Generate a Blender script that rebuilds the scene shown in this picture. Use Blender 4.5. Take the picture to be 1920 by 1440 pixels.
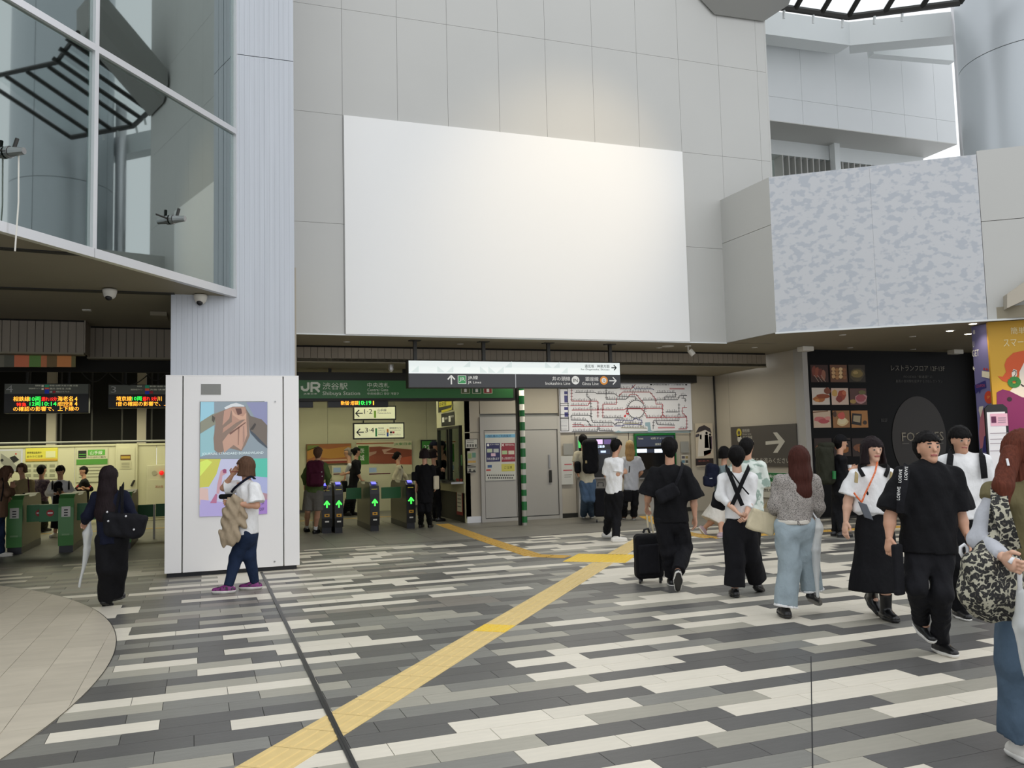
import bpy, bmesh, math, random
import numpy as np
from mathutils import Vector, Matrix
for _o in list(bpy.data.objects): bpy.data.objects.remove(_o)
SC = bpy.context.scene
COL = SC.collection
rnd = random.Random(7)
# ---------------------------------------------------------------- camera (eye 1.6 m above the paving)
CAMH = 1.6
FPX, YAW, PITCH, ROLL = 1598.13, 0.3449865, 0.0767945, -0.0245233
def _rot():
    cy, sy, cp, sp = math.cos(YAW), math.sin(YAW), math.cos(PITCH), math.sin(PITCH)
    F = np.array([sy*cp, cy*cp, sp]); R = np.array([cy, -sy, 0.]); U = np.cross(R, F)
    c, s = math.cos(ROLL), math.sin(ROLL)
    return c*R+s*U, -s*R+c*U, F
CR, CU, CF = _rot()
CC = np.array([0., 0., CAMH])
cam = bpy.data.cameras.new('camera'); camo = bpy.data.objects.new('camera', cam); COL.objects.link(camo)
cam.sensor_width = 36; cam.lens = 36*FPX/1920; cam.clip_end = 200
camo.matrix_world = Matrix(((CR[0], CU[0], -CF[0], 0), (CR[1], CU[1], -CF[1], 0), (CR[2], CU[2], -CF[2], CAMH), (0, 0, 0, 1)))
SC.camera = camo
# ---------------------------------------------------------------- sky, sun, exposure
SC.view_settings.view_transform = 'Standard'; SC.view_settings.look = 'None'
SC.view_settings.gamma = 1; SC.view_settings.use_curve_mapping = False
SC.view_settings.exposure = 0.42
W = bpy.data.worlds.new('overcast_sky'); SC.world = W; W.use_nodes = True
_bg = W.node_tree.nodes['Background']
_bg.inputs[0].default_value = (0.94, 0.965, 1.0, 1); _bg.inputs[1].default_value = 0.97
_s = bpy.data.lights.new('sun', 'SUN'); _s.energy = 0.15; _s.angle = math.radians(60); _s.color = (1, .97, .92)
_so = bpy.data.objects.new('sun', _s); COL.objects.link(_so); _so.rotation_euler = (math.radians(38), math.radians(8), math.radians(20))
def area(name, loc, size, power, color, rot=(0, 0, 0)):
    l = bpy.data.lights.new(name, 'AREA'); l.shape = 'RECTANGLE'; l.size, l.size_y = size; l.energy = power; l.color = color
    o = bpy.data.objects.new(name, l); COL.objects.link(o); o.location = loc; o.rotation_euler = rot; return o
def spot(name, loc, target, power, color, angle, blend=1.0, r=.05):
    l = bpy.data.lights.new(name, 'SPOT'); l.energy = power; l.color = color; l.spot_size = math.radians(angle); l.spot_blend = blend; l.shadow_soft_size = r
    o = bpy.data.objects.new(name, l); COL.objects.link(o); o.location = loc
    o.rotation_euler = (Vector(target)-Vector(loc)).to_track_quat('-Z', 'Y').to_euler(); return o
# fluorescent light of the station hall and spotlights of the atrium
WARMF = (1.0, .97, .66)
area('hall_light_left', (-3.2, 22.7, 2.95), (4.5, 2.4), 100, WARMF)
area('hall_light_right', (3.2, 21, 3.3), (4.0, 4), 430, WARMF)
area('ticket_light', (8.4, 17.0, 3.2), (5, .5), 60, (1, .95, .8))
spot('board_spot', (9.5, 7.0, 11.0), (6.3, 14.25, 6.2), 800, (1, .78, .48), 36)
spot('advert_spot_a', (12.3, 9.8, 3.5), (12.6, 10.2, 1.2), 120, (1, .78, .5), 90)
# ---------------------------------------------------------------- helpers: pixels of the photograph to places in the world
def ray(x, y): return CR*(x-960)/FPX - CU*(y-720)/FPX + CF
def at(x, y, Y):
    d = ray(x, y); return CC + d*(Y/d[1])
def atx(x, y, X):
    d = ray(x, y); return CC + d*(X/d[0])
def fl(x, y, z=0.):
    d = ray(x, y); return CC + d*((z-CAMH)/d[2])
FH = np.array([math.sin(YAW), math.cos(YAW), 0.]); RH = np.array([math.cos(YAW), -math.sin(YAW), 0.]); UP = np.array([0, 0, 1.])
def deep(x, y, D):
    d = ray(x, y); return CC + d*(D/float(d @ FH))
def onplane(x, y, P, n):
    d = ray(x, y); return CC + d*(float((np.array(P, float)-CC) @ n)/float(d @ n))
def proj(p):
    q = np.array(p, float)-CC; z = q @ CF
    return 960+FPX*(q @ CR)/z, 720-FPX*(q @ CU)/z, z
def nrm(v):
    v = np.array(v, float); return v/np.linalg.norm(v)
# ---------------------------------------------------------------- materials
def lin(h):
    if not isinstance(h, str): return tuple(h)
    h = h.lstrip('#'); c = [int(h[i:i+2], 16)/255 for i in (0, 2, 4)]
    return tuple(x/12.92 if x <= .04045 else ((x+.055)/1.055)**2.4 for x in c)
MATS = {}
def mat(name, col, rough=.6, metal=0., var=None, bump=None, emit=0., spec=.5, grain=None, perobj=0., trans=0.):
    """var=(scale, amount[, stretch xyz]) noise on the colour, bump=(scale, strength), grain=(scale, dark hex)"""
    m = bpy.data.materials.new(name); m.use_nodes = True; MATS[name] = m
    nt = m.node_tree; N = nt.nodes; L = nt.links; b = N['Principled BSDF']
    c = lin(col)
    b.inputs['Base Color'].default_value = (*c, 1); b.inputs['Roughness'].default_value = rough; b.inputs['Metallic'].default_value = metal
    b.inputs['Specular IOR Level'].default_value = spec
    if trans: b.inputs['Transmission Weight'].default_value = trans
    if emit:
        b.inputs['Emission Color'].default_value = (*c, 1); b.inputs['Emission Strength'].default_value = emit
    src = None
    def coord(scale, st=None):
        t = N.new('ShaderNodeTexCoord'); mp = N.new('ShaderNodeMapping'); s = st or (1, 1, 1)
        mp.inputs['Scale'].default_value = (scale*s[0], scale*s[1], scale*s[2]); L.new(t.outputs['Object'], mp.inputs[0]); return mp.outputs[0]
    if var:
        n = N.new('ShaderNodeTexNoise'); n.inputs['Scale'].default_value = 1; n.inputs['Detail'].default_value = 4
        L.new(coord(var[0], var[2] if len(var) > 2 else None), n.inputs['Vector'])
        mr = N.new('ShaderNodeMapRange'); mr.inputs[1].default_value = .25; mr.inputs[2].default_value = .75
        mr.inputs[3].default_value = 1-var[1]; mr.inputs[4].default_value = 1+var[1]; L.new(n.outputs[0], mr.inputs[0])
        mx = N.new('ShaderNodeVectorMath'); mx.operation = 'SCALE'; mx.inputs[0].default_value = c; L.new(mr.outputs[0], mx.inputs['Scale']); src = mx.outputs[0]
    if grain:
        n = N.new('ShaderNodeTexNoise'); n.inputs['Scale'].default_value = 1; n.inputs['Detail'].default_value = 2
        L.new(coord(grain[0], grain[2] if len(grain) > 2 else None), n.inputs['Vector'])
        r = N.new('ShaderNodeMapRange'); r.inputs[1].default_value = grain[3] if len(grain) > 3 else .45; r.inputs[2].default_value = (grain[3] if len(grain) > 3 else .45)+.08; L.new(n.outputs[0], r.inputs[0])
        mx = N.new('ShaderNodeMix'); mx.data_type = 'RGBA'; L.new(r.outputs[0], mx.inputs[0])
        if src: L.new(src, mx.inputs[6])
        else: mx.inputs[6].default_value = (*c, 1)
        mx.inputs[7].default_value = (*lin(grain[1]), 1); src = mx.outputs[2]
    if perobj:
        oi = N.new('ShaderNodeObjectInfo'); g = N.new('ShaderNodeNewGeometry'); ad = N.new('ShaderNodeMath'); L.new(oi.outputs['Random'], ad.inputs[0]); L.new(g.outputs['Random Per Island'], ad.inputs[1])
        fr = N.new('ShaderNodeMath'); fr.operation = 'FRACT'; L.new(ad.outputs[0], fr.inputs[0])
        mr = N.new('ShaderNodeMapRange'); mr.inputs[3].default_value = 1-perobj; mr.inputs[4].default_value = 1+perobj; L.new(fr.outputs[0], mr.inputs[0])
        mx = N.new('ShaderNodeVectorMath'); mx.operation = 'SCALE'
        if src: L.new(src, mx.inputs[0])
        else: mx.inputs[0].default_value = c
        L.new(mr.outputs[0], mx.inputs['Scale']); src = mx.outputs[0]
    if src: L.new(src, b.inputs['Base Color'])
    if bump:
        n = N.new('ShaderNodeTexNoise'); n.inputs['Scale'].default_value = 1; n.inputs['Detail'].default_value = 3
        L.new(coord(bump[0], bump[2] if len(bump) > 2 else None), n.inputs['Vector'])
        bp = N.new('ShaderNodeBump'); bp.inputs['Strength'].default_value = bump[1]; bp.inputs['Distance'].default_value = .01
        L.new(n.outputs[0], bp.inputs['Height']); L.new(bp.outputs[0], b.inputs['Normal'])
    return m
def M(name):
    return MATS[name] if isinstance(name, str) else name
def flat(hexcol, emit=0., rough=.55):
    k = 'print_'+hexcol.lstrip('#')+('_lit' if emit else '')
    if k not in MATS: mat(k, hexcol, rough, emit=emit)
    return k
# ---------------------------------------------------------------- objects
ORG = {}
def tag(o, label=None, cat=None, group=None, kind=None):
    if label: o['label'] = label
    if cat: o['category'] = cat
    if group: o['group'] = group
    if kind: o['kind'] = kind
    return o
def thing(name, label, cat, loc, group=None, kind=None):
    o = bpy.data.objects.new(name, None); COL.objects.link(o); o.location = tuple(loc); o.empty_display_size = .1
    ORG[o] = np.array(loc, float); return tag(o, label, cat, group, kind)
BOXF = [(0, 3, 2, 1), (4, 5, 6, 7), (0, 1, 5, 4), (1, 2, 6, 5), (2, 3, 7, 6), (3, 0, 4, 7)]
_fontcache = {}
def textmesh(s):
    if s in _fontcache: return _fontcache[s]
    cu = bpy.data.curves.new('t', 'FONT'); cu.body = s; cu.resolution_u = 2; cu.size = 1
    o = bpy.data.objects.new('t', cu); COL.objects.link(o)
    dg = bpy.context.evaluated_depsgraph_get(); me = bpy.data.meshes.new_from_object(o.evaluated_get(dg))
    v = np.empty(len(me.vertices)*3); me.vertices.foreach_get('co', v); v = v.reshape(-1, 3)
    f = [tuple(p.vertices) for p in me.polygons]
    bpy.data.objects.remove(o); bpy.data.curves.remove(cu); bpy.data.meshes.remove(me)
    _fontcache[s] = (v, f); return v, f
class MB:
    def __init__(s): s.v = []; s.f = []; s.m = []; s.names = []; s.cur = 0
    def use(s, name):
        if name not in s.names: s.names.append(name)
        s.cur = s.names.index(name); return s
    def add(s, vs, fs):
        b = len(s.v); s.v.extend([tuple(map(float, p)) for p in vs]); s.f.extend([tuple(i+b for i in f) for f in fs]); s.m.extend([s.cur]*len(fs)); return s
    def box(s, x0, x1, y0, y1, z0, z1):
        return s.add([(x0, y0, z0), (x1, y0, z0), (x1, y1, z0), (x0, y1, z0), (x0, y0, z1), (x1, y0, z1), (x1, y1, z1), (x0, y1, z1)], BOXF)
    def obox(s, c, a, b, n, ha, hb, hn):
        c, a, b, n = map(np.array, (c, a, b, n)); P = []
        for k in (-1, 1):
            for i, j in ((-1, -1), (1, -1), (1, 1), (-1, 1)): P.append(c+a*ha*i+b*hb*j+n*hn*k)
        return s.add(P, BOXF)
    def prism(s, pts, vec):
        pts = [np.array(p, float) for p in pts]; n = len(pts); v = np.array(vec, float)
        return s.add(pts+[p+v for p in pts], [tuple(range(n-1, -1, -1)), tuple(range(n, 2*n))]+[(i, (i+1) % n, n+(i+1) % n, n+i) for i in range(n)])
    def poly(s, pts): return s.add(pts, [tuple(range(len(pts)))])
    def tube(s, pts, r, n=8, cap=True):
        pts = [np.array(p, float) for p in pts]; rs = r if isinstance(r, (list, tuple)) else [r]*len(pts); V = []; F = []
        prev = None
        for i, p in enumerate(pts):
            t = nrm(pts[min(i+1, len(pts)-1)]-pts[max(i-1, 0)])
            a = prev if prev is not None else (np.array([1., 0, 0]) if abs(t[0]) < .8 else np.array([0, 1., 0]))
            a = nrm(a-t*(a @ t)); b = np.cross(t, a); prev = a
            for k in range(n):
                w = 2*math.pi*k/n; V.append(p+rs[i]*(math.cos(w)*a+math.sin(w)*b))
        for i in range(len(pts)-1):
            for k in range(n): F.append((i*n+k, i*n+(k+1) % n, (i+1)*n+(k+1) % n, (i+1)*n+k))
        if cap: F.append(tuple(range(n-1, -1, -1))); F.append(tuple(range((len(pts)-1)*n, len(pts)*n)))
        return s.add(V, F)
    def ribbon(s, pts, w, n, th=0.):
        """flat band along pts lying in the plane of normal n"""
        pts = [np.array(p, float) for p in pts]; n = nrm(n)
        for i_, (a, b) in enumerate(zip(pts[:-1], pts[1:])):
            a = a+n*.0004*(i_ % 3); b = b+n*.0004*(i_ % 3); t = b-a
            if np.linalg.norm(t) < 1e-6: continue
            t = nrm(t); c = np.cross(n, t)*w/2; e = t*w*.25
            q = [a-c-e, b-c+e, b+c+e, a+c-e]
            if th: s.prism(q, n*th)
            else: s.poly(q)
        return s
    def text(s, t, o, r, u, w=None, h=None, size=None, lift=0.):
        """lettering fitted in a box w by h at lower-left corner o, along r and u"""
        v, f = textmesh(t)
        if not len(v): return s
        r = nrm(r); u = nrm(u); n = np.cross(r, u); lo = v.min(0); hi = v.max(0)
        if size: sx = sy = size; x0 = 0; y0 = 0
        else:
            sy = h/(hi[1]-lo[1]) if h else w/(hi[0]-lo[0]); sx = w/(hi[0]-lo[0]) if w else sy; x0, y0 = lo[0], lo[1]
        P = np.array(o)+np.outer((v[:, 0]-x0)*sx, r)+np.outer((v[:, 1]-y0)*sy, u)+n*lift
        return s.add(P, f)
    def sphere(s, c, r, n=10, k=6, sq=(1, 1, 1)):
        V = [(c[0], c[1], c[2]+r*sq[2])]; F = []
        for i in range(1, k):
            ph = math.pi*i/k
            for j in range(n):
                w = 2*math.pi*j/n; V.append((c[0]+r*sq[0]*math.sin(ph)*math.cos(w), c[1]+r*sq[1]*math.sin(ph)*math.sin(w), c[2]+r*sq[2]*math.cos(ph)))
        V.append((c[0], c[1], c[2]-r*sq[2])); L = len(V)-1
        for j in range(n): F.append((0, 1+j, 1+(j+1) % n)); F.append((L, L-n+(j+1) % n, L-n+j))
        for i in range(k-2):
            for j in range(n): F.append((1+i*n+j, 1+(i+1)*n+j, 1+(i+1)*n+(j+1) % n, 1+i*n+(j+1) % n))
        return s.add(V, F)
    def mesh(s, name, org=(0, 0, 0)):
        me = bpy.data.meshes.new(name); o = np.array(org, float)
        me.from_pydata([tuple(np.array(p)-o) for p in s.v], [], s.f)
        for n in s.names: me.materials.append(M(n))
        if len(s.names) > 1: me.polygons.foreach_set('material_index', s.m)
        me.update(); return me
    def build(s, name, parent=None, label=None, smooth=False, org=None, bevel=0., recalc=True, **kw):
        og = ORG.get(parent, np.zeros(3)) if parent is not None else (np.array(org, float) if org is not None else np.zeros(3))
        me = s.mesh(name, og); o = bpy.data.objects.new(name, me); COL.objects.link(o)
        if recalc:
            bm = bmesh.new(); bm.from_mesh(me); bmesh.ops.recalc_face_normals(bm, faces=bm.faces); bm.to_mesh(me); bm.free()
        if smooth:
            for p in me.polygons: p.use_smooth = True
        if parent is not None: o.parent = parent
        else: o.location = tuple(og)
        ORG[o] = og
        if bevel:
            b = o.modifiers.new('bevel', 'BEVEL'); b.width = bevel; b.segments = 2; b.limit_method = 'ANGLE'
        tag(o, label, kw.get('cat'), kw.get('group'), kw.get('kind')); return o
def mb(m=None):
    x = MB()
    if m: x.use(m)
    return x
def shared(me, name, parent, loc, rotz=0.):
    """an object that shares the mesh me, placed at world loc under parent"""
    o = bpy.data.objects.new(name, me); COL.objects.link(o); o.parent = parent; o.location = tuple(np.array(loc, float)-ORG.get(parent, np.zeros(3)))
    if rotz: o.rotation_euler = (0, 0, rotz)
    return o
def copytree(o, loc, label=None):
    r = o.copy(); COL.objects.link(r); r.location = tuple(loc); ORG[r] = np.array(loc, float)
    if label: r['label'] = label
    for ch in list(o.children):
        c = ch.copy(); COL.objects.link(c); c.parent = r
        for g in list(ch.children):
            d = g.copy(); COL.objects.link(d); d.parent = c
    return r
EX = np.array([1., 0, 0]); EY = np.array([0, 1., 0]); EZ = UP
# rows of planks read off the photograph: (row, joint offset cm, first column, tones...) 1 white 2 light 3 dark 0 not read
PLANKS = [(-4,14,4,2,3,3), (-3,54,4,2,2), (-2,34,2,1,0,0,3,3), (-1,14,2,3,3,2,2,1,1), (0,34,2,1,1,3,3,2,2), (1,54,0,2,2,3,3,1,1),
    (2,34,1,1,1,2,2,1,1), (3,14,0,3,3,1,1,0,0,3,3,1,1), (4,34,2,3,3,1,1,2,2), (5,54,-1,3,0,0,0,1,1,0,0,3), (6,14,2,2,2,3,3,0,2,3),
    (7,34,-2,1,3,3,0,0,1,1,0,0,1,1), (8,14,-2,3,0,0,0,3,3,1,1,2,2), (9,34,-2,2,0,0,0,0,0,0,0,3,3,2), (10,14,-2,1,1,0,3,0,3,1,1,3,3,1,1),
    (11,34,-2,3,2,2,0,0,0,0,2,2), (12,34,-2,3,3,0,0,0,0,3,3,1,1), (13,54,-1,1,1,3,0,2,0,2,0,0,0,1), (14,34,-2,2,2,0,0,3,0,0,3,1,1),
    (15,54,-2,1,3,1,1,0,0,1,2), (16,14,0,1,1,3,0,0,0,3,3,1,1), (17,54,-2,2,0,0,3,0,0,0,2,2), (18,34,-2,3,3,2,0,0,0,0,0,1,1),
    (19,14,0,1,0,0,0,0,3,0,0,0,0,1,1), (20,54,-2,3,3,1,0,0,3,0,0,0,3), (21,34,-2,1,1,0,0,0,0,0,0,0,0,1,1), (22,54,-2,3,0,0,0,0,0,0,0,0,2,0,0,0,1),
    (23,54,-1,2,3), (24,34,-2,2,0,0,1,1,0,0,0,0,1,1,0,0,0,1), (25,54,0,3,0,0,1,1), (26,14,-2,3,2,2,1,1,0,0,0,0,0,0,1), (27,34,2,1,1,0,0,2),
    (29,54,-3,1,3,3,1,1,0,0,0,0,0,1,0,1), (30,34,-1,1,1,0,0,1,1), (31,54,1,1,1), (32,14,6,2,0,0,1,1), (33,54,0,1,1,3,3,1,1), (34,34,-2,1,1),
    (35,14,1,1,1), (36,54,3,1,1), (37,14,-1,2,1,1), (39,14,5,1,1,0,0,0,0,0,1), (40,54,1,1,1,0,0,1,0,0,2), (42,54,2,1,1,0,0,0,0,0,0,0,0,0,1),
    (44,14,3,1), (46,14,4,1), (49,54,10,1), (53,14,10,1,1,1)]
# ================================================================ materials of the setting
mat('grout', '#3c3a36', .9)
for nm, c, v in (('plank_white', '#ddd6c6', .05), ('plank_light', '#a39f92', .07), ('plank_mid', '#7d7c76', .09), ('plank_dark', '#5c5b59', .09), ('plank_warm', '#837d75', .08)):
    mat(nm, c, .42, var=(5, v, (1, 6, 1)), perobj=.06, bump=(60, .08))
mat('slab_disc', '#bcb3a2', .5, var=(3, .08, (1, 3, 1)), perobj=.05)
mat('slab_grey', '#7a776f', .5, var=(2.5, .10), perobj=.05)
mat('tactile', '#dcc182', .55, perobj=.03, var=(8, .05)); mat('tactile_bright', '#f0cc48', .5); mat('tactile_orange', '#c99f45', .55, perobj=.04)
mat('black_metal', '#24252a', .35, metal=.3); mat('seam_metal', '#3a3b3d', .35, metal=.6)
mat('wall_panel', '#b8b8b4', .5, var=(.8, .02)); mat('wall_core', '#8c8c88', .8)
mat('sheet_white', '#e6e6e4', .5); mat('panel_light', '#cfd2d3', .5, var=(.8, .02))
mat('ribbed_panel', '#b3b7bd', .38, metal=.35, var=(3, .05, (6, 1, .15)), bump=(30, .15, (3, 1, .02)))
mat('box_white', '#f0eeec', .45, spec=.4); mat('soffit', '#8d8571', .6, var=(1, .05)); mat('soffit_dark', '#3a3630', .6)
mat('cladding', '#8b8172', .5, perobj=.05); mat('beige_wall', '#b0a899', .6, var=(1.2, .03)); mat('door_grey', '#a8a5a0', .5)
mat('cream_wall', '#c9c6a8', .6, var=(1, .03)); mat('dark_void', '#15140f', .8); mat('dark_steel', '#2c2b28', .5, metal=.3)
mat('silver', '#d8d8da', .3, metal=.5); mat('steel', '#9c9c9c', .3, metal=.9); mat('white_beam', '#d6dada', .5, var=(1, .02))
mat('pillar_metal', '#b9bfc3', .3, metal=.25); mat('mottled', '#c0c2c5', .6, grain=(7, '#aeb3ba', (1, 1, 1.5), .5))
mat('greenish', '#a3b0aa', .6); mat('greenish_dark', '#55625d', .6); mat('greenish_light', '#b5c0bb', .6)
mat('ink', '#18181a', .6); mat('white_print', '#f2f2ee', .5); mat('plastic_white', '#d8d5cc', .4); mat('plastic_black', '#141416', .35); mat('black_wall', '#070708', .5, spec=.15)
mat('lamp_glow', '#fff1d0', emit=9.); mat('tube_glow', '#fff6d8', emit=7.)
mat('screen_glass', '#0c0e12', .12)
def glass(name, tint, refl, rough=.02):
    m = bpy.data.materials.new(name); m.use_nodes = True; MATS[name] = m; nt = m.node_tree; N = nt.nodes; L = nt.links
    N.remove(N['Principled BSDF']); g = N.new('ShaderNodeBsdfGlossy'); g.inputs['Roughness'].default_value = rough; g.inputs['Color'].default_value = (.86, .97, .95, 1)
    t = N.new('ShaderNodeBsdfTransparent'); t.inputs[0].default_value = (*tint, 1); mx = N.new('ShaderNodeMixShader')
    f = N.new('ShaderNodeFresnel'); f.inputs[0].default_value = 1.5; a = N.new('ShaderNodeMath'); a.operation = 'ADD'; a.inputs[1].default_value = refl; a.use_clamp = True
    L.new(f.outputs[0], a.inputs[0]); L.new(a.outputs[0], mx.inputs[0]); L.new(t.outputs[0], mx.inputs[1]); L.new(g.outputs[0], mx.inputs[2]); L.new(mx.outputs[0], N['Material Output'].inputs[0])
glass('glazing', (.66, .78, .74), .30); glass('booth_glass', (.85, .9, .88), .03)
glass('roof_glass', (.92, .95, .95), .02)
# ================================================================ floor
flo = thing('floor', 'paved concourse floor of long grey and white planks', None, (0, 0, 0), kind='structure')
mb('grout').box(-14, 24, -3, 30, -.06, -.004).build('mortar_bed', flo)
TI, SP, Y0, PL = .014, .2024, 4.2306, .602
DC, DR = (-8.919, 7.690), 8.207
cs, sn = math.cos(TI), math.sin(TI)
def pw(x, v): # plank frame -> world (rows run very slightly askew to the wall)
    return np.array([3+(x-3)*cs-(v-0)*0*sn, v+(x-3)*TI, 0.])
pat = {}
for e in PLANKS: pat[e[0]] = (e[1], e[2], ['.WLD'[k] for k in e[3:]])
rp = random.Random(11); cand = []
for r in range(-14, 53):
    o, lo, s = pat.get(r, (None, 0, ''))
    if o is None: o = rp.choice((14, 34, 54))
    o = o/100
    for i in range(-9, 34):
        x0 = o+i*PL; xc = x0+PL/2; vc = Y0+(r+.5)*SP; c = pw(xc, vc)
        rr = rp.random(); rr2 = rp.random()
        if c[1] > 14.88 or c[0] < -5 or c[0] > 17: continue
        if math.hypot(c[0]-DC[0], c[1]-DC[1]) < DR-.45: continue
        px_, py_, z = proj(c)
        if z < .5 or px_ < -700 or px_ > 3000 or py_ > 2300: continue
        t = s[i-lo] if 0 <= i-lo < len(s) else '.'
        if t == '.':
            wp = .16 if c[1] < 8.5 else .26
            if c[0] > 4.6 and c[1] > 6.5: wp = .36
            if 0 <= r < 40 and .8 < c[0] < 4.4: wp = .02 if r < 30 else .15
            t = 'W' if rr < wp else ('D' if rr2 < .38 else ('L' if rr2 < .5 else ('N' if c[1] > 8.5 and c[0] < 3 and rr2 < .8 else 'M')))
        cand.append((-(SP*PL*FPX*FPX*1.6/z**3)*(1 if -60 < px_ < 1980 and py_ < 1480 else .001), c, t))
cand.sort(key=lambda q: q[0])
TN = {'W': 'plank_white', 'L': 'plank_light', 'M': 'plank_mid', 'D': 'plank_dark', 'N': 'plank_warm'}
pm = {k: mb(n).box(-PL/2+.002, PL/2-.002, -SP/2+.0017, SP/2-.0017, -.02, 0).mesh('plank') for k, n in TN.items()}
for a, c, t in cand[:300]: shared(pm[t], 'plank', flo, c, TI)
rest = MB()
for a, c, t in cand[300:]:
    rest.use(TN[t]); ex = np.array([cs, sn, 0]); ey = np.array([-sn, cs, 0]); rest.obox(c-EZ*.01, ex, ey, EZ, PL/2-.002, SP/2-.0017, .01)
rest.build('distant_planks', flo, kind='stuff')
# pale round paving at the left: slabs clipped to the circle
def clipdisc(poly):
    out = []; n = len(poly); ins = [math.hypot(p[0]-DC[0], p[1]-DC[1]) < DR for p in poly]
    if all(ins): return poly
    if not any(ins): return None
    for i in range(n):
        p, q = np.array(poly[i], float), np.array(poly[(i+1) % n], float)
        if ins[i]: out.append(tuple(p))
        if ins[i] != ins[(i+1) % n]:
            lo, hi = (0., 1.)
            for _ in range(20):
                m = (lo+hi)/2; w = p+(q-p)*m
                if (math.hypot(w[0]-DC[0], w[1]-DC[1]) < DR) == ins[i]: lo = m
                else: hi = m
            out.append(tuple(p+(q-p)*lo))
    # follow the curve: insert midpoint on the arc between the two crossings
    res = []
    for i in range(len(out)):
        p, q = out[i], out[(i+1) % len(out)]; res.append(p)
        dp, dq = [abs(math.hypot(w[0]-DC[0], w[1]-DC[1])-DR) < 1e-3 for w in (p, q)]
        if dp and dq and math.hypot(p[0]-q[0], p[1]-q[1]) > .02:
            for k in (.25, .5, .75):
                m = np.array(p)*(1-k)+np.array(q)*k-np.array(DC); m = m/np.linalg.norm(m)*DR+np.array(DC); res.append(tuple(m))
    return res
for i in range(-11, 3):
    xa = -.837+.3025*(i-1); xb = xa+.3025
    for j in range(0, 20):
        ya = 3.0+.585*j-.12*((i) % 2)*0; yb = ya+.585
        if (xa+xb)/2 < -4.2: continue
        pts = clipdisc([(xa+.002, ya+.0015), (xb-.002, ya+.0015), (xb-.002, yb-.0015), (xa+.002, yb-.0015)])
        if not pts or len(pts) < 3: continue
        c = np.mean(np.array(pts), 0); X, Y, z = proj((c[0], c[1], 0))
        if z < 1 or X < -200 or Y > 1700: continue
        mb('slab_disc').prism([(p[0], p[1], -.02) for p in pts], (0, 0, .024)).build('pale_slab', flo)
rim = mb('seam_metal')
rim.ribbon([(DC[0]+DR*math.cos(a), DC[1]+DR*math.sin(a), .0045) for a in np.linspace(-.75, .75, 60)], .006, EZ)
rim.build('curved_edge_joint', flo)
# grey slabs of the station threshold (beyond the planks)
for i in range(-6, 18):
    for j in range(0, 11):
        xa, ya = -4.2+i*.9*1.0, 14.9+j*.9; X, Y, z = proj((xa+.45, ya+.45, 0))
        if X < -150 or X > 1750: continue
        mb('slab_grey').box(xa+.0025, xa+.8975, ya+.0025, ya+.8975, -.02, 0).build('paving_slab', flo)
mb('plank_warm').box(-5, 12, 14.88, 14.9, -.01, .003).build('threshold_strip', flo)
# metal expansion seams
m_ = mb('seam_metal').box(.699, .733, 2.5, 12.36, -.01, .009); m_.use('black_metal').box(.713, .717, 2.5, 12.36, 0, .0105); m_.build('expansion_seam', flo)
mb('ink').ribbon([(4.265, 5.399, .001), (2.816, 3.595, .001), (2.2, 2.83, .001)], .006, EZ, .001).build('fine_joint', flo)
# tactile guide path: separate ribbed tiles
def tacttile(name, m, n=4, L=.3, dots=False):
    x = mb(m).box(-.149, .149, -L/2+.001, L/2-.001, -.006, .0025)
    if dots:
        for i in range(5):
            for j in range(5): x.obox((-.12+i*.06, -.12+j*.06, .004), EX, EY, EZ, .011, .011, .002)
    else:
        for i in range(n):
            cx = -.1125+i*.075; x.prism([(cx-.013, -L/2+.018, .0025), (cx+.013, -L/2+.018, .0025), (cx+.008, -L/2+.022, .0075), (cx-.008, -L/2+.022, .0075)], (0, L-.04, 0))
    return x.mesh(name)
TT = tacttile('tactile_tile', 'tactile'); TO = tacttile('tactile_tile', 'tactile_orange'); TB = tacttile('warning_tile', 'tactile_bright', dots=True); TOB = tacttile('warning_tile', 'tactile_orange', dots=True)
def path(name, label, pts, step, me, special=(), w=.3, kind_me=None):
    t = thing(name, label, 'guide path', (pts[0][0], pts[0][1], 0), kind=None)
    k = 0
    for a, b in zip(pts[:-1], pts[1:]):
        a = np.array([*a, 0.]); b = np.array([*b, 0.]); d = nrm(b-a); L = np.linalg.norm(b-a); n = max(1, round(L/step)); rz = math.atan2(-d[0], d[1])
        for i in range(n):
            c = a+d*(i+.5)*L/n; X, Y, z = proj(c)
            if math.hypot(c[0]-5.39, c[1]-11.37) < .46: k += 1; continue
            sp_ = k in special
            shared(kind_me if (sp_ and kind_me) else me, 'tactile_tile' if not sp_ else 'warning_tile', t, c+EZ*(.0012 if sp_ else .0), rz); k += 1
    return t
a0 = (np.array([.158, 4.789])+np.array([.399, 4.596]))/2; a1 = (np.array([6.957, 13.361])+np.array([7.19, 13.18]))/2
dd = (a1-a0)/np.linalg.norm(a1-a0); s0 = a0-dd*.307*3
path('tactile_path', 'cream ribbed tactile guide path running diagonally across the striped paving', [tuple(s0), tuple(a1)], .307, TT, special=(14,), kind_me=TB)
path('tactile_path', 'ochre tactile guide path leading from the ticket gates towards the junction', [(4.9, 18.4), (4.72, 14.6), (4.65, 12.15), (5.2, 11.55)], .3, TO, special=(0, 13), kind_me=TOB)
path('tactile_path', 'ochre tactile guide path leading from the ticket machines past the walkers at right', [(9.5, 17.6), (8.3, 14.2), (8.2, 12.85), (10.8, 12.7), (13.5, 12.5)], .3, TO)
jt = thing('warning_tiles', 'bright yellow block of warning tiles where the tactile paths meet', 'tiles', (5.39, 11.37, 0))
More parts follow.
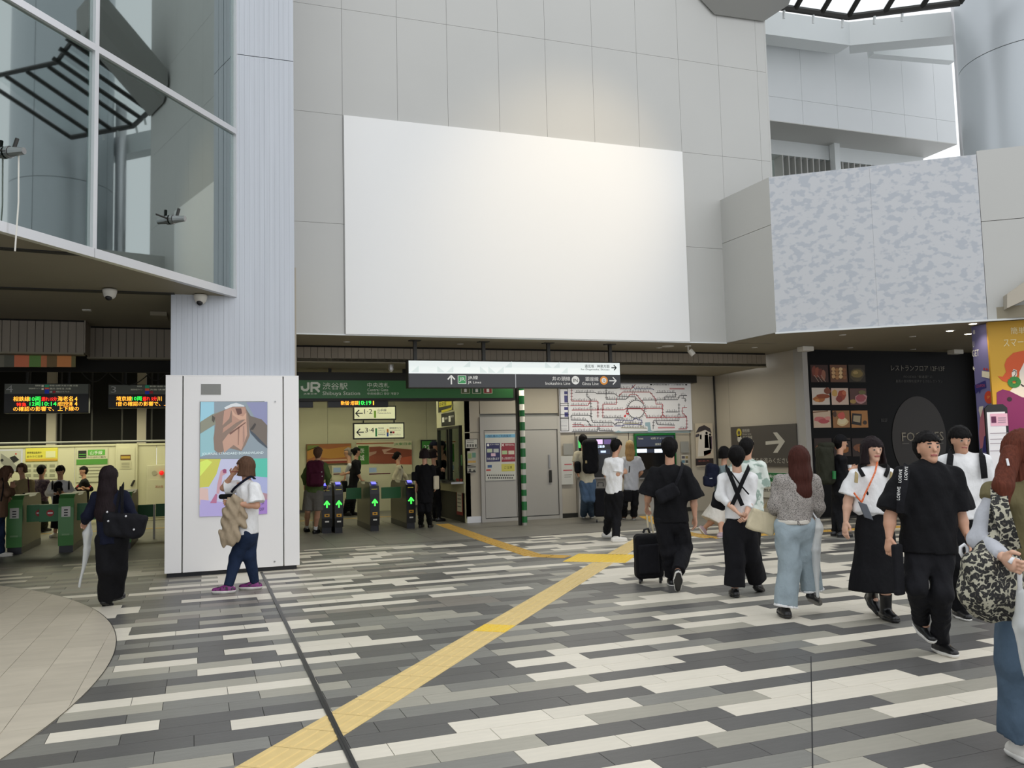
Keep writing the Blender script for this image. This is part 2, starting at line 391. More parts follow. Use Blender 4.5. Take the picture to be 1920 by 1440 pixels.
for i in range(-1, 2):
    for j in range(-1, 2): 
        e1 = nrm((dd[0], dd[1], 0)); e2 = np.cross(e1, EZ); shared(TB, 'warning_tile', jt, np.array([5.39, 11.37, .0])+e1*(i*.3)+e2*(j*.3), math.atan2(-dd[0], dd[1]))
# ================================================================ main wall (Y = 14.3) with big blank board
ZS = 3.6; WY = 14.3
ww = thing('wall_back', 'tall light grey panelled wall above the station entrance', None, (5, WY, ZS), kind='structure')
mb('wall_core').box(1.2, 10.9, WY+.03, WY+.6, ZS+.21, 16).build('wall_core', ww)
xs = [1.30]+[at(x, y, WY)[0] for x, y in ((641, 100), (744, 100), (838, 100), (934, 100), (1022, 100), (1110, 100), (1193, 100), (1271, 100), (1346, 100), (1418, 100))]+[10.93]
zj = [ZS, 5.48, 7.38, 9.27, 11.16, 13.05, 15.0]
for i in range(len(xs)-1):
    for k in range(len(zj)-1):
        mb('wall_panel').box(xs[i]+.0025, xs[i+1]-.0025, WY, WY+.03, zj[k]+(.0025 if k else 0), zj[k+1]-.0025).build('panel', ww)
mb('wall_panel').box(10.90, 10.94, WY-.002, WY+.62, ZS+.21, 16).build('corner_trim', ww)
mb('white_beam').box(1.25, 9.66, WY-.012, WY+.02, ZS-.02, ZS).build('bottom_trim', ww)
bb = mb('sheet_white'); p = at(644, 217, WY); bb.box(p[0], at(1279, 400, WY)[0]+.04, WY-.035, WY-.013, ZS+.0, p[2])
bb.build('blank_board', label='huge blank white board on the grey wall above the station entrance', cat='board', org=(6, WY, ZS))
# ribbed column at the left of the wall, box pillar in front of it
colm = thing('trim_1', 'tall ribbed metal clad column beside the glass box', None, (.4, 12.6, 2.72), kind='structure')
for (za, zb) in ((2.73, 7.42), (7.43, 12.0)):
    x = mb('ribbed_panel'); n = 24
    for i in range(n):
        xa = -.468+i*(1.666/n); d = .004*math.sin(i*2.3)+.004*math.sin(i*.9)
        x.box(xa, xa+1.666/n-.001, 12.58+d*.5, 12.66, za, zb)
    x.build('ribbed_panel', colm)
mb('wall_core').box(-.46, 1.19, 12.65, 14.3, 2.73, 12).build('column_core', colm)
for x_ in (-.468, 1.19): mb('ribbed_panel').box(x_-.004, x_+.008, 12.62, 14.3, 2.73, 12).build('side_panel', colm)
bx = thing('advertising_pillar', 'white panelled pillar box carrying the portrait advertising screen', 'pillar', (.36, 12.43, 0))
for a, b in ((-.525, -.313), (-.297, 1.012), (1.028, 1.235)): mb('box_white').box(a, b, 12.43, 12.5, .06, 2.712).build('front_panel', bx, bevel=.004)
mb('wall_core').box(-.515, 1.225, 12.49, 13.3, .06, 2.70).build('core', bx)
mb('black_metal').box(-.50, 1.20, 12.50, 13.2, 0, .06).build('plinth', bx)
mb('box_white').box(-.525, -.51, 12.5, 13.3, .06, 2.712).build('side_panel', bx); mb('box_white').box(1.22, 1.235, 12.5, 13.3, .06, 2.712).build('side_panel', bx)
mb('box_white').box(-.525, 1.235, 12.43, 13.3, 2.712, 2.725).build('top_cap', bx)
mb('wall_core').box(-.073, .184, 12.424, 12.43, 2.456, 2.603).build('grille', bx)
for px_, py_ in ((516, 753), (515, 1053)):
    p = at(px_, py_, 12.42); mb('steel').tube([p, p+EY*.012], .012, 10).build('lock', bx)
# soffit (z = 3.6)
mb('soffit').prism([(1.19, WY+.5, ZS), (1.19, 16.2, ZS), (11.95, 16.2, ZS), (11.95, 15.3, ZS), (17.9, 15.3, ZS), (17.6, 5, ZS), (16.6, 5.6, ZS), (12.55, 10.72, ZS), (9.75, 12.83, ZS), (9.68, WY+.5, ZS)], (0, 0, .2)).build('ceiling', kind='structure', label='dark grey soffit over the station entrance')
mb('soffit').box(1.19, 9.7, WY+.02, WY+.52, ZS-.01, ZS-.0).build('trim_2', kind='structure')
# fascia of narrow cladding panels
fa = thing('trim_3', 'brown grey fascia of narrow vertical panels over the ticket gates', None, (6, 15.85, 3.4), kind='structure')
FYY = 15.85; z0 = at(553, 677, FYY)[2]; xr = at(1436, 670, FYY)[0]
me = mb('cladding').box(.003, .121, 0, .02, 0, ZS-.035-z0).mesh('cladding_panel')
n = int((xr-1.2)/.124)
for i in range(n): shared(me, 'cladding_panel', fa, (xr-.124*(i+1), FYY, z0))
mb('dark_void').box(1.2, xr, FYY+.02, FYY+.1, z0, ZS).build('backing', fa)
mb('soffit').box(1.2, xr, FYY-.01, FYY+.12, z0-.02, z0).build('lower_rail', fa)
mb('soffit').prism([(1.2, FYY, z0), (xr, FYY, z0), (11.93, 18.3, z0), (1.2, 18.3, z0)], (0, 0, .06)).build('ceiling.001', kind='structure', label='low grey ceiling between the fascia and the ticket machines')
# ================================================================ door wall (Y = 18.3), arrow wall (X = 11.93)
DY = 18.3
dw = thing('wall_right', 'pale panelled wall with grey doors behind the gates', None, (8.5, DY, 0), kind='structure')
for a, b, za, zb in ((5.42, 5.78, .10, 2.0), (5.42, 5.78, 2.01, z0), (5.79, 7.7, 2.42, z0), (7.71, 8.1, .1, 2.2), (7.71, 8.1, 2.21, z0), (8.11, 9.5, .1, z0), (9.51, 11.18, .1, z0), (11.2, 11.95, 0, z0)):
    mb('beige_wall').box(a+.004, b-.004, DY-(.03 if a > 11.1 else 0), DY+.05, za, zb-.004).build('wall_panel', dw)
mb('wall_core').box(5.58, 11.95, DY+.055, DY+.3, 0, 3.6).build('wall_core', dw)
mb('dark_steel').box(7.75, 11.2, DY-.02, DY+.02, 0, .1).build('baseboard', dw)
mb('silver').box(5.44, 5.76, DY-.02, DY+.02, 0, .14).build('baseboard', dw)
def door(name, x0, x1, z1, leafs, label):
    d = thing(name, label, None, ((x0+x1)/2, DY, 0), kind='structure')
    f = mb('door_grey'); f.box(x0, x0+.09, DY-.05, DY, 0, z1); f.box(x1-.07, x1, DY-.05, DY, 0, z1); f.box(x0+.091, x1-.071, DY-.045, DY, z1-.3, z1); f.box(x0+.091, x1-.071, DY-.04, DY, 0, .07); f.build('door_frame', d)
    for a, b in leafs: mb('door_grey').box(a+.006, b-.006, DY-.025, DY, .09, z1-.31).build('door_leaf', d)
    return d
d1 = door('door_1', 5.77, 7.72, at(905, 782, DY)[2], ((5.87, 6.62), (6.62, 7.64)), 'grey metal double door behind the green and white striped post')
p = at(1030, 865, DY-.04); mb('steel').box(p[0]-.02, p[0]+.02, DY-.05, DY-.03, p[2]-.15, p[2]+.15).build('door_handle', d1)
p = at(1032, 893, DY-.04); mb('dark_steel').box(p[0]-.03, p[0]+.03, DY-.06, DY-.03, p[2]-.14, p[2]+.14).build('lock_plate', d1)
AX = 11.93
aw = thing('wall_left', 'beige side wall carrying the big arrow sign', None, (AX, 16.5, 0), kind='structure')
for a, b in ((15.15, 17.66), (17.67, 18.3)): mb('beige_wall').box(AX-.0, AX+.06, a, b, 0, ZS).build('wall_panel', aw)
mb('wall_core').box(AX+.05, AX+.3, 15.1, 18.5, 0, 3.9).build('wall_core', aw)
mb('door_grey').box(AX-.03, AX+.1, 14.86, 15.15, 0, ZS).build('edge_column', aw)
mb('dark_steel').tube([(AX-.03, 18.24, 0), (AX-.03, 18.24, 3.4)], .02, 8).build('corner_pipe', aw)
# black wall of the restaurant advert
mb('black_wall').box(AX+.02, 17.2, 15.08, 15.2, 0, ZS).build('wall_front', kind='structure', label='black glossy wall carrying the restaurant advert')
mb('soffit').box(17.2, 17.9, 14.6, 15.2, 0, ZS).build('trim_4', kind='structure')
# ================================================================ overhead block at the right
R0 = np.array([9.66, WY, 0]); R1 = np.array([9.71, 12.80, 0]); R2 = np.array([16.6, 5.62, 0])
dB = nrm(np.array([12.5, 10.74, 0])-R1); R2 = R1+dB*9.5
nB = np.cross(dB, EZ)
ZT = onplane(1444, 332, R1, nB)[2]
rb = thing('trim_5', 'angular grey overhead block jutting out at the right', None, tuple(R1+EZ*ZS), kind='structure')
mb('wall_core').prism([R0+EZ*(ZS+.21)+EX*.1, R1+EZ*(ZS+.21)+EX*.1+EY*.05, R2+EZ*(ZS+.21)-nB*.06, R2+EZ*(ZS+.21)+EX*4+EY*2, (17.5, 14.5, ZS+.21), (10.95, WY+.2, ZS+.21)], (0, 0, ZT-ZS-.28)).build('core', rb)
zc = (ZT+ZS)/2+.55
for za, zb in ((ZS, zc-.004), (zc+.004, ZT)):
    q = [R0+EZ*za-EX*.0, R1+EZ*za, R1+EZ*zb, R0+EZ*zb]; mb('wall_panel').prism(q, (.06, 0, 0)).build('side_panel', rb)
def bp(px_, py_): return onplane(px_, py_, R1, nB)
xe = [R1+dB*.02, bp(1838, 400)*[1, 1, 0]]
L1 = float((xe[1]-R1) @ dB)
def bpan(s0, s1, za, zb, m, nm='front_panel'):
    mb(m).prism([R1+dB*s0+EZ*za, R1+dB*s1+EZ*za, R1+dB*s1+EZ*zb, R1+dB*s0+EZ*zb], -nB*.05 if nB[1] < 0 else nB*.05).build(nm, rb)
bpan(0, L1/2-.001, ZS, ZT, 'mottled'); bpan(L1/2+.001, L1, ZS, ZT, 'mottled')
bpan(L1+.008, L1+2.0, ZS, zc-.3, 'wall_panel'); bpan(L1+.008, L1+2.0, zc-.29, ZT+.06, 'wall_panel'); bpan(L1+2.008, 9.5, ZS, ZT+.06, 'wall_panel')
mb('white_beam').prism([R1+EZ*(ZS-.03)-dB*.02, R2+EZ*(ZS-.03), R2+EZ*ZS, R1+EZ*ZS-dB*.02], nB*.03 if nB[1] < 0 else -nB*.03).build('bottom_trim', rb)
# ================================================================ upper right: recessed wall, louvres, beams, skylight, big pillar
UY = 17.5
uw = thing('wall_upper', 'recessed light grey upper wall under the glass roof', None, (13.5, UY, 6), kind='structure')
def U(x, y, Y=UY): return at(x, y, Y)
zb_ = U(1445, 225)[2]; zt_ = U(1437, 70)[2]; zj_ = U(1442, 180)[2]
xj = [11.0]+[U(x, 170)[0] for x in (1503, 1568, 1632, 1693, 1752)]+[U(1790, 200)[0]]
for i in range(6):
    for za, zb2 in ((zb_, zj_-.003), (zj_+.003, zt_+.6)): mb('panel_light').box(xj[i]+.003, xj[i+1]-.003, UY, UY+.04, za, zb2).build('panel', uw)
mb('wall_core').box(10.9, xj[-1]-.01, UY+.04, UY+.5, zb_+.01, zt_+.6).build('wall_core', uw)
mb('wall_panel').box(10.9, xj[-1], UY, UY+1.6, zb_-.02, zb_).build('underside', uw)
# dark opening with upright fins below
mb('greenish_light').box(10.5, xj[-1]+.1, UY+2.2, UY+2.3, 4, zb_+.5).build('trim_6', kind='structure')
fi = thing('louvre_screen', 'row of upright grey louvre fins in the gap under the upper wall', 'louvres', (12.5, UY+1.2, 6))
for i in range(22):
    xa = U(1462, 290, UY+1.2)[0]+i*.20
    if xa > xj[-1]-.3: break
    mb('wall_panel').box(xa, xa+.03, UY+1.1, UY+1.45, 4.2, zb_-.42).build('fin', fi)
mb('white_beam').box(10.9, xj[-1]-.1, UY+1.1, UY+1.5, zb_-.42, zb_-.0).build('top_rail', fi)
q = U(1568, 290, UY+.9); mb('white_beam').box(q[0]-.09, q[0]+.09, UY+.85, UY+1.05, 4.2, zb_-.02).build('trim_7', kind='structure')
# box beam kinked above the upper wall
def beam(pts, h, d, m, name, label=None, parent=None, top=None):
    x = mb(m)
    for a, b in zip(pts[:-1], pts[1:]):
        a = np.array(a, float); b = np.array(b, float); t = nrm((b-a)*[1, 1, 0]); n = np.cross(EZ, t)
        x.prism([a, a+n*d, a+n*d-EZ*h, a-EZ*h], b-a)
    return x.build(name, parent, label, kind=None if parent else 'structure')
BYY = 16.8
b1, b2, b3 = at(1433, 18, BYY), at(1592, 41, BYY), at(1800, 20, 15.2)
beam([b1-EX*2.5-(b2-b1)*0, b1, b2, b3, b3+(b3-b2)*.3], .62, .5, 'white_beam', 'trim_8', 'kinked white box beam under the glass roof')
beam([at(1636, 66, 16.9), at(1790, 80, 16.6)], .5, .25, 'white_beam', 'trim_9')
# skylight frame: dark bars and glass seen at the top right
sk = thing('window_1', 'sloping glass roof with dark steel bars at the upper right', None, (14, 15.5, 10.6), kind='structure')
def sp3(x, y, z=10.6): return fl(x, y, z)
def bar(a, b, r=.06, nm='bar'): mb('dark_steel').tube([a, b], r, 6).build(nm, sk)
ZK = 10.9
g0 = [fl(1440, 10, ZK), fl(1590, 32, ZK), fl(1800, 5, ZK)]
for a, b in zip(g0[:-1], g0[1:]): bar(a, b, .07)
g1 = [p+(FH*-2.2+EZ*1.0) for p in g0]
for a, b in zip(g1[:-1], g1[1:]): bar(a, b, .06)
for t in (0, .33, .66): bar(g0[0]*(1-t)+g0[1]*t, g1[0]*(1-t)+g1[1]*t+RH*.5)
for t in (0, .33, .66, 1): bar(g0[1]*(1-t)+g0[2]*t, g1[1]*(1-t)+g1[2]*t+RH*.4)
for i in range(2):
    mb('roof_glass').poly([g0[i]+EZ*.06, g0[i+1]+EZ*.06, g1[i+1]+EZ*.06, g1[i]+EZ*.06]).build('pane', sk)
for x, y in ((1470, 14), (1525, 23), (1580, 32), (1640, 25), (1692, 20)):
    p = fl(x, y, ZK); mb('white_beam').tube([p, p-EZ*.22+FH*.05], .03, 6).build('hanger', sk)
mb('dark_void').box(10.9, 14.6, 18.4, 18.5, zt_+.2, 12.5).build('trim_17', kind='structure', label='dark strip of wall between the box beam and the glass roof')
# square duct entering at the top of the main wall
dk = mb('wall_core'); c0 = at(1395, 28, 14.2); c1 = at(1490, -60, 13.0)
dk.prism([at(1310, -5, 14.25), at(1340, 27, 14.25), at(1432, 40, 14.25), at(1478, 10, 14.25), at(1480, -40, 14.25), at(1310, -40, 14.25)], (0, -1.6, 1.6))
dk.build('trim_10', kind='structure', label='grey box beam passing over the top of the wall')
# big round pillar and slim column
pc = deep(1935, 150, 18.5); pc[2] = 0
rp_ = float(np.linalg.norm(deep(1935, 150, 18.5)-deep(1814, 150, 18.5)))
pl_ = thing('pillar', 'massive round metal clad pillar at the right edge', 'pillar', tuple(pc))
zr = deep(1935, 62, 18.5-rp_)[2]
for k, (za, zb2) in enumerate(((4.0, zr-.008), (zr+.008, 18))):
    for a in range(4):
        a0_, a1_ = math.radians(-62+a*90+.35), math.radians(28+a*90-.35)
        A = np.linspace(a0_, a1_, 16); pts = []
        for w in A: pts.append(pc+rp_*(math.sin(w)*-RH*1.0+math.cos(w)*-FH))
        inn = [pc+(p-pc)*.96 for p in pts[::-1]]
        mb('pillar_metal').prism([p+EZ*za for p in pts+inn], EZ*(zb2-za)).build('curved_panel', pl_, smooth=False)
for ch in pl_.children:
    for p in ch.data.polygons:
        if abs(p.normal[2]) < .5: p.use_smooth = True
    e = ch.modifiers.new('edges', 'EDGE_SPLIT'); e.split_angle = math.radians(25)
mb('ink').tube([pc+EZ*4.0, pc+EZ*18], rp_*.975, 40).build('core', pl_)
sc_ = deep(1806, 150, 20.0); mb('silver').tube([sc_*[1, 1, 0]+EZ*4, sc_*[1, 1, 0]+EZ*13], .17, 14).build('slim_column', label='slim bright steel column left of the massive round pillar', cat='column', smooth=True, org=(sc_[0], sc_[1], 5))
# ================================================================ glass box canopy at the left
CZ = 3.886; gA = np.array([.37, 12.6, 0]); gB = np.array([-1.214, 10.40, 0]); gD = nrm(gA-gB); gN = nrm(np.cross(gD, EZ))
if gN @ (CC-gA) < 0: gN = -gN
def gp(s, z, o=0.): return gA-gD*s+EZ*z+gN*o
def gpx(x, y):
    p = onplane(x, y, gA, gN); return float((gA-p) @ gD), p[2]
sB, _ = gpx(172, 470); _, zr1 = gpx(440, 245); _, zr2 = gpx(180, 97); _, zb1 = gpx(172, 478); _, zb0 = gpx(440, 553)
gb = thing('window_2', 'glazed box with silver frames projecting over the entrance at left', None, tuple(gA+EZ*CZ), kind='structure')
ZR = (zr1+zr2)/2; SE = 6.5
def gbar(s0, s1, z0_, z1_, nm='frame_bar', m='silver', o=.04, d=.08):
    mb(m).prism([gp(s0, z0_, o), gp(s1, z0_, o), gp(s1, z1_, o), gp(s0, z1_, o)], -gN*d).build(nm, gb)
gbar(-.02, sB-.003, CZ-.035, CZ+.07, d=.08); gbar(sB+.003, SE, CZ-.035, CZ+.07, d=.08); gbar(0, SE, ZR-.04, ZR+.04); gbar(0, SE, 9.2, 9.3)
for s in (.0, sB, sB*2): gbar(s-.03, s+.03, CZ+.07, ZR-.04); gbar(s-.03, s+.03, ZR+.04, 9.2)
for s in (0, sB): gbar(s-.045, s-.03, CZ+.07, 9.2, 'gasket', 'black_metal', .03)
for s0_, s1_ in ((.03, sB-.03), (sB+.03, 2*sB-.03), (2*sB+.03, SE)):
    for za, zb2 in ((CZ+.07, ZR-.04), (ZR+.04, 9.2)):
        mb('glazing').prism([gp(s0_, za, 0), gp(s1_, za, 0), gp(s1_, zb2, 0), gp(s0_, zb2, 0)], -gN*.012).build('pane', gb)
# interior of the glass box
def gq(s0, s1, z0_, z1_, o, m, nm, par=gb, th=.05): mb(m).prism([gp(s0, z0_, o), gp(s1, z0_, o), gp(s1, z1_, o), gp(s0, z1_, o)], -gN*th).build(nm, par)
gq(-.3, SE, CZ+.0, ZR-.02, -1.1, 'greenish', 'inner_wall')
mb('greenish').prism([gp(0, ZR-.02, -.05), gp(SE, ZR-.02, -.05), gp(SE, ZR-.02, -1.1), gp(0, ZR-.02, -1.1)], EZ*.06).build('inner_floor', gb)
for k in range(34): gq(.05, SE, ZR+.1+k*.09, ZR+.175+k*.09, -.9, 'greenish_dark', 'reflection_slat', th=.03)  # slats added inside to imitate cladding lines reflected in the upper panes
gq(0, SE, ZR, 9.2, -1.15, 'ink', 'inner_wall')
gq(.0, .03, CZ, 9.2, -.05, 'greenish_dark', 'end_wall', th=1.2)
gq(.28, .31, CZ, ZR, -.05, 'greenish_light', 'inner_post', th=.05)
gq(sB+.1, sB+.32, CZ, ZR, -.5, 'greenish_light', 'inner_post', th=.1)
gbar(0, SE, 9.3, 12, 'roof_band', 'greenish', 0, .1)
# canopy soffit z=3.88 and its dark groove
cp = [gp(-.02, CZ-.02, -.04), gp(SE, CZ-.02, -.04), np.array([-9, 6.5, CZ-.02]), np.array([-9, 16.2, CZ-.02]), np.array([-.46, 16.2, CZ-.02]), np.array([-.46, 12.6, CZ-.02])]
mb('soffit').prism(cp, EZ*.06).build('ceiling.002', kind='structure', label='low olive grey soffit under the glass box')
ga, gb_ = fl(0, 541, CZ-.03), fl(322, 552, CZ-.03)
mb('ink').ribbon([ga-(gb_-ga)*.6, gb_], .16, EZ, .012).build('trim_11', kind='structure')
ga, gb_ = fl(0, 467, CZ-.03), fl(150, 478, CZ-.03); mb('ink').ribbon([ga-(gb_-ga)*2, gb_], .12, EZ, .012).build('trim_12', kind='structure')
# left fascia, painted reflection strip, dark upper part of the hall
def lfas(x0, x1, ytop, ybot, xa, xb, name, npan):
    Yf = fl((x0+x1)/2, ytop, CZ-.02)[1]; a, b = at(x0, ytop, Yf), at(x1, ytop, Yf); zb2 = at((x0+x1)/2, ybot, Yf)[2]; zt2 = CZ-.02
    t = thing(name, None, None, tuple(a), kind='structure'); w = (b[0]-a[0])/npan
    me = mb('cladding').box(.004, w-.004, 0, .02, 0, zt2-zb2-.03).mesh('cladding_panel')
    for i in range(npan): shared(me, 'cladding_panel', t, (a[0]+w*i, Yf, zb2))
    mb('dark_void').box(a[0], b[0], Yf+.02, Yf+.2, zb2, zt2).build('backing', t)
    mb('soffit').box(a[0], b[0], Yf-.02, Yf+.22, zb2-.03, zb2).build('lower_rail', t)
    return t, a, b, Yf, zb2
t, a, b, YL, zl = lfas(-60, 158, 598, 660, 0, 0, 'trim_13', 14); tag(t, 'brown cladding fascia over the left hall, nearer stretch')
mb('cladding').box(b[0]-.0, b[0]+.02, YL, YL+.7, zl, CZ-.02).build('return_panel', t)
t, a, b2_, YL2, zl2 = lfas(164, 322, 613, 670, 0, 0, 'trim_14', 11); tag(t, 'brown cladding fascia over the left hall, farther stretch')
# coloured reflection on the beam, painted as faintly glowing blocks
st = thing('painted_reflection', 'strip of orange green and grey panels under the brown fascia at left', 'panel', (-2, YL+.3, zl-.2))
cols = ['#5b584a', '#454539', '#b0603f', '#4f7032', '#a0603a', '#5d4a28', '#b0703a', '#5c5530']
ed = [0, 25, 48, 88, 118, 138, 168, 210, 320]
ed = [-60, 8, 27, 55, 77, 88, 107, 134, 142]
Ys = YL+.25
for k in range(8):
    p, q = at(ed[k], 664, Ys), at(ed[k+1], 688, Ys); mb(flat(cols[k], .12)).box(p[0], q[0]-.004, Ys, Ys+.03, q[2], p[2]).build('reflection_block', st)
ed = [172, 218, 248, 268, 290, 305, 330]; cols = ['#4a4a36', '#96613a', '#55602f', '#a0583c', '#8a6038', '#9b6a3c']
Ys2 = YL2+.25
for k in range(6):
    p, q = at(ed[k], 674, Ys2), at(ed[k+1], 688, Ys2); mb(flat(cols[k], .12)).box(p[0], q[0]-.004, Ys2, Ys2+.03, q[2], p[2]).build('reflection_block', st)
zv = at(0, 690, Ys)[2]
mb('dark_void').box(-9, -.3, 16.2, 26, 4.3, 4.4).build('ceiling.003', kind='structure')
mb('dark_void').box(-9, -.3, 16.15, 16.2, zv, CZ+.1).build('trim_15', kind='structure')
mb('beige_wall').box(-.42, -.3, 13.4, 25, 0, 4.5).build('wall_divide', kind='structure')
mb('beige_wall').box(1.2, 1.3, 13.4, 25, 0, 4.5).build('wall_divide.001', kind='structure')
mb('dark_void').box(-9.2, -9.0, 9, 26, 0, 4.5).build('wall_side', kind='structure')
# left hall rear: cream half height wall with dark glazing above
RY = 24.4
rl = thing('wall_rear', 'cream low wall at the rear of the left hall', None, (-3, RY, 0), kind='structure')
for i in range(9): mb('cream_wall').box(-9+.97*i+.004, -9+.97*(i+1)-.004, RY, RY+.05, 0, 1.97).build('wall_panel', rl)
mb('cream_wall').box(-9, -.3, RY-.03, RY+.1, 1.95, 2.0).build('coping', rl)
wn = thing('window_3', 'dark glazed screen above the cream low wall', None, (-3, RY+.3, 2), kind='structure')
mb('dark_void').box(-9, -.3, RY+1.4, RY+1.5, 1.9, 4.4).build('backing', wn)
for i in range(12): mb('dark_steel').box(-8.6+i*.72, -8.56+i*.72, RY+.25, RY+.3, 1.97, 4.2).build('mullion', wn)
for i, w in enumerate((-3.9, -1.75)): mb('beige_wall').box(w, w+.22, RY+.4, RY+.6, 1.97, 4.2).build('post', wn)
# cables and pipes in the dark ceiling void
for k, (y0_, x0_, x1_) in enumerate(((702, 150, 205), (708, 205, 280), (700, 270, 316))):
    P = [at(x0_+(x1_-x0_)*i/8, y0_-8+22*math.sin(math.pi*i/8), 20) for i in range(9)]
    mb('dark_steel').tube(P, .012, 6).build('hanging_cable', label='cable sagging in the dark ceiling void, '+('beside sign 4', 'left of sign 3', 'beside the pillar')[k], cat='cable', org=P[0])
mb('wall_core').tube([at(-30, 832, 23), at(330, 826, 23)], .03, 6).build('trim_16', kind='structure')
# right hall: rear wall, ceiling
rr_ = thing('wall_rear.001', 'cream panelled rear wall of the right hall', None, (3, 24.3, 0), kind='structure')
for i in range(6): mb('cream_wall').box(1.3+.95*i+.004, 1.3+.95*(i+1)-.004, 24.3, 24.35, .1, 3.3).build('wall_panel', rr_)
mb('cream_wall').box(1.3, 7.2, 24.28, 24.3, .08, .14).build('skirting_rail', rr_)
mb('wall_core').box(1.3, 7.4, 24.35, 24.5, 0, 3.4).build('wall_core', rr_)
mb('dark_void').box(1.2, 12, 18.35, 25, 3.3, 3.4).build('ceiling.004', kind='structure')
mb('soffit').box(1.2, 5.42, 16.2, 17.1, z0+.05, z0+.12).build('ceiling.005', kind='structure')
# ================================================================ signs: drawing on a plane by photograph pixels
class Plane:
    def __init__(s, P, n, r=None):
        s.P = np.array(P, float); s.n = nrm(n)
        if s.n @ (CC-s.P) < 0: s.n = -s.n
        s.r = nrm(np.cross(EZ, s.n)); s.k = 0.
    def p(s, x, y, o=0.): return onplane(x, y, s.P, s.n)+s.n*o
    def uv(s, x, y):
        q = s.p(x, y); return float((q-s.P) @ s.r), float(q[2])
    def W(s, u, z, o=0.): return s.P*[1, 1, 0]+s.r*u+EZ*z+s.n*o
    def rect(s, b, x0, y0, x1, y1, m, o=.004, th=0.):
        u0, z1 = s.uv(x0, y0); u1 = s.uv(x1, y1)[0]; z0 = s.uv((x0), y1)[1] if True else 0
        b.use(m); q = [s.W(u0, z0, o), s.W(u1, z0, o), s.W(u1, z1, o), s.W(u0, z1, o)]
        return b.prism(q, s.n*th) if th else b.poly(q)
    def text(s, b, t, x0, y0, x1, y1, m, o=.006):
        u0, z1 = s.uv(x0, y0); u1 = s.uv(x1, y1)[0]; z0 = s.uv(x0, y1)[1]
        b.use(m); return b.text(t, s.W(u0, z0, o), s.r, EZ, w=u1-u0, h=z1-z0)
    def poly(s, b, pts, m, o=.005): return b.use(m).poly([s.p(x, y, o) for x, y in pts])
    def line(s, b, pts, w, m, o=.006): return b.use(m).ribbon([s.p(x, y, o) for x, y in pts], w, s.n)
    def disc(s, b, x, y, r, m, o=.006, n=20, asp=1.):
        c = s.p(x, y, o); rr = abs(s.uv(x+r, y)[0]-s.uv(x, y)[0])
        return b.use(m).poly([c+s.r*rr*math.cos(a)+EZ*rr*asp*math.sin(a) for a in np.linspace(0, 2*math.pi, n, endpoint=False)])
def up_arrow(P, b, x, y, h, m, o=.006, w=None):
    c = P.p(x, y, o); s_ = abs(P.uv(x, y-h)[1]-P.uv(x, y)[1]); w = w or s_*.16
    b.use(m); b.ribbon([c-EZ*s_*.5, c+EZ*s_*.45], w, P.n); b.ribbon([c-P.r*s_*.4+EZ*s_*.05, c+EZ*s_*.48, c+P.r*s_*.4+EZ*s_*.05], w, P.n)
def side_arrow(P, b, x, y, h, d, m, o=.006, w=None, L=1.):
    c = P.p(x, y, o); s_ = abs(P.uv(x, y-h)[1]-P.uv(x, y)[1]); w = w or s_*.16; r = P.r*d
    b.use(m); b.ribbon([c-r*s_*.55*L, c+r*s_*.5*L], w, P.n); b.ribbon([c+EZ*s_*.5+r*s_*.5*(L-1), c+r*s_*.5*L, c-EZ*s_*.5+r*s_*.5*(L-1)], w, P.n)
# ---- hanging direction sign
SY = 14.75; P = Plane((5, SY, 3), (0, -1, 0))
l, r_, t_, b_ = P.p(765, 675)[0], P.p(1163, 700)[0], P.p(765, 675)[2], P.p(765, 727)[2]
hs = thing('direction_sign', 'long hanging sign, white band over charcoal, with arrows to the railway lines', 'sign', ((l+r_)/2, SY+.1, ZS))
mb('dark_steel').box(l, r_, SY, SY+.2, b_, t_).build('housing', hs)
mat('sign_white', '#dfe6e4', .5, emit=.35); mat('sign_grey', '#cfd8d6', .5, emit=.33); mat('sign_dark', '#3b3c40', .45)
x = MB(); zm = P.p(765, 700)[2]; x.use('sign_white').box(l+.01, r_-.01, SY-.004, SY, zm, t_-.01); x.use('sign_dark').box(l+.01, r_-.01, SY-.004, SY, b_+.01, zm)
rr = random.Random(3); x.use('sign_grey'); k = int((r_-l)/.16)
for i in range(k):
    if rr.random() < .55 and not i > k-8:
        xa = l+.05+i*.16; za = zm+.02+rr.choice((0, .1)); x.poly([(xa, SY-.006, za), (xa+.14, SY-.006, za), (xa+(.14 if rr.random() < .5 else 0), SY-.006, za+.12)])
x.build('face_panel', hs)
xm = P.p(966, 700)[0]; mb('steel').box(xm-.008, xm+.008, SY-.012, SY, b_, zm).build('divider', hs)
L = MB(); o = .008
up_arrow(P, L, 846, 712, 16, 'white_print', o); P.rect(L, 858, 704, 874, 720, flat('#f2f2ee'), o); P.rect(L, 859, 705, 873, 719, flat('#3f9a5c'), o+.002)
P.text(L, 'JR', 860.5, 707.5, 871.5, 716, 'white_print', o+.004); P.text(L, 'JR線', 877, 704.5, 896, 712.5, 'white_print', o); P.text(L, 'JR Lines', 877, 714.5, 902, 720.5, 'white_print', o)
P.text(L, '井の頭線', 1035, 706, 1069, 714, 'white_print', o); P.text(L, 'Inokashira Line', 1022.5, 716, 1069, 721.5, 'white_print', o)
P.disc(L, 1078.7, 713, 7.3, 'white_print', o); P.text(L, 'IN', 1074.5, 710, 1083, 716.5, 'ink', o+.003)
P.text(L, '銀座線', 1097, 706.5, 1122, 714.5, 'white_print', o); P.text(L, 'Ginza Line', 1091, 716.5, 1122, 722, 'white_print', o)
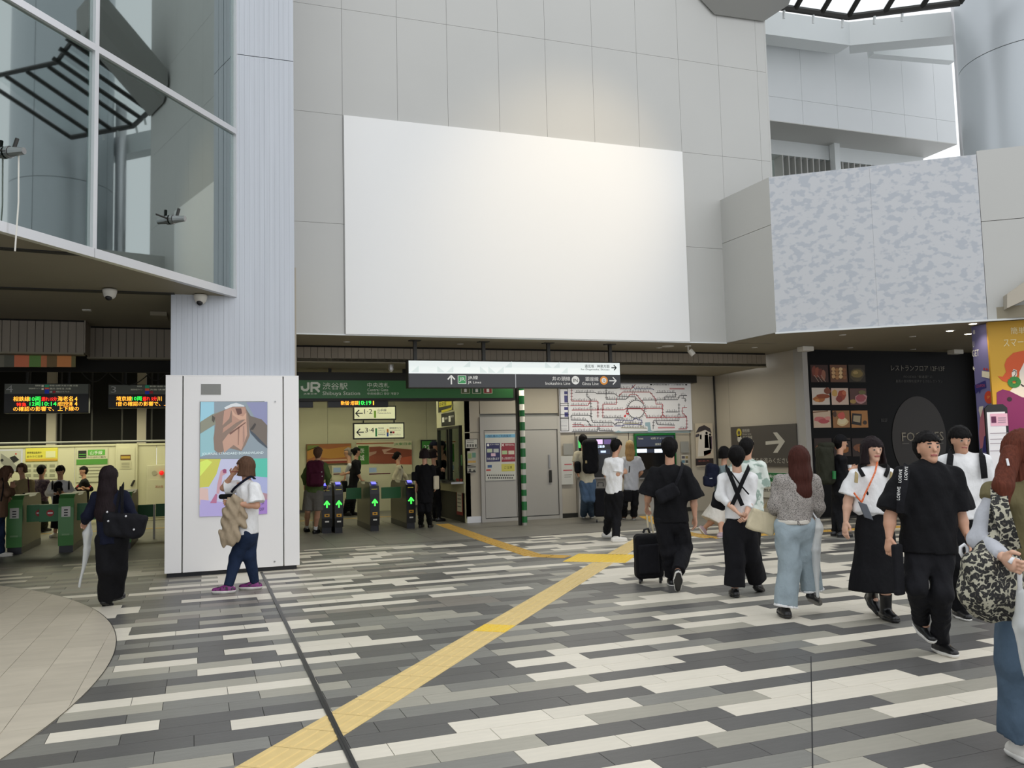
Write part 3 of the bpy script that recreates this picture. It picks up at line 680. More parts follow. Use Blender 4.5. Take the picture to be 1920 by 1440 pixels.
P.disc(L, 1132, 713.5, 7.3, flat('#ee9a3c'), o); P.disc(L, 1132, 713.5, 4.4, 'white_print', o+.002); P.text(L, 'G', 1130, 710.8, 1134, 716.2, 'ink', o+.004)
side_arrow(P, L, 1149, 714, 13, 1, 'white_print', o); side_arrow(P, L, 1151, 689.5, 9, 1, 'ink', o, w=.02)
P.text(L, '道玄坂 · 神泉方面', 1096, 683.5, 1142.5, 689.5, 'ink', o); P.text(L, 'for Dogenzaka, Shinsen', 1089, 691, 1142.5, 695, 'ink', o)
L.build('lettering', hs)
for px_ in (780, 909, 1031, 1147):
    q = P.p(px_, 660)[0]; y = mb('dark_steel'); y.box(q-.03, q+.03, SY+.05, SY+.11, t_, ZS-.02); y.box(q-.1, q+.1, SY+.0, SY+.16, ZS-.02, ZS); y.build('hanger', hs)
# ---- green station sign
GY = 17.05; P = Plane((4, GY, 3), (0, -1, 0)); mat('jr_green', '#245a2a', .4, emit=.12)
js = thing('station_sign', 'wide green station name sign over the ticket gates', 'sign', (4, GY+.15, 2.9))
x0_, x1_ = 1.31, P.p(966, 722)[0]; zt2, zb2 = P.p(600, 713)[2], P.p(600, 747)[2]
mb('dark_steel').box(x0_, x1_, GY+.01, GY+.3, zb2-.05, zt2+.16).build('housing', js)
mb('jr_green').box(x0_, x1_-.05, GY, GY+.01, zb2, zt2).build('face_panel', js)
L = MB(); mat('sign_print', '#b9bcae', .5, emit=.15); g = 'sign_print'
L.use(g); L.ribbon([P.p(x, y, .006) for x, y in ((578, 718), (578, 728), (575, 731.5), (570, 731.5), (566.5, 729), (566, 725))], .045, EY)
L.ribbon([P.p(x, y, .006) for x, y in ((584, 734), (584, 718.3), (595, 718.3), (598.5, 721), (598, 725), (594, 727), (585, 727))], .042, EY); L.ribbon([P.p(x, y, .006) for x, y in ((591, 727), (598, 734))], .045, EY)
for t, a in (('JR東日本', (569, 736.7, 594.7, 740.7)), ('渋谷駅', (604.7, 717.5, 651.5, 730.5)), ('Shibuya Station', (604.7, 734, 675, 743)), ('中央改札', (688.6, 717.5, 729.6, 726.6)), ('Central Gate', (688.6, 728.5, 727.8, 733.6)), ('中央检票口 중앙 개찰구', (688.6, 735.8, 747.8, 740.6))): P.text(L, t, *a, g); L.build('lettering', js); L = MB()
for i, c in enumerate(('#b9b98c', '#8fb098', '#a83a3a')):
    a = 864+i*21; P.rect(L, a, 722, a+17, 738, flat('#c9c9b0'), .006); P.rect(L, a+1.2, 723, a+15.8, 737, flat(('#55603a', '#2d5a3c', '#8e2a2c')[i]), .008); P.disc(L, a+8.5, 727, 2.2, 'white_print', .01); P.rect(L, a+6, 729.5, a+11, 735, 'white_print', .01)
L.build('lettering', js)
for px_, in ((620,), (760,), (900,)):
    q = P.p(px_, 700)[0]; mb('dark_steel').box(q-.03, q+.03, GY+.1, GY+.16, zt2+.16, 3.7 if False else z0+.06).build('hanger', js)
mat('led_orange', '#ffa030', emit=2.2); mat('led_green', '#30ff50', emit=1.8); mat('led_red', '#ff2818', emit=2.2); mat('led_black', '#0c0b0a', .4)
LY = 17.15; P = Plane((3, LY, 2.6), (0, -1, 0)); a, b = P.p(615, 749), P.p(728, 763)
ls = thing('departure_display', 'small black display under the green station sign showing 10:19', 'display', (3, LY+.08, 2.6))
mb('led_black').box(a[0], b[0], LY, LY+.15, b[2], zb2-.05).build('housing', ls); L = MB()
for t, q, m in (('新宿·池袋', (639, 750.8, 672, 759.5), 'led_orange'), ('10:19', (673, 751.2, 696, 759.2), 'led_green'), ('1', (699.2, 751.2, 701, 759.2), 'led_orange')): P.text(L, t, *q, m, .004)
L.build('lit_characters', ls)
a, b = P.p(561, 750), P.p(587, 764); mb('led_black').box(a[0], b[0], LY, LY+.15, b[2], zb2-.05).build('departure_display', label='blank black display box behind the white pillar under the green sign', cat='display', org=a)
# ---- platform signs inside
def board(name, label, x0, y0, x1, y1, Y, frame, face, parts=(), cat='sign', fw=.03, depth=.06, hang=0):
    P = Plane((0, Y, 0), (0, -1, 0)); a, b = P.p(x0, y0), P.p(x1, y1); z1_, z0_ = a[2], P.p(x0, y1)[2]
    t = thing(name, label, cat, ((a[0]+b[0])/2, Y+depth, z1_))
    mb(frame).box(a[0], b[0], Y, Y+depth, z0_, z1_).build('frame', t); mb(face).box(a[0]+fw, b[0]-fw, Y-.004, Y, z0_+fw, z1_-fw).build('face_panel', t)
    if hang:
        for k in (.2, .8): q = a[0]*(1-k)+b[0]*k; mb(frame).box(q-.015, q+.015, Y+.01, Y+.04, z1_, hang).build('hanger', t)
    return t, P
mat('lit_cream', '#dcdcb8', .5, emit=.30)
t, P = board('platform_sign', 'upper white hanging sign behind the gates, left arrow and one green bar', 662, 761, 743, 788, 20.5, 'dark_steel', 'lit_cream', hang=3.3)
L = MB(); side_arrow(P, L, 673, 775, 12, -1, 'ink', .008); P.text(L, '1·2', 682.5, 767, 698, 776, 'ink', .008); P.rect(L, 701, 770, 705, 783.5, flat('#7fae2e'), .008); P.text(L, '山手線', 707.5, 766.5, 724.5, 771.5, 'ink', .008); P.text(L, 'Yamanote Line', 707.5, 773, 733, 775.8, 'ink', .008); L.build('lettering', t)
t, P = board('platform_sign', 'lower, wider white hanging sign behind the gates, left arrow and three colour bars', 662, 793, 758.7, 824, 20.5, 'dark_steel', 'lit_cream', hang=at(700, 788, 20.5)[2])
L = MB(); side_arrow(P, L, 675, 810.5, 12, -1, 'ink', .008); P.text(L, '3·4', 684.5, 802, 701, 811, 'ink', .008); P.rect(L, 703.5, 803, 707, 818.5, flat('#2a8a50'), .008)
P.rect(L, 725, 804.5, 728.5, 811, flat('#e08a2a'), .008); P.rect(L, 725, 811, 728.5, 818.5, flat('#2a5ab8'), .008)
for tt, q in (('埼京線', (709, 801.5, 719.5, 804.5)), ('Saikyo Line', (709, 806, 722, 808)), ('りんかい線', (709, 809, 722, 811.5)), ('相鉄線直通', (709, 813, 722, 816)), ('湘南新宿ライン', (730, 801, 752, 804.5)), ('Shonan-Shinjuku Line', (730, 806, 751, 808)), ('成田エクスプレス', (730, 813.5, 751, 816.5))): P.text(L, tt, *q, 'ink', .008)
P.rect(L, 731, 808.8, 735, 812.5, 'ink', .008); P.rect(L, 735.5, 808.8, 739.5, 812.5, flat('#b02a3a'), .008); L.build('lettering', t)
# ---- posters on the rear wall of the right hall
RYY = 24.28
t, P = board('poster', 'orange brown landscape poster at the left of the rear wall behind the gates', 574.4, 833, 659, 871, RYY-.05, flat('#6c5530'), flat('#a8663a'), cat='poster', fw=.01, depth=.03)
L = MB(); P.poly(L, [(576, 845), (590, 838), (615, 842), (658, 836), (658, 856), (620, 860), (590, 856), (576, 862)], flat('#c08a3c'), .01); P.poly(L, [(576, 835), (600, 835), (590, 840), (576, 846)], flat('#7a8a40'), .01); P.rect(L, 603, 862, 650, 865, flat('#caa890'), .012); P.rect(L, 576, 866, 650, 869, flat('#8c3028'), .012); L.build('picture', t)
t, P = board('poster', 'red brown hills poster with green lettering behind the gates', 668, 828, 773, 893, RYY-.05, flat('#c8c4a0'), flat('#d8d2b0'), cat='poster', fw=.005, depth=.03)
L = MB(); P.rect(L, 671, 836, 692, 891, flat('#3f7a2c'), .008); P.text(L, '茨', 675, 841, 683, 850, 'white_print', .012); P.text(L, '城', 675, 853, 683, 864, 'white_print', .012)
P.poly(L, [(692, 838), (712, 837), (740, 840), (772, 843), (772, 871), (735, 870), (692, 869)], flat('#8c4630'), .01); P.poly(L, [(692, 848), (706, 846), (705, 850), (692, 856)], flat('#b8907a'), .012); P.poly(L, [(716, 843), (738, 840), (722, 848), (748, 851), (720, 851)], flat('#c8a08a'), .012); P.poly(L, [(740, 860), (772, 855), (772, 871), (742, 870)], flat('#b4563a'), .013); P.rect(L, 668, 831, 738, 833, flat('#a8502c'), .01)
P.text(L, 'JR東日本', 739, 830, 772, 836, flat('#3c9a4c'), .012); P.rect(L, 692, 877, 706, 886, flat('#9aa4b0'), .01); P.rect(L, 720, 873, 728, 889, flat('#c4c0a4'), .01); L.build('picture', t)
t, P = board('poster', 'green framed notice on the rear wall beside the ticket window', 789, 825, 819, 845, RYY-.05, 'ink', flat('#3f8f3c'), cat='poster', fw=.03, depth=.03)
L = MB(); P.text(L, '222', 794, 835, 812, 843, 'white_print', .01); L.build('lettering', t)
P = Plane((0, RYY-.6, 0), (0, -1, 0))
tm = thing('fare_machine', 'white fare adjustment machine behind the gates under the posters', 'machine', tuple(fl(735, 958)))
a, b = at(622, 873, 23.6), at(745, 893, 23.6)
mb('cream_wall').box(a[0], b[0], 23.6, 24.2, 0, a[2]).build('body', tm)
y = MB(); 
for xx in (625, 692): P2 = Plane((0, 23.6, 0), (0, -1, 0)); P2.rect(y, xx, 877, xx+14, 886, flat('#7d8ea0', .2), .006); P2.rect(y, xx, 888, xx+40, 890, flat('#5a1c2c'), .006); y.build('screen', tm); y = MB()
# ---- displays 4 and 3 in the left hall
def led(num, x0, y0, x1, y1, ym, Y, label, rows, tops):
    P = Plane((0, Y, 0), (0, -1, 0)); a, b = P.p(x0, y0), P.p(x1, y1); z1_, z0_, zm_ = a[2], P.p(x0, y1)[2], P.p(x0, ym)[2]
    t = thing('departure_display', label, 'display', ((a[0]+b[0])/2, Y+.1, z1_)); mb('dark_steel').box(a[0], b[0], Y, Y+.25, z0_, z1_).build('housing', t)
    mb(flat('#5a5d55', .10)).box(a[0]+.01, b[0]-.01, Y-.005, Y, zm_, z1_-.01).build('upper_panel', t); mb('led_black').box(a[0]+.01, b[0]-.01, Y-.005, Y, z0_+.02, zm_).build('screen', t)
    for tt, q, m in rows+tops:
        L = MB(); (P.text(L, tt, *q, m, .008) if tt else P.rect(L, *q, m, .008)); L.build('lit_text' if tt else 'colour_mark', t)
    for k in (.25, .75): q = a[0]*(1-k)+b[0]*k; mb('dark_steel').box(q-.02, q+.02, Y+.1, Y+.14, z1_, 4.3).build('hanger', t)
O, G_, R_ = 'led_orange', 'led_green', 'led_red'; mat('soft_print', '#b8b8a4', emit=.25); SPT = 'soft_print'
led('4', 8, 719, 166, 775, 738.5, 20, 'black departure display numbered 4 in the dark left hall', [
    ('相鉄線', (25, 743.5, 55.5, 752.5), O), ('10両', (56, 744, 76.5, 752.5), G_), ('遅れ15分', (78, 744.5, 106.5, 752), R_), ('海老名', (108, 743, 137, 752.5), O), ('4', (140, 744, 145, 752), O),
    ('特急', (31, 755, 49.5, 762), R_), ('12両', (56, 753.5, 76.5, 761.5), G_), ('10:14', (79, 753.5, 106, 761), G_), ('成田空港', (108, 753.5, 136, 761.5), O), ('4', (140, 753, 145, 761), O), ('の確認の影響で、上下線の', (25, 762.5, 148, 771), O)],
    [('4', (12, 722.5, 24, 735.5), 'white_print'), ('相鉄線', (66, 721.5, 76, 724.5), SPT), ('湘南新宿ライン', (54, 727, 75, 730), SPT), ('新宿·池袋·大宮·川越 方面', (93, 721.5, 146, 724.5), SPT), ('横浜·海老名 方面', (93, 727, 133, 730.5), SPT), ('成田エクスプレス', (105, 733, 130, 736), SPT),
     (None, (84, 721.5, 92, 726), flat('#2a7a5a', .3)), (None, (84, 727, 92, 730), flat('#b04a30', .3)), (None, (84, 730, 92, 738), flat('#20308a', .3)), (None, (93, 733, 98, 737), 'white_print'), (None, (99, 733, 104, 737), flat('#7a2028', .3)), (None, (78, 722, 82, 725.5), SPT), (None, (78, 727.5, 82, 731), SPT)])
led('3', 203, 721, 326, 765, 739.5, 20, 'black departure display numbered 3, partly behind the white pillar', [
    ('埼京線', (218, 743, 247, 752), O), ('10両', (248, 743.5, 266, 751.5), G_), ('遅れ 5分', (267.5, 744, 294, 751.5), R_), ('川', (295, 743.5, 303, 752), O), ('!音の確認の影響で、上', (218, 753, 316, 761.5), O)],
    [('3', (208, 724.5, 218, 736.5), 'white_print'), ('埼京線', (257, 723, 266, 726), SPT), ('湘南新宿ライン', (245, 729, 267, 732), SPT), ('新宿·池袋·大宮', (281, 723, 318, 726), SPT), ('方面·快速', (281, 729, 310, 732), SPT),
     (None, (272, 722.5, 280, 727.5), flat('#2a7a5a', .3)), (None, (272, 728.5, 280, 733), flat('#b04a30', .3)), (None, (272, 733, 280, 739), flat('#20308a', .3)), (None, (281, 733.5, 287, 738), flat('#7a2028', .3))])
# ---- rear wall of the left hall: posters, door, hydrant cabinet
RL = RY-.02
t, P = board('poster', 'yellow notice on the cream wall of the left hall', 48, 840.5, 108, 866, RL, flat('#c9c24a'), flat('#d8cf4c'), cat='poster', fw=.01, depth=.02)
L = MB(); P.text(L, '携帯電話使用中', 51, 847, 78, 851, 'ink', .01); P.text(L, 'まわりに注意', 51, 854, 80, 858, 'ink', .01); P.rect(L, 86, 846, 104, 858, flat('#d8d8a8'), .01); P.rect(L, 48.5, 861, 107.5, 865, flat('#c89a3a'), .01); L.build('lettering', t)
t, P = board('poster', 'pale notice with diagrams under the yellow notice in the left hall', 44, 867, 108, 900, RL, flat('#b4b498'), flat('#c0c0a4'), cat='poster', fw=.01, depth=.02)
L = MB(); [P.rect(L, 48+i*15, 871+j*9, 58+i*15, 876+j*9, flat('#8f9078'), .01) for i in range(4) for j in range(3)]; L.build('picture', t)
t, P = board('poster', 'black and white framed notice at the far left of the cream wall', -12, 843, 42, 884, RL, 'silver', flat('#bcbcae'), cat='poster', fw=.04, depth=.04)
L = MB(); P.poly(L, [(2, 850), (20, 862), (36, 880), (22, 882), (2, 868)], flat('#8c8c84'), .01); P.poly(L, [(18, 858), (28, 854), (36, 862), (26, 868)], 'ink', .012); P.disc(L, 4, 863, 3, 'ink', .012); P.disc(L, 30, 851, 1.6, flat('#c03028'), .012); L.build('picture', t)
t, P = board('poster', 'white line map with green bands on the left hall wall', 143, 841, 202, 905, RL, flat('#b8b89c'), flat('#c4c4a8'), cat='poster', fw=.01, depth=.02)
L = MB(); P.rect(L, 147, 845, 162, 859, 'ink', .01); P.rect(L, 148, 851, 161, 853, flat('#4f9a3a'), .012); P.rect(L, 148, 855.5, 161, 857, flat('#4f9a3a'), .012); P.rect(L, 165, 843.5, 197, 854, flat('#5aa63e'), .01); P.text(L, '山手線', 169, 845.5, 192, 852.5, 'white_print', .012); P.text(L, 'のりばのご案内', 164, 856, 198, 859, 'ink', .01)
P.rect(L, 143.5, 861.5, 201.5, 872, flat('#4f8f38'), .01); [P.rect(L, 148, 876+k*6, 196, 877.5+k*6, flat('#8a8a74'), .01) for k in range(4)]; L.build('lettering', t)
dr = thing('door_2', 'cream service door at the rear of the left hall', None, tuple(at(236, 974, RY)), kind='structure')
P = Plane((0, RY-.08, 0), (0, -1, 0)); a, b = P.p(217, 832), P.p(257, 974)
mb('cream_wall').box(a[0], b[0], RY-.08, RY, 0, a[2]).build('door_frame', dr, bevel=.01); a, b = P.p(221, 840), P.p(252, 972); mb('cream_wall').box(a[0], b[0], RY-.1, RY-.08, .05, a[2]).build('door_leaf', dr)
h = P.p(248, 907, .05); mb('dark_steel').tube([h-EX*.02-EZ*.06, h+EX*.03+EZ*.05, h+EX*.06+EZ*.09], .025, 6).build('door_handle', dr)
L = MB(); P.rect(L, 226, 853, 245, 862.5, flat('#6a4a2a'), .03); P.rect(L, 227, 855.5, 244, 860, flat('#b89a3a'), .032); P.rect(L, 225, 865, 246, 880, flat('#c0bc9c'), .03); [P.rect(L, 228, 868+3*k, 243, 869+3*k, flat('#8c8a74'), .033) for k in range(4)]; L.build('notice', dr)
hy = thing('hydrant_cabinet', 'cream fire hydrant cabinet with a red lamp in the left hall', 'cabinet', tuple(at(292, 974, RY)))
P = Plane((0, RY-.25, 0), (0, -1, 0)); a, b = P.p(275, 872), P.p(318, 974); mb('cream_wall').box(a[0], b[0], RY-.25, RY-.03, 0, a[2]).build('body', hy, bevel=.015)
a2, b2_ = P.p(279, 900), P.p(314, 970); mb('cream_wall').box(a2[0], b2_[0], RY-.27, RY-.25, .08, a2[2]).build('cabinet_door', hy)
x = MB(); P.disc(x, 289.5, 887, 5, flat('#a8a68c'), .01); x.build('speaker', hy); c = P.p(303, 886.5, .05); mat('red_lamp', '#c01818', emit=1.0); mb('red_lamp').sphere(c, .06).build('red_lamp', hy, smooth=True)
L = MB(); P.text(L, '消火栓', 291, 910, 306, 915, flat('#a05038'), .03); L.build('lettering', hy)
# ---- ticket gates
mat('gate_green', '#4f8a4a', .35); mat('gate_side', '#a8a68c', .45); mat('gate_steel', '#6d6a5c', .3, metal=.4); mat('flap_green', '#0f6b30', .4); mat('flap_lit', '#176e34', .4)
mat('arrow_lit', '#3fe04a', emit=1.5); mat('blue_lit', '#6a6af0', emit=1.2)
def gate(name, label, x, y, z, wd, ln, front, side, style, group=None):
    t = thing(name, label, 'gate', (x, y, 0)); X0, X1 = x-wd/2, x+wd/2
    pr = [(0, .12), (-.02, .3), (-.02, z-.22), (.03, z-.06), (.14, z), (.6, z+.0), (.75, z-.04), (ln-.6, z-.04), (ln-.45, z), (ln-.14, z), (ln-.03, z-.06), (ln+.02, z-.22), (ln+.02, .3), (ln, .12)]
    mb(side).prism([(X0+.02, y+a, b) for a, b in pr], (wd-.04, 0, 0)).build('body', t)
    fr = mb(front); q = pr[:5]
    for (a0, b0), (a1, b1) in zip(q[:-1], q[1:]): fr.prism([(X0, y+a0-.01, b0), (X0, y+a1-.01, b1), (X0, y+a1+.05, b1), (X0, y+a0+.05, b0)], (wd, 0, 0))
    fr.build('front_cover', t); mb(front).prism([(X0, y+.14, z-.005), (X0, y+.6, z-.005), (X0, y+.6, z+.012), (X0, y+.14, z+.012)], (wd, 0, 0)).build('top_cover', t)
    mb('black_metal').box(X0+.01, X1-.01, y+.03, y+ln-.03, 0, .12).build('plinth', t)
    P = Plane((x, y-.035, 0), (0, -1, 0)); L = MB(); s_ = lambda u, v, h_, m, o=.0: L.use(m).poly([(x-u, P.P[1]-o, v), (x+u, P.P[1]-o, v), (x+u, P.P[1]-o, v+h_), (x-u, P.P[1]-o, v+h_)])
    if style == 'dark':
        L.use('arrow_lit'); L.ribbon([(x, P.P[1], .52), (x, P.P[1], .64)], .03, EY); L.ribbon([(x-.05, P.P[1], .58), (x, P.P[1], .645), (x+.05, P.P[1], .58)], .03, EY)
        L.build('lit_arrow', t); L = MB(); s_ = lambda u, v, h_, m, o=.0: L.use(m).poly([(x-u, P.P[1]-o, v), (x+u, P.P[1]-o, v), (x+u, P.P[1]-o, v+h_), (x-u, P.P[1]-o, v+h_)])
        s_(.05, .33, .06, flat('#d8a030')); s_(.025, .35, .02, 'ink', .002); s_(.04, .22, .03, 'plastic_white')
        L.build('sticker', t); mb(flat('#e8d84a', .5)).box(x-.06, x+.06, y+.0, y+.05, z-.17, z-.12).build('ticket_slot', t); mb('blue_lit').prism([(x-.05, y+.05, z-.02), (x+.05, y+.05, z-.02), (x+.05, y+.14, z+.015), (x-.05, y+.14, z+.015)], (0, .01, .01)).build('card_reader', t)
    else:
        s_(.07, .62, .18, 'plastic_white'); L.use('ink'); [L.box(x-.03, x+.03, P.P[1]-.004, P.P[1]-.002, .64+.045*k, .66+.045*k) for k in range(3)]; s_(.06, .3, .03, flat('#7ba070')); L.build('notice', t)
    return t
def flap(x0, x1, y, z0_, z1_, g_, m='flap_green', noentry=False):
    f = mb(m).box(min(x0, x1), max(x0, x1), y, y+.05, z0_, z1_).build('flap', g_)
    if noentry:
        c = np.array([(x0+x1)/2, y-.004, (z0_+z1_)/2]); L = mb(flat('#b02828')); L.poly([c+EX*.06*math.cos(a)+EZ*.06*math.sin(a) for a in np.linspace(0, 6.283, 16, endpoint=False)]); L.use('white_print').box(c[0]-.04, c[0]+.04, y-.008, y-.005, c[2]-.012, c[2]+.012); L.build('no_entry_mark', f)
GT = []
for nm, px_, py_, wd in (('leftmost black ticket gate, next to the man with the maroon backpack', 613, 1000, .21), ('black ticket gate in the middle of the right hall', 703, 996, .19), ('black ticket gate nearest the ticket window', 771, 991, .19)):
    p = fl(px_, py_); GT.append(gate('ticket_gate', nm, p[0], p[1], .98, wd, 1.7, 'plastic_black', 'gate_steel', 'dark'))
p = fl(633, 1000); gate('ticket_gate', 'chrome edged black gate end right beside the leftmost black gate', p[0]+.03, p[1]+.02, 1.0, .17, 1.6, 'plastic_black', 'steel', 'dark')
p = fl(771, 991); flap(p[0]-.1, p[0]-.52, p[1]+.5, .62, .86, GT[2], 'flap_lit')
p = fl(703, 996); flap(p[0]-.1, p[0]-.42, p[1]+1.0, .62, .86, GT[1], 'flap_lit')
for nm, px_, py_ in (('green ticket gate at the far left of the left hall', 26, 1040), ('green ticket gate left of the woman with the navy jacket', 123, 1036), ('green ticket gate half hidden by the woman with the navy jacket', 232, 1030)):
    p = fl(px_, py_); GT.append(gate('ticket_gate', nm, p[0], p[1], 1.0, .24, 1.9, 'gate_green', 'gate_side', 'light'))
g1_, g2_, g3_ = fl(26, 1040), fl(123, 1036), fl(232, 1030)
fz0, fz1 = .53, .83
flap(g1_[0]+.13, g1_[0]+.53, g1_[1]+.3, fz0, fz1, GT[3], noentry=True)
flap(g2_[0]-.47, g2_[0]-.12, g2_[1]+.3, fz0, fz1, GT[4], noentry=True)
flap(g2_[0]+.13, g2_[0]+.48, g2_[1]+.3, fz0, fz1, GT[4])
P = Plane((0, 18.6, 0), (0, -1, 0))
a, b = P.p(257, 947), P.p(287, 969); flap(a[0], b[0], 18.6, b[2], a[2], GT[5])
a, b = P.p(292, 945), P.p(330, 967); flap(a[0], b[0], 18.6, b[2], a[2], GT[5])
p = at(289, 960, 18.6); mb('plastic_white').box(p[0]-.02, p[0]+.02, 18.6, 18.66, 0, p[2]+.15).build('barrier_post', label='thin white post between the two dark green flaps', cat='post', org=(p[0], 18.6, 0))
P = Plane((0, 18.7, 0), (0, -1, 0))
mb('dark_steel').box(b[0]-.02, b[0]+.04, 18.6, 18.66, 0, a[2]).build('barrier_post', label='dark post behind the white pillar edge', cat='post', org=(b[0], 18.6, 0))
a = at(257, 960, 18.62); mb('dark_steel').box(a[0]-.05, a[0]+.0, 18.6, 18.66, 0, at(257, 950, 18.6)[2]).build('barrier_post', label='dark post beside the half hidden green gate', cat='post', org=(a[0], 18.6, 0))
# yellow floor line behind the gates
mb('tactile_orange').box(-9, -.45, 21.3, 21.42, 0, .004).build('yellow_floor_line', label='thin yellow line on the floor of the left hall', cat='floor line', org=(-4, 21.3, 0))
mb('tactile_orange').box(1.35, 7, 21.3, 21.42, 0, .004).build('yellow_floor_line', label='thin yellow line on the floor behind the right gates', cat='floor line', org=(4, 21.3, 0))
# ---- staffed window (plane X = 5.42)
BX = 5.42
bo = thing('ticket_office', 'staffed ticket window with steel frame beside the gates', 'booth', (BX, 19.5, 0)); P = Plane((BX, 19.5, 0), (-1, 0, 0))
zt3 = P.uv(866, 790)[1]
ya, yb = P.p(862, 850)[1], P.p(822, 850)[1]
zw0, zw1 = P.p(866, 903)[2], P.p(866, 797)[2]
x = mb('cream_wall'); x.box(BX, BX+.12, 18.3, 18.4, 0, 3.4); x.box(BX, BX+.12, yb, yb+.12, 0, 3.4); x.box(BX+.13, BX+1.7, yb, yb+.12, 0, 3.4); x.box(BX, BX+.12, 18.4, yb, zw1, 3.4); x.build('wall_panel', bo)
mb('dark_steel').box(BX+.02, BX+.5, 18.4, yb, 0, zw0-.25).build('lower_front', bo)
mb('steel').box(BX-.3, BX+.4, 18.4, yb, zw0-.04, zw0).build('counter', bo)
mb('cream_wall').box(BX-.02, BX+.05, 18.35, yb, zw0-.25, zw0-.04).build('apron', bo)
for yy in (ya, (ya+yb)/2-.1, (ya+yb)/2+.1, yb): mb('dark_steel').box(BX-.02, BX+.06, yy-.03, yy+.03, zw0, zw1).build('window_frame', bo)
mb('dark_steel').box(BX-.02, BX+.06, ya, yb, zw1-.06, zw1).build('window_frame', bo)
mb('booth_glass').box(BX+.02, BX+.03, ya, yb, zw0, zw1-.06).build('pane', bo)
mb('cream_wall').box(BX+1.6, BX+1.7, 18.5, yb-.05, 0, 3.3).build('inner_wall', bo); mb('dark_steel').box(BX+.8, BX+1.5, 19, 20.3, 0, 1.5).build('inner_cabinet', bo)
area('office_light', (BX+.9, 20, 3.1), (.6, 2), 14, WARMF)
L = MB(); P.rect(L, 822, 752, 850, 774, flat('#22221a'), .01); P.rect(L, 824, 754, 848, 764, flat('#c9c02a'), .013); P.text(L, '中央線', 825, 755, 838, 763, 'ink', .016); P.poly(L, [(828, 770), (847, 764), (850, 756), (848, 768), (830, 774)], flat('#c9c02a'), .014)
P.rect(L, 828, 776, 853, 800, 'ink', .01); P.rect(L, 830, 783, 834, 792, 'white_print', .013); P.text(L, '精算', 835, 783, 840, 787, 'white_print', .013); P.rect(L, 842, 780, 846, 791, 'white_print', .013); P.text(L, '案内所', 847, 779, 852, 783, 'white_print', .013)
P.rect(L, 856, 897, 869, 964, flat('#8c2a26'), .012); P.rect(L, 857.5, 902, 867.5, 958, flat('#d6d2c0'), .015); [P.rect(L, 859, 906+7*k, 866, 908+7*k, flat('#8a8a80'), .018) for k in range(7)]
P.rect(L, 865, 853, 868, 873, flat('#2c6a3a'), .015); L.build('notices', bo)
# small notices on the wall, big notice on the door
def paper(name, label, x0, y0, x1, y1, Y, bg, items, cat='notice', th=.004):
    P = Plane((0, Y, 0), (0, -1, 0)); a, b = P.p(x0, y0), P.p(x1, y1); t = thing(name, label, cat, tuple(a)); L = MB()
    P.rect(L, x0, y0, x1, y1, bg, .0, th); L.build('sheet', t); L = MB()
    for it in items:
        if it[0] == 't': P.text(L, it[1], *it[2], it[3], th+.003)
        elif it[0] == 'r': P.rect(L, *it[1], it[2], th+.002+.001*(len(it) > 3))
        elif it[0] == 'p': P.poly(L, it[1], it[2], th+.004)
        elif it[0] == 'd': P.disc(L, *it[1], it[2], th+.004)
    if L.f: L.build('print', t)
    return t
WP = 'white_print'
paper('notice', 'small framed notice with dark border on the wall left of the grey door', 872, 823, 895.5, 841, 18.26, 'ink', [('r', (873, 824, 894.5, 840), flat('#c4c2b8'))]+[('r', (875+5*i, 833, 878.5+5*i, 838), flat('#55554f'), 1) for i in range(4)]+[('r', (875, 826, 888, 827), flat('#77776f'), 1), ('r', (875, 829, 888, 830), flat('#77776f'), 1)])
paper('notice', 'pale leaflet with coloured diagrams on the wall left of the grey door', 876, 846, 893, 872, 18.26, flat('#a8a598'), [('r', (877, 850, 884, 860), flat('#8a9a60')), ('r', (885, 849, 892, 858), flat('#5f8a78')), ('r', (877, 864, 892, 868), flat('#c09a50'))])
paper('notice', 'black line drawing on the wall under the leaflet', 876, 874, 893, 887, 18.262, flat('#a7a498'), [('r', (877, 875, 892, 876.5), 'ink'), ('r', (877, 884, 892, 886), 'ink'), ('r', (879, 879, 883, 884), flat('#44443f')), ('r', (887, 881, 891, 884), flat('#44443f'))])
big = [('r', (909.5, 815, 966, 821), flat('#6fa8c8')), ('t', '改札機のご利用案内', (914, 815.5, 958, 820.5), flat('#2a3a5a')), ('r', (911, 831, 938, 866), flat('#2c2c5c')), ('r', (939.5, 831, 966, 866), flat('#8a2a38')),
    ('d', (915, 834.5, 2.2), WP), ('t', 'ICカード利用', (919, 832.5, 935, 835), WP), ('r', (913, 841.5, 923, 848.5), flat('#b8c4a8'), 1), ('r', (925, 841.5, 935, 848.5), flat('#b4b8b4'), 1), ('r', (920.5, 850, 929, 855.5), flat('#d8b8c8'), 1), ('t', '改札を通れます', (913, 858, 936, 863), WP),
    ('t', '×', (940, 832, 945, 837), WP), ('t', '利用できません', (947, 832.5, 964, 836), WP), ('r', (941, 845, 951, 852), flat('#a8c090'), 1), ('r', (953, 845, 964, 852), flat('#c8c0b0'), 1), ('t', 'きっぷをお持ち下さい', (941, 857, 965, 862), WP),
    ('r', (914, 872, 922, 877), flat('#3a5a8a'), 1), ('r', (911.5, 880, 920, 883), flat('#b84a40'), 1), ('r', (940, 870, 965, 884), flat('#c4bc5a'), 1), ('t', 'ご注意', (945, 874, 960, 879), 'ink')]
big += [('d', (914+4*i, 891, 1.3), 'ink') for i in range(13)]+[('d', (916+4*i, 896, 1.3), 'ink') for i in range(12)]
paper('poster', 'large white ticket notice with navy and red panels on the grey door', 908.5, 812.5, 967, 901.5, 18.26, flat('#c4c4bc'), big, cat='poster')
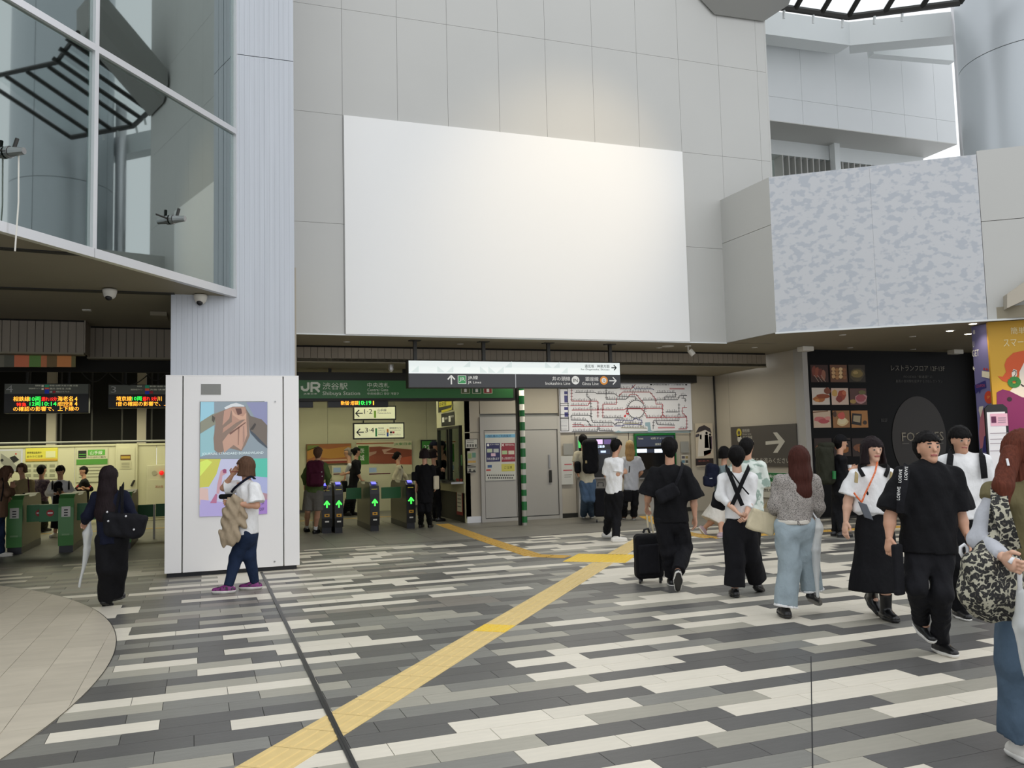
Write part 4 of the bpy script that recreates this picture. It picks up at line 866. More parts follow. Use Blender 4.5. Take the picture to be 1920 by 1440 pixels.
# ---- posts
p = fl(975, 985)
mb('dark_steel').box(p[0]-.0, p[0]+.05, p[1], p[1]+.1, 0, z0+.0).build('sign_post', label='grey steel post holding the right end of the green station sign', cat='post', org=(p[0], p[1], 0))
gp_ = thing('striped_post', 'white pipe wrapped with green tape stripes in front of the grey door', 'post', tuple(fl(984, 985)))
p = fl(984, 985); x = mb('plastic_white'); x.tube([p+EX*.0, p+EZ*z0], .055, 12); x.build('pipe', gp_, smooth=True)
q0, q1 = .0, z0; k = 0; zz = .06
while zz < 2.95:
    mb('flap_green').tube([p+EZ*zz, p+EZ*(zz+.13+.05*(k % 2))], .0575, 12).build('green_tape', gp_); zz += .30 if k % 2 else .26; k += 1
# ---- route map
P = Plane((0, 18.24, 0), (0, -1, 0))
rm = thing('route_map', 'large white railway fare map above the ticket machines', 'map', tuple(P.p(1170, 808)))
mat('map_white', '#c9c9cc', .35, emit=.10); L = MB(); a, b = P.p(1068, 706), P.p(1296, 808)
mb('map_white').box(P.p(1049, 760)[0], P.p(1296.5, 760)[0], 18.24, 18.265, P.p(1049, 811)[2], min(P.p(1049, 703)[2], z0-.01)).build('panel', rm)
mb('dark_steel').box(P.p(1000, 760)[0], P.p(1296, 700)[0], 18.0, 18.26, P.p(1240, 719)[2], min(P.p(1240, 705)[2], z0-.01)).build('light_housing', rm)
def z2(x, y): return 1040+x*.140625, 700+y*.140625
K, RD, BL, GY_, OL = flat('#4a4a50'), flat('#a03a44'), flat('#4a4a80'), flat('#66666a'), flat('#8a8460')
lines = [(RD, (225, 205, 225, 370, 575, 372, 575, 590)), (K, (270, 255, 540, 255, 560, 270, 800, 272, 840, 305, 975, 310, 1080, 315, 1080, 360)), (RD, (210, 430, 440, 430, 470, 380)), (RD, (230, 490, 920, 488, 950, 468, 1190, 468, 1440, 465)),
    (RD, (640, 590, 640, 412, 822, 412, 822, 335)), (K, (685, 205, 685, 345, 950, 345, 985, 310)), (RD, (855, 300, 905, 250, 1270, 250, 1345, 345, 1350, 412, 1438, 412, 1438, 545, 1480, 590)), (RD, (985, 300, 1010, 280, 1085, 280, 1185, 400)), (RD, (870, 208, 1020, 208, 1075, 150)), (BL, (1030, 160, 1070, 208, 1300, 208, 1320, 220)),
    (K, (1350, 258, 1610, 258, 1610, 315, 1465, 315, 1465, 350)), (K, (1165, 358, 1640, 350, 1660, 300, 1760, 295)), (RD, (955, 540, 955, 500, 985, 472, 1155, 472, 1190, 510)), (RD, (1190, 515, 1215, 545, 1220, 592, 1760, 585, 1700, 525, 1700, 460, 1760, 455)), (RD, (1410, 590, 1440, 545)),
    (K, (1655, 400, 1655, 630, 1315, 632, 1312, 740)), (K, (1480, 515, 1640, 515)), (GY_, (640, 592, 900, 592, 915, 610)), (K, (220, 560, 460, 560, 500, 580)), (K, (220, 560, 220, 622, 430, 625, 480, 700)), (K, (480, 380, 485, 600, 510, 655, 780, 660, 800, 690)), (RD, (235, 712, 780, 705)), (RD, (235, 685, 370, 685, 385, 705)),
    (K, (230, 775, 570, 770, 575, 705)), (K, (590, 710, 595, 765, 780, 768)), (BL, (800, 620, 1040, 630, 1075, 592, 1110, 620, 1160, 622, 1160, 680, 930, 685, 890, 700, 800, 700)), (K, (800, 690, 830, 655, 900, 655, 915, 630)), (OL, (885, 725, 1225, 730)), (OL, (920, 665, 1100, 668, 1170, 710)), (K, (1355, 640, 1370, 685, 1600, 690)), (RD, (1650, 742, 1760, 740, 1760, 590)), (K, (430, 250, 430, 310, 480, 345, 480, 370)), (K, (1690, 330, 1740, 335, 1740, 380))]
for m, q in lines:
    pts = [z2(q[i], q[i+1]) for i in range(0, len(q), 2)]; P.line(L, pts, .016, m, .006)
    # station ticks along the line
    for (x0, y0), (x1, y1) in zip(pts[:-1], pts[1:]):
        ln_ = math.hypot(x1-x0, y1-y0); nn = int(ln_/2.9)
        for i in range(1, nn):
            xx, yy = x0+(x1-x0)*i/nn, y0+(y1-y0)*i/nn
            if abs(x1-x0) > abs(y1-y0): P.line(L, [(xx, yy), (xx, yy-3.4-(i % 3)*.8)], .011, K, .005)
            elif i % 2: P.line(L, [(xx-2, yy), (xx+2.4, yy)], .011, K, .005)
ring = [(1085+112*math.cos(a), 478+120*math.sin(a)) for a in np.linspace(0, 2*math.pi, 30)]; P.line(L, [z2(*q) for q in ring], .017, K, .006)
for i in range(0, 30, 1): a = 2*math.pi*i/30; P.line(L, [z2(1085+112*math.cos(a), 478+120*math.sin(a)), z2(1085+140*math.cos(a), 478+142*math.sin(a))], .011, K, .005)
P.poly(L, [z2(*q) for q in ((1205, 655), (1270, 650), (1285, 760), (1320, 775), (1810, 775), (1810, 790), (790, 790), (850, 760), (890, 780), (1240, 780), (1240, 710), (1205, 700))], flat('#8aa4b0'), .004)
P.poly(L, [z2(*q) for q in ((920, 585), (925, 560), (945, 550), (952, 560), (945, 585))], flat('#c02028'), .008); P.rect(L, *z2(958, 528), *z2(985, 548), flat('#c02028'), .008)
P.text(L, '■ JR線近距離きっぷ運賃表 ■', *z2(1270, 140), *z2(1765, 165), 'ink', .008); P.rect(L, *z2(1530, 195), *z2(1730, 215), flat('#c08a90'), .006); P.rect(L, *z2(1375, 715), *z2(1600, 735), flat('#c08a90'), .006)
P.rect(L, *z2(62, 205), *z2(190, 772), 'ink', .006); P.rect(L, *z2(70, 212), *z2(182, 765), 'map_white', .008)
for q in ((125, 240, 170, 280), (125, 295, 170, 390), (125, 450, 175, 490), (128, 520, 178, 580)): P.rect(L, *z2(q[0], q[1]), *z2(q[2], q[3]), flat('#3c3c78'), .01)
for yy in (400, 425, 545, 590, 600): P.rect(L, *z2(70, yy), *z2(188, yy+8), 'ink', .01)
for yy in range(620, 755, 18): P.rect(L, *z2(85, yy), *z2(165, yy+4), GY_, .01)
L.build('printed_lines', rm)
# ---- ticket machines
def machine(name, label, x0, y0, x1, ybot, frame, items, edge=None):
    P = Plane((0, 18.2, 0), (0, -1, 0)); a, b = P.p(x0, y0), P.p(x1, ybot); t = thing(name, label, 'ticket machine', ((a[0]+b[0])/2, 18.2, 0))
    mb(frame).box(a[0], b[0], 18.2, 18.28, b[2], a[2]).build('frame', t); mb('screen_glass').box(a[0]+.04, b[0]-.04, 18.18, 18.2, b[2]+.02, a[2]-.05).build('front_glass', t)
    zc_ = P.p(x0, 896)[2]; mb('steel').box(a[0]-.02, b[0]+.02, 18.0, 18.25, zc_-.03, zc_).build('counter', t); mb('plastic_black').box(a[0]+.05, b[0]-.05, 18.12, 18.25, zc_, b[2]+.02).build('console', t)
    mb('door_grey').box(a[0], b[0], 18.2, 18.28, 0, zc_-.03).build('lower_panel', t)
    L = MB(); P.P = P.P-EY*.022
    for it in items:
        if it[0] == 't': P.text(L, it[1], *it[2], it[3], .003)
        else: P.rect(L, *it[1], it[2], .002)
    L.build('screen', t); return t
mat('screen_white', '#c8d8f0', emit=1.3); mat('screen_dim', '#262c3c', emit=.5); mat('screen_pink', '#b8a0c8', emit=.8)
machine('ticket_machine', 'grey framed ticket machine behind the man with the large black backpack', 1082, 818, 1160, 880, 'wall_core', [('r', (1084, 826, 1089, 840), flat('#3ca050', .8)), ('r', (1118, 824, 1130, 833), 'screen_pink'), ('r', (1132, 824, 1146, 833), flat('#5a4a7a', .5)), ('t', '定期券', (1118, 835, 1134, 840), 'screen_white'), ('r', (1118, 843, 1144, 852), 'screen_dim'), ('r', (1126, 845, 1136, 849), 'screen_white')])
machine('ticket_machine', 'green framed ticket machine in front of the man in black with the suitcase', 1190.5, 813, 1269, 880, 'flap_green', [('r', (1193, 818, 1264, 838), 'screen_dim'), ('t', '切符·チャージ', (1220, 820, 1250, 824), SPT), ('t', 'Tickets', (1196, 821, 1206, 824), SPT), ('t', '運賃表', (1228, 831, 1240, 835), SPT), ('r', (1194, 842, 1213, 849), 'screen_white'), ('r', (1227, 842, 1242, 849), 'screen_white'), ('r', (1214, 842, 1226, 849), 'screen_dim')])
paper('notice', 'white sheet with red heading left of the ticket machines', 1049.5, 855, 1075, 909, 18.255, flat('#bdbdb8'), [('r', (1058, 870, 1072, 872), flat('#b05058')), ('r', (1056, 881, 1073, 883), flat('#b05058')), ('r', (1058, 890, 1072, 891), flat('#77776f')), ('r', (1058, 894, 1070, 895), flat('#77776f'))])
paper('grey_plate', 'plain grey plate on the wall left of the ticket machines', 1056, 832, 1075, 853.5, 18.255, 'wall_core', [], cat='plate')
paper('grey_plate', 'plain grey plate on the wall right of the green ticket machine', 1275.6, 828, 1292, 849, 18.255, 'wall_core', [], cat='plate')
paper('notice', 'small card with pictures under the right grey plate', 1277, 853, 1291, 871, 18.255, flat('#b8b4a8'), [('r', (1278, 855, 1284, 860), flat('#55505a')), ('r', (1285, 855, 1290, 860), flat('#8a7a50')), ('r', (1278, 863, 1284, 868), flat('#5a7a8a')), ('r', (1285, 863, 1290, 868), flat('#44443f'))])
tp = paper('poster', 'poster with a drawn train front and two figures near the wall corner', 1303, 794, 1339, 875, 18.22, flat('#c4b8a4'), [
    ('p', [(1304, 812), (1310, 801), (1320, 797), (1331, 803), (1334, 812), (1322, 806)], flat('#3a3438')), ('p', [(1310, 812), (1322, 806), (1332, 812), (1334, 848), (1320, 855), (1308, 856)], flat('#d8d2c8')), ('p', [(1304, 815), (1311, 813), (1311, 818), (1304, 820)], flat('#4a444c')),
    ('p', [(1312, 816), (1315, 814), (1315, 824), (1312, 823)], flat('#4a444c')), ('d', (1324.5, 812, 2.2), flat('#3a3034')), ('p', [(1321, 815), (1327, 815), (1329, 840), (1321, 840)], flat('#5a5a68')), ('d', (1331, 815, 2), flat('#4a3a34')), ('p', [(1329, 818), (1335, 818), (1335, 842), (1330, 842)], flat('#6a5a64')), ('p', [(1319, 846), (1334, 842), (1332, 850), (1320, 855)], flat('#a03a3c')),
    ('r', (1304, 860, 1338, 873), flat('#2a2022')), ('t', '駅長犬', (1309, 863, 1330, 866), flat('#a05a50'))], cat='poster')
# ---- arrow sign on the side wall (plane X = 11.93)
P = Plane((AX-.03, 16, 0), (-1, 0, 0))
ars = thing('arrow_sign', 'large dark brown sign with a white right arrow on the beige wall', 'sign', tuple(P.p(1435, 868)))
mat('sign_brown', '#4a453f', .5); mat('arrow_white', '#b8b4a8', .5); L = MB(); P.rect(L, 1372, 801, 1498, 873, 'sign_brown', .0, .03); L.build('panel', ars)
L = MB(); A_ = 'arrow_white'; o = .036
u0, zc_ = P.uv(1455, 829); L.use(A_); c = P.p(1455, 829, o); s_ = .62
yv = P.r
L.poly([P.p(x, y, o) for x, y in ((1438, 827.5), (1462, 825.5), (1452, 811), (1459.5, 810.5), (1474.5, 827.5), (1460.5, 849), (1452, 849), (1463, 832), (1438, 834))])
P.disc(L, 1388, 811.5, 4.8, flat('#b8a838'), o); P.disc(L, 1388, 811.5, 2.2, 'sign_brown', o+.002); P.disc(L, 1389, 823, 4, A_, o)
for tt, q in (('銀座線', (1394, 804.5, 1408, 811)), ('Ginza Line', (1394, 812.5, 1411, 815.5)), ('井の頭線', (1395, 817.5, 1413, 823.5)), ('Inokashira Line', (1395, 826, 1416, 829)), ('通路をお進みください', (1404, 858, 1484, 868))): P.text(L, tt, *q, A_, o)
L.build('lettering', ars)
gs = thing('gate_notice', 'white notice with a green heading below the brown arrow sign', 'notice', tuple(P.p(1440, 928)))
L = MB(); P.rect(L, 1402, 884, 1494, 930, flat('#c0bdb0'), 0, .02); L.build('panel', gs); L = MB(); P.rect(L, 1402, 885, 1494, 901, flat('#1f6a36'), .024); P.text(L, 'JR中央改札', 1425, 889, 1470, 897, 'white_print', .027); P.text(L, 'JR線ご利用のお客様は', 1423, 905, 1480, 911, 'ink', .026); P.text(L, '中央改札をご利用下さい', 1423, 915, 1482, 921, 'ink', .026); L.build('lettering', gs)
# ---- restaurant advertisement on the black wall (plane Y = 15.08)
P = Plane((14, 15.075, 0), (0, -1, 0)); ra = thing('restaurant_advert', 'black advertising wall graphic with food photographs and restaurant lettering', 'advertisement', tuple(P.p(1680, 760)))
def food(kind, x0, y0, x1, y1):
    L = MB(); w, h = x1-x0, y1-y0; Q = lambda a, b: (x0+a*w, y0+b*h)
    bgc = {'kebab': '#3a2018', 'clams': '#6a4630', 'bowl': '#2a2010', 'prawn': '#cfc4b8', 'meat': '#d0b8a8', 'ham': '#5a3a34', 'sashimi': '#c8b098', 'rice': '#8a6038', 'box': '#b07a40', 'dark': '#2c1c14'}[kind]
    P.rect(L, x0, y0, x1, y1, flat(bgc, .05), .003)
    def blob(a, b, ra_, rb_, c, o=.006, n=12): 
        k = random.Random(int(a*97+b*31)+len(kind)); P.poly(L, [Q(a+ra_*math.cos(t)*(.85+.3*k.random()), b+rb_*math.sin(t)*(.85+.3*k.random())) for t in np.linspace(0, 6.283, n, endpoint=False)], flat(c, .05), o)
    if kind == 'kebab': [blob(.2+.17*i, .35+.08*i, .12, .3, c, .006+.001*i) for i, c in enumerate(('#7a3c2c', '#8c4a34', '#6c3024', '#94604a'))]; [P.line(L, [Q(.2+.18*i, .6), Q(.45+.18*i, .98)], .012, flat('#b0a090'), .012) for i in range(3)]
    elif kind == 'clams': [blob(.2+.2*(i % 4), .25+.22*(i//4)+.05*(i % 2), .11, .11, ('#c8a070', '#a87848', '#d8b888', '#8c5c38')[i % 4], .006+.001*i) for i in range(12)]
    elif kind == 'bowl': blob(.5, .55, .42, .38, '#4a4028'); blob(.5, .5, .32, .26, '#7c6a38', .008); blob(.42, .45, .14, .1, '#a89058', .01)
    elif kind == 'prawn': blob(.42, .66, .35, .18, '#a86430'); blob(.6, .5, .35, .15, '#8c4420', .008); blob(.85, .2, .18, .2, '#7a4028', .009); blob(.3, .75, .14, .08, '#c88848', .01)
    elif kind == 'meat': blob(.6, .42, .25, .3, '#a0442c'); blob(.45, .65, .2, .2, '#88382c', .008); blob(.72, .3, .12, .14, '#c06a48', .01); blob(.2, .3, .16, .2, '#c8a058', .009)
    elif kind == 'ham': blob(.65, .62, .36, .3, '#b88888'); blob(.65, .6, .28, .22, '#a45058', .008); blob(.2, .8, .18, .14, '#a8884c', .009); blob(.7, .25, .2, .14, '#6a6438', .009)
    elif kind == 'sashimi': blob(.35, .5, .3, .16, '#c06a68'); blob(.6, .62, .3, .14, '#b04c50', .008); blob(.8, .45, .16, .12, '#d08a80', .01); P.line(L, [Q(0, .1), Q(.8, 0.02)], .02, flat('#7a5030'), .008)
    elif kind == 'rice': blob(.55, .65, .33, .25, '#d8c090'); blob(.55, .6, .26, .18, '#e0d0a8', .008); blob(.5, .3, .2, .22, '#c8584c', .009); blob(.12, .2, .12, .18, '#4a3020', .009)
    elif kind == 'box': P.poly(L, [Q(.08, .15), Q(.62, .2), Q(.6, .88), Q(.04, .78)], flat('#1c1612'), .006); P.poly(L, [Q(.15, .28), Q(.55, .3), Q(.52, .7), Q(.12, .62)], flat('#a89878', .05), .008); blob(.8, .7, .12, .12, '#3a2a1c', .009)
    else: blob(.4, .5, .3, .2, '#7a4a2c'); blob(.6, .6, .25, .2, '#a0642c', .008)
    L.build('food_photograph', ra)
cx = [(1519, 1553.5), (1555.5, 1588.5), (1590, 1622)]
for r, (ya_, yb_, ks, sh) in enumerate(((684, 716.5, ('kebab', 'clams', 'bowl'), 0), (727, 759, ('prawn', 'meat', 'ham'), 2.5), (770, 802, ('sashimi', 'rice', 'box'), 5), (822, 856, ('dark', 'dark', 'dark'), 7))):
    for c_, k in enumerate(ks): food(k, cx[c_][0]+sh, ya_+(c_*.6 if r == 1 else 0), cx[c_][1]+sh+.5*c_, yb_)
L = MB(); dm = flat('#7c776c', .04); P.text(L, 'レストランフロア 12F·13F', 1670, 685, 1771, 695, dm, .005); P.text(L, 'FOODIES "食通家" に', 1694, 703.5, 1748, 709, flat('#4c4a44'), .005); P.text(L, '最高の食体験を提供する17のレストラン', 1679, 712, 1767, 717.5, flat('#4c4a44'), .005)
P.text(L, 'FOODIES', 1690, 811, 1769, 827.5, flat('#98907c', .04), .012); P.rect(L, 1691, 831.5, 1704, 832.5, dm, .012); P.rect(L, 1719, 831.5, 1768, 832.5, dm, .012)
P.text(L, 'BEEF', 1652, 785, 1664, 791, flat('#3a3834'), .005); L.build('lettering', ra)
L = MB(); P.disc(L, 1724, 822, 50, flat('#2e2822'), .004, 40, 1.22); L.build('brown_disc', ra)
# ---- yellow and purple advertising wall under the block
Yp = np.array([12.62, 10.98, 0]); P = Plane(Yp, nB)
if P.n @ (CC-Yp) < 0: P.n = -P.n
ya_ = thing('advertising_wall', 'yellow advertising wall with a drawn red haired face at the right edge', 'advertisement', tuple(Yp)); YE, PU = flat('#c89a2a'), flat('#6c6a9a')
yl = MB(); c0_ = P.p(1858, 700)*[1, 1, 0]; yl.use(YE).prism([c0_, c0_+P.r*3.2, c0_+P.r*3.2+EZ*(ZS-.01), c0_+EZ*(ZS-.01)], -P.n*.1); yl.build('yellow_panel', ya_)
L = MB()
def cc(x, y): return 1490+x*.22396, 590+y*.22396
def cp_(pts, m, o): P.poly(L, [cc(*q) for q in pts], flat(m), o)
cp_([(1700, 515), (1740, 520), (1770, 480), (1755, 420), (1775, 370), (1830, 320), (1920, 300), (2000, 330), (2040, 420), (1960, 400), (1900, 440), (1880, 500), (1850, 560), (1790, 570), (1740, 555)], '#c8501c', .006)
cp_([(1800, 640), (1850, 590), (1880, 540), (1880, 480), (1920, 400), (2040, 410), (2060, 600), (2040, 760), (1900, 700)], '#ded4c8', .008)
cp_([(1815, 490), (1830, 455), (1858, 465), (1860, 505), (1840, 545), (1820, 530)], '#ded4c8', .010); P.line(L, [cc(*q) for q in ((1822, 480), (1835, 465), (1852, 475), (1850, 500), (1836, 515))], .01, 'ink', .013)
a = [cc(1837+36*math.cos(t), 565+30*math.sin(t)) for t in np.linspace(-2.2, 3.6, 16)]; P.line(L, a, .07, flat('#2c7a34'), .014); P.line(L, [cc(1895, 585), cc(1910, 597), cc(1930, 600)], .02, 'ink', .012)
cp_([(1690, 650), (1740, 625), (1800, 640), (1900, 690), (2050, 720), (2050, 1400), (1700, 1400)], '#7a1c58', .009); P.disc(L, *cc(1797, 708), 4.8, flat('#2a1020'), .012)
P.text(L, '簡単', *cc(1805, 108), *cc(1930, 165), flat('#e4d8a8'), .008); P.text(L, 'スマート', *cc(1745, 205), *cc(1975, 270), flat('#e4d8a8'), .008); L.build('print', ya_)
q0_, q1_ = fl(1857, 604, ZS), fl(1821, 612, ZS)
P2 = Plane(q0_*[1, 1, 0], np.cross(nrm((q1_-q0_)*[1, 1, 0]), EZ)); pa = thing('advertising_wall', 'purple advertising panel with small icons at the left of the yellow wall', 'advertisement', tuple(q0_*[1, 1, 0]))
mb(PU).prism([q0_*[1, 1, 0], q1_*[1, 1, 0], q1_*[1, 1, 0]+EZ*(ZS-.01), q0_*[1, 1, 0]+EZ*(ZS-.01)], -P2.n*.3).build('purple_panel', pa)
L = MB(); P = P2
def c2(pts, m, o=.006): P.poly(L, [cc(*q) for q in pts], flat(m), o)
P.text(L, 'GET', *cc(1487, 300), *cc(1548, 355), 'white_print', .008); P.text(L, 'U', *cc(1492, 225), *cc(1508, 275), 'white_print', .008); P.text(L, '8', *cc(1495, 130), *cc(1515, 165), 'white_print', .008)
c2([(1498, 430), (1504, 445), (1514, 448), (1506, 458), (1510, 472), (1499, 462), (1494, 450)], '#e8e4d8'); c2([(1570, 470), (1638, 480), (1632, 535), (1570, 520)], '#ddd8c4'); [P.disc(L, *cc(1590+22*i, 455+3*i), 1.6, flat('#b03030'), .008) for i in range(3)]
c2([(1508, 590), (1600, 550), (1608, 612), (1560, 630), (1553, 662), (1545, 640), (1516, 665)], '#20206a'); P.text(L, 'COUPON', *cc(1522, 588), *cc(1596, 612), flat('#b04a60'), .008)
P.disc(L, *cc(1628, 692), 8.2, flat('#c03c20'), .008); P.text(L, 'P', *cc(1620, 680), *cc(1640, 705), flat('#e8a048'), .012); c2([(1560, 770), (1575, 770), (1600, 900), (1610, 1000), (1560, 1160), (1545, 1000)], '#b06a78'); c2([(1590, 1020), (1615, 1000), (1615, 1150), (1575, 1150)], '#22206a', .009); c2([(1545, 800), (1550, 770), (1586, 765), (1560, 860)], '#d8d0c0', .01); L.build('print', pa)
# smartphone shaped board
Pp = Plane(np.array([11.9, 10.7, 0]), nB); ph = thing('phone_board', 'smartphone shaped advertising board standing before the yellow wall', 'board', tuple(Pp.p(1873, 860)*[1, 1, 0])); L = MB()
a, b = Pp.uv(1846, 759), Pp.uv(1898, 900); L.use('plastic_black').prism([Pp.W(a[0], 0), Pp.W(b[0], 0), Pp.W(b[0], a[1]-.06), Pp.W(b[0]-.06, a[1]), Pp.W(a[0]+.06, a[1]), Pp.W(a[0], a[1]-.06)], -Pp.n*.08); L.build('body', ph)
L = MB(); mat('phone_screen', '#c4c4c8', emit=.25); Pp.rect(L, 1850, 773, 1897, 960, 'phone_screen', .004); Pp.rect(L, 1856, 776, 1890, 799, flat('#c49aac', .2), .008); Pp.rect(L, 1858, 781, 1868, 793, flat('#5a2048'), .011)
for yy in (783, 787, 791, 812, 823, 831, 845): Pp.rect(L, 1871 if yy < 800 else 1856, yy, 1886 if yy < 800 else 1890, yy+1.2, flat('#8c8490'), .012)
L.build('screen', ph)
# lit canopy corner at the right edge
q = [fl(1880, 556, 4.1), fl(1990, 506, 4.1), fl(1990, 560, 4.1), fl(1930, 590, 4.1)]
mb('beige_wall').prism([onplane(1881, 556, R1+nB*.0, nB)+P.n*0, onplane(1960, 500, R1, nB), onplane(1960, 545, R1, nB), onplane(1881, 582, R1, nB)], (nB if nB @ (CC-R1) > 0 else -nB)*.25).build('sign_box', label='beige box sign corner fixed to the block at the right edge', cat='sign', org=onplane(1881, 582, R1, nB))
# ---- small ceiling fittings
dl = None
def downlight(px_, py_, z, label, lit=False, r=.06):
    p = fl(px_, py_, z); t = thing('downlight', label, 'light', tuple(p), group=None); mb('silver').tube([p-EZ*.006, p+EZ*.002], [r, r*1.05], 20).build('ring', t); mb('lamp_glow' if lit else 'plastic_white').tube([p-EZ*.009, p-EZ*.005], r*.7, 16).build('lens', t)
    return t
for q, lb in (((650, 641), 'unlit downlight in the soffit at the left near the column'), ((863, 645), 'unlit downlight in the soffit between the first two sign hangers'), ((1236, 652), 'unlit downlight in the soffit left of the ceiling spotlight'), ((1415, 651.5), 'unlit downlight in the soffit at the corner of the overhead block'), ((1580, 628), 'unlit downlight nearest the front edge over the food photographs'), ((1711, 631), 'unlit downlight over the restaurant lettering, nearer the edge'), ((1594, 652), 'unlit downlight close to the black wall over the food photographs'), ((1712, 655), 'unlit downlight close to the black wall over the restaurant lettering')): downlight(*q, ZS, lb)
for q, lb in (((1781, 620), 'glowing downlight left of the two others near the purple panel'), ((1824, 607), 'glowing downlight at the front edge of the soffit by the purple panel'), ((1815, 626), 'glowing downlight behind the others at the top of the purple panel')):
    downlight(*q, ZS, lb, True, .085); p = fl(*q, ZS); spot('downlight_beam', tuple(p-EZ*.05), tuple(p-EZ*2), 18, (1, .85, .62), 110)
p = fl(1252, 648, ZS); mb('plastic_white').tube([p, p-EZ*.02], .12, 24).build('speaker_disc', label='round white ceiling disc beside the downlight above the ticket machines', cat='speaker', org=p)
def camdome(px_, py_, z, label):
    p = fl(px_, py_-6, z); t = thing('security_camera', label, 'camera', tuple(p)); mb('plastic_white').tube([p, p-EZ*.03, p-EZ*.09, p-EZ*.12], [.09, .09, .075, .05], 16).build('housing', t, smooth=True); mb('plastic_black').sphere(p-EZ*.11-FH*.03, .045).build('lens', t, smooth=True)
camdome(206, 549, CZ-.035, 'white dome camera under the canopy at the left'); camdome(376, 559, CZ-.03, 'white dome camera just left of the ribbed column under the glass box')
for px_, lb in ((1504, 'white box fitting on the soffit over the food photographs'), (1785, 'white box fitting on the soffit over the right end of the black wall')):
    p = fl(px_+6, 650 if px_ < 1600 else 656, ZS); mb('plastic_white').box(p[0]-.14, p[0]+.14, p[1]-.1, p[1]+.1, ZS-.1, ZS).build('ceiling_unit', label=lb, cat='fitting', bevel=.015, org=p)
p = fl(1290, 647, ZS); t = thing('spotlight', 'small white spotlight on the soffit above the corner poster', 'light', tuple(p)); mb('plastic_white').tube([p, p-EZ*.03], .06, 12).build('base', t); mb('plastic_white').tube([p-EZ*.03, p-EZ*.12], .015, 6).build('arm', t); mb('plastic_white').tube([p-EZ*.1+EX*.03, p-EZ*.2+EX*.1-EY*.03], .055, 14).build('head', t)
p = at(733, 682, 16.3); t = thing('security_camera', 'silver bullet camera hanging over the green station sign', 'camera', (p[0], p[1], z0+.05)); mb('silver').box(p[0]-.08, p[0]+.08, 16.25, 16.37, z0+.03, z0+.05).build('base', t); mb('silver').tube([(p[0], 16.3, z0+.03), (p[0], 16.3, z0-.1), (p[0], 16.3, z0-.14)], [.05, .05, .02], 12).build('housing', t)
for px_, lb in ((599, 'left one of two small ceiling sensors over the station name'), (611, 'right one of two small ceiling sensors over the station name')):
    p = fl(px_, 682, z0+.05); mb('plastic_white').tube([p, p-EZ*.05], [.06, .045], 12).build('ceiling_sensor', label=lb, cat='sensor', org=p)
for q, lb in (((163, 581), 'small oblong vent in the olive soffit at left'),): p = fl(*q, CZ-.02); mb('plastic_white').box(p[0]-.06, p[0]+.06, p[1]-.05, p[1]+.05, CZ-.035, CZ-.02).build('vent', label=lb, cat='vent', org=p)
p = fl(299, 590, CZ-.02); mb('soffit').box(p[0]-.12, p[0]+.12, p[1]-.3, p[1]+.3, CZ-.08, CZ-.02).build('ceiling_unit', label='olive box fitting on the soffit left of the column', cat='fitting', org=p)

# fluorescent tubes in the halls
for nm, x_, lb in (('a', -4.6, 'fluorescent tube light over the far left gates'), ('b', -2.2, 'fluorescent tube light over the left hall door')):
    mb('tube_glow').tube([(x_, 21.0, 4.285), (x_, 23.5, 4.285)], .02, 8).build('tube_light', label=lb, cat='light', org=(x_, 21, 4.285))
# spider brackets behind the glass
for px_, py_, lb in ((320, 412, 'metal spotlight bracket on the glazing near the column'), (12, 286, 'metal spotlight bracket on the glazing at the left edge')):
    p = onplane(px_, py_, gA, gN); t = thing('glazing_bracket', lb, 'bracket', tuple(p)); mb('steel').tube([p+gN*.01, p+gN*.05], .06, 16).build('disc', t); mb('steel').tube([p+gN*.05, p+gN*.2+gD*.02], [.05, .035], 12).build('lamp_body', t); mb('dark_steel').tube([p+gN*.08, p+gN*.1+EZ*.14+gD*.03], .02, 8).build('upright', t); mb('dark_steel').tube([p-gN*.02, p-gD*.28-gN*.02], .025, 8).build('arm', t)
    if px_ < 100: mb('plastic_white').tube([p+gN*.1+gD*.05, p+gN*.1+gD*.06-EZ*.5, p+gN*.1+gD*.03-EZ*1.0], .008, 6).build('cord', t)
# ---- portrait advertising screen on the white pillar
P = Plane((0, 12.43, 0), (0, -1, 0)); t = thing('advertising_screen', 'portrait screen with a jumper picture over a pastel picture on the white pillar', 'screen', tuple(P.p(435, 966)))
a, b = P.p(375, 753), P.p(496.5, 966); mb('plastic_black').box(a[0], b[0], 12.418, 12.43, P.p(375, 968)[2], a[2]).build('frame', t)
L = MB(); E_ = .0; o0 = .016
def pp(pts, c, o): P.poly(L, [(366+x*.15963, 745+y*.15972) for x, y in pts], flat(c, .30, .3), o0+o)
pp([(62, 52), (848, 52), (846, 722), (56, 722)], '#7f8b93', 0); pp([(64, 55), (222, 55), (222, 290), (58, 300)], '#8bb8c8', .001); pp([(600, 60), (846, 56), (846, 330), (700, 240)], '#7d80a0', .001); pp([(58, 430), (220, 330), (230, 480), (225, 600), (240, 640), (58, 700)], '#86aeb4', .001)
pp([(340, 120), (420, 80), (480, 65), (570, 95), (590, 130), (450, 110), (360, 150)], '#c2c6c8', .002); pp([(60, 290), (200, 200), (340, 150), (330, 290), (210, 330), (60, 425)], '#7f8070', .003); pp([(600, 140), (650, 220), (780, 260), (846, 330), (842, 575), (740, 500), (640, 380), (620, 250)], '#655c54', .003)
pp([(215, 210), (340, 150), (440, 110), (590, 110), (625, 230), (640, 450), (590, 560), (545, 630), (420, 600), (360, 590), (300, 665), (225, 620), (215, 480), (240, 300)], '#7d6a5e', .004)
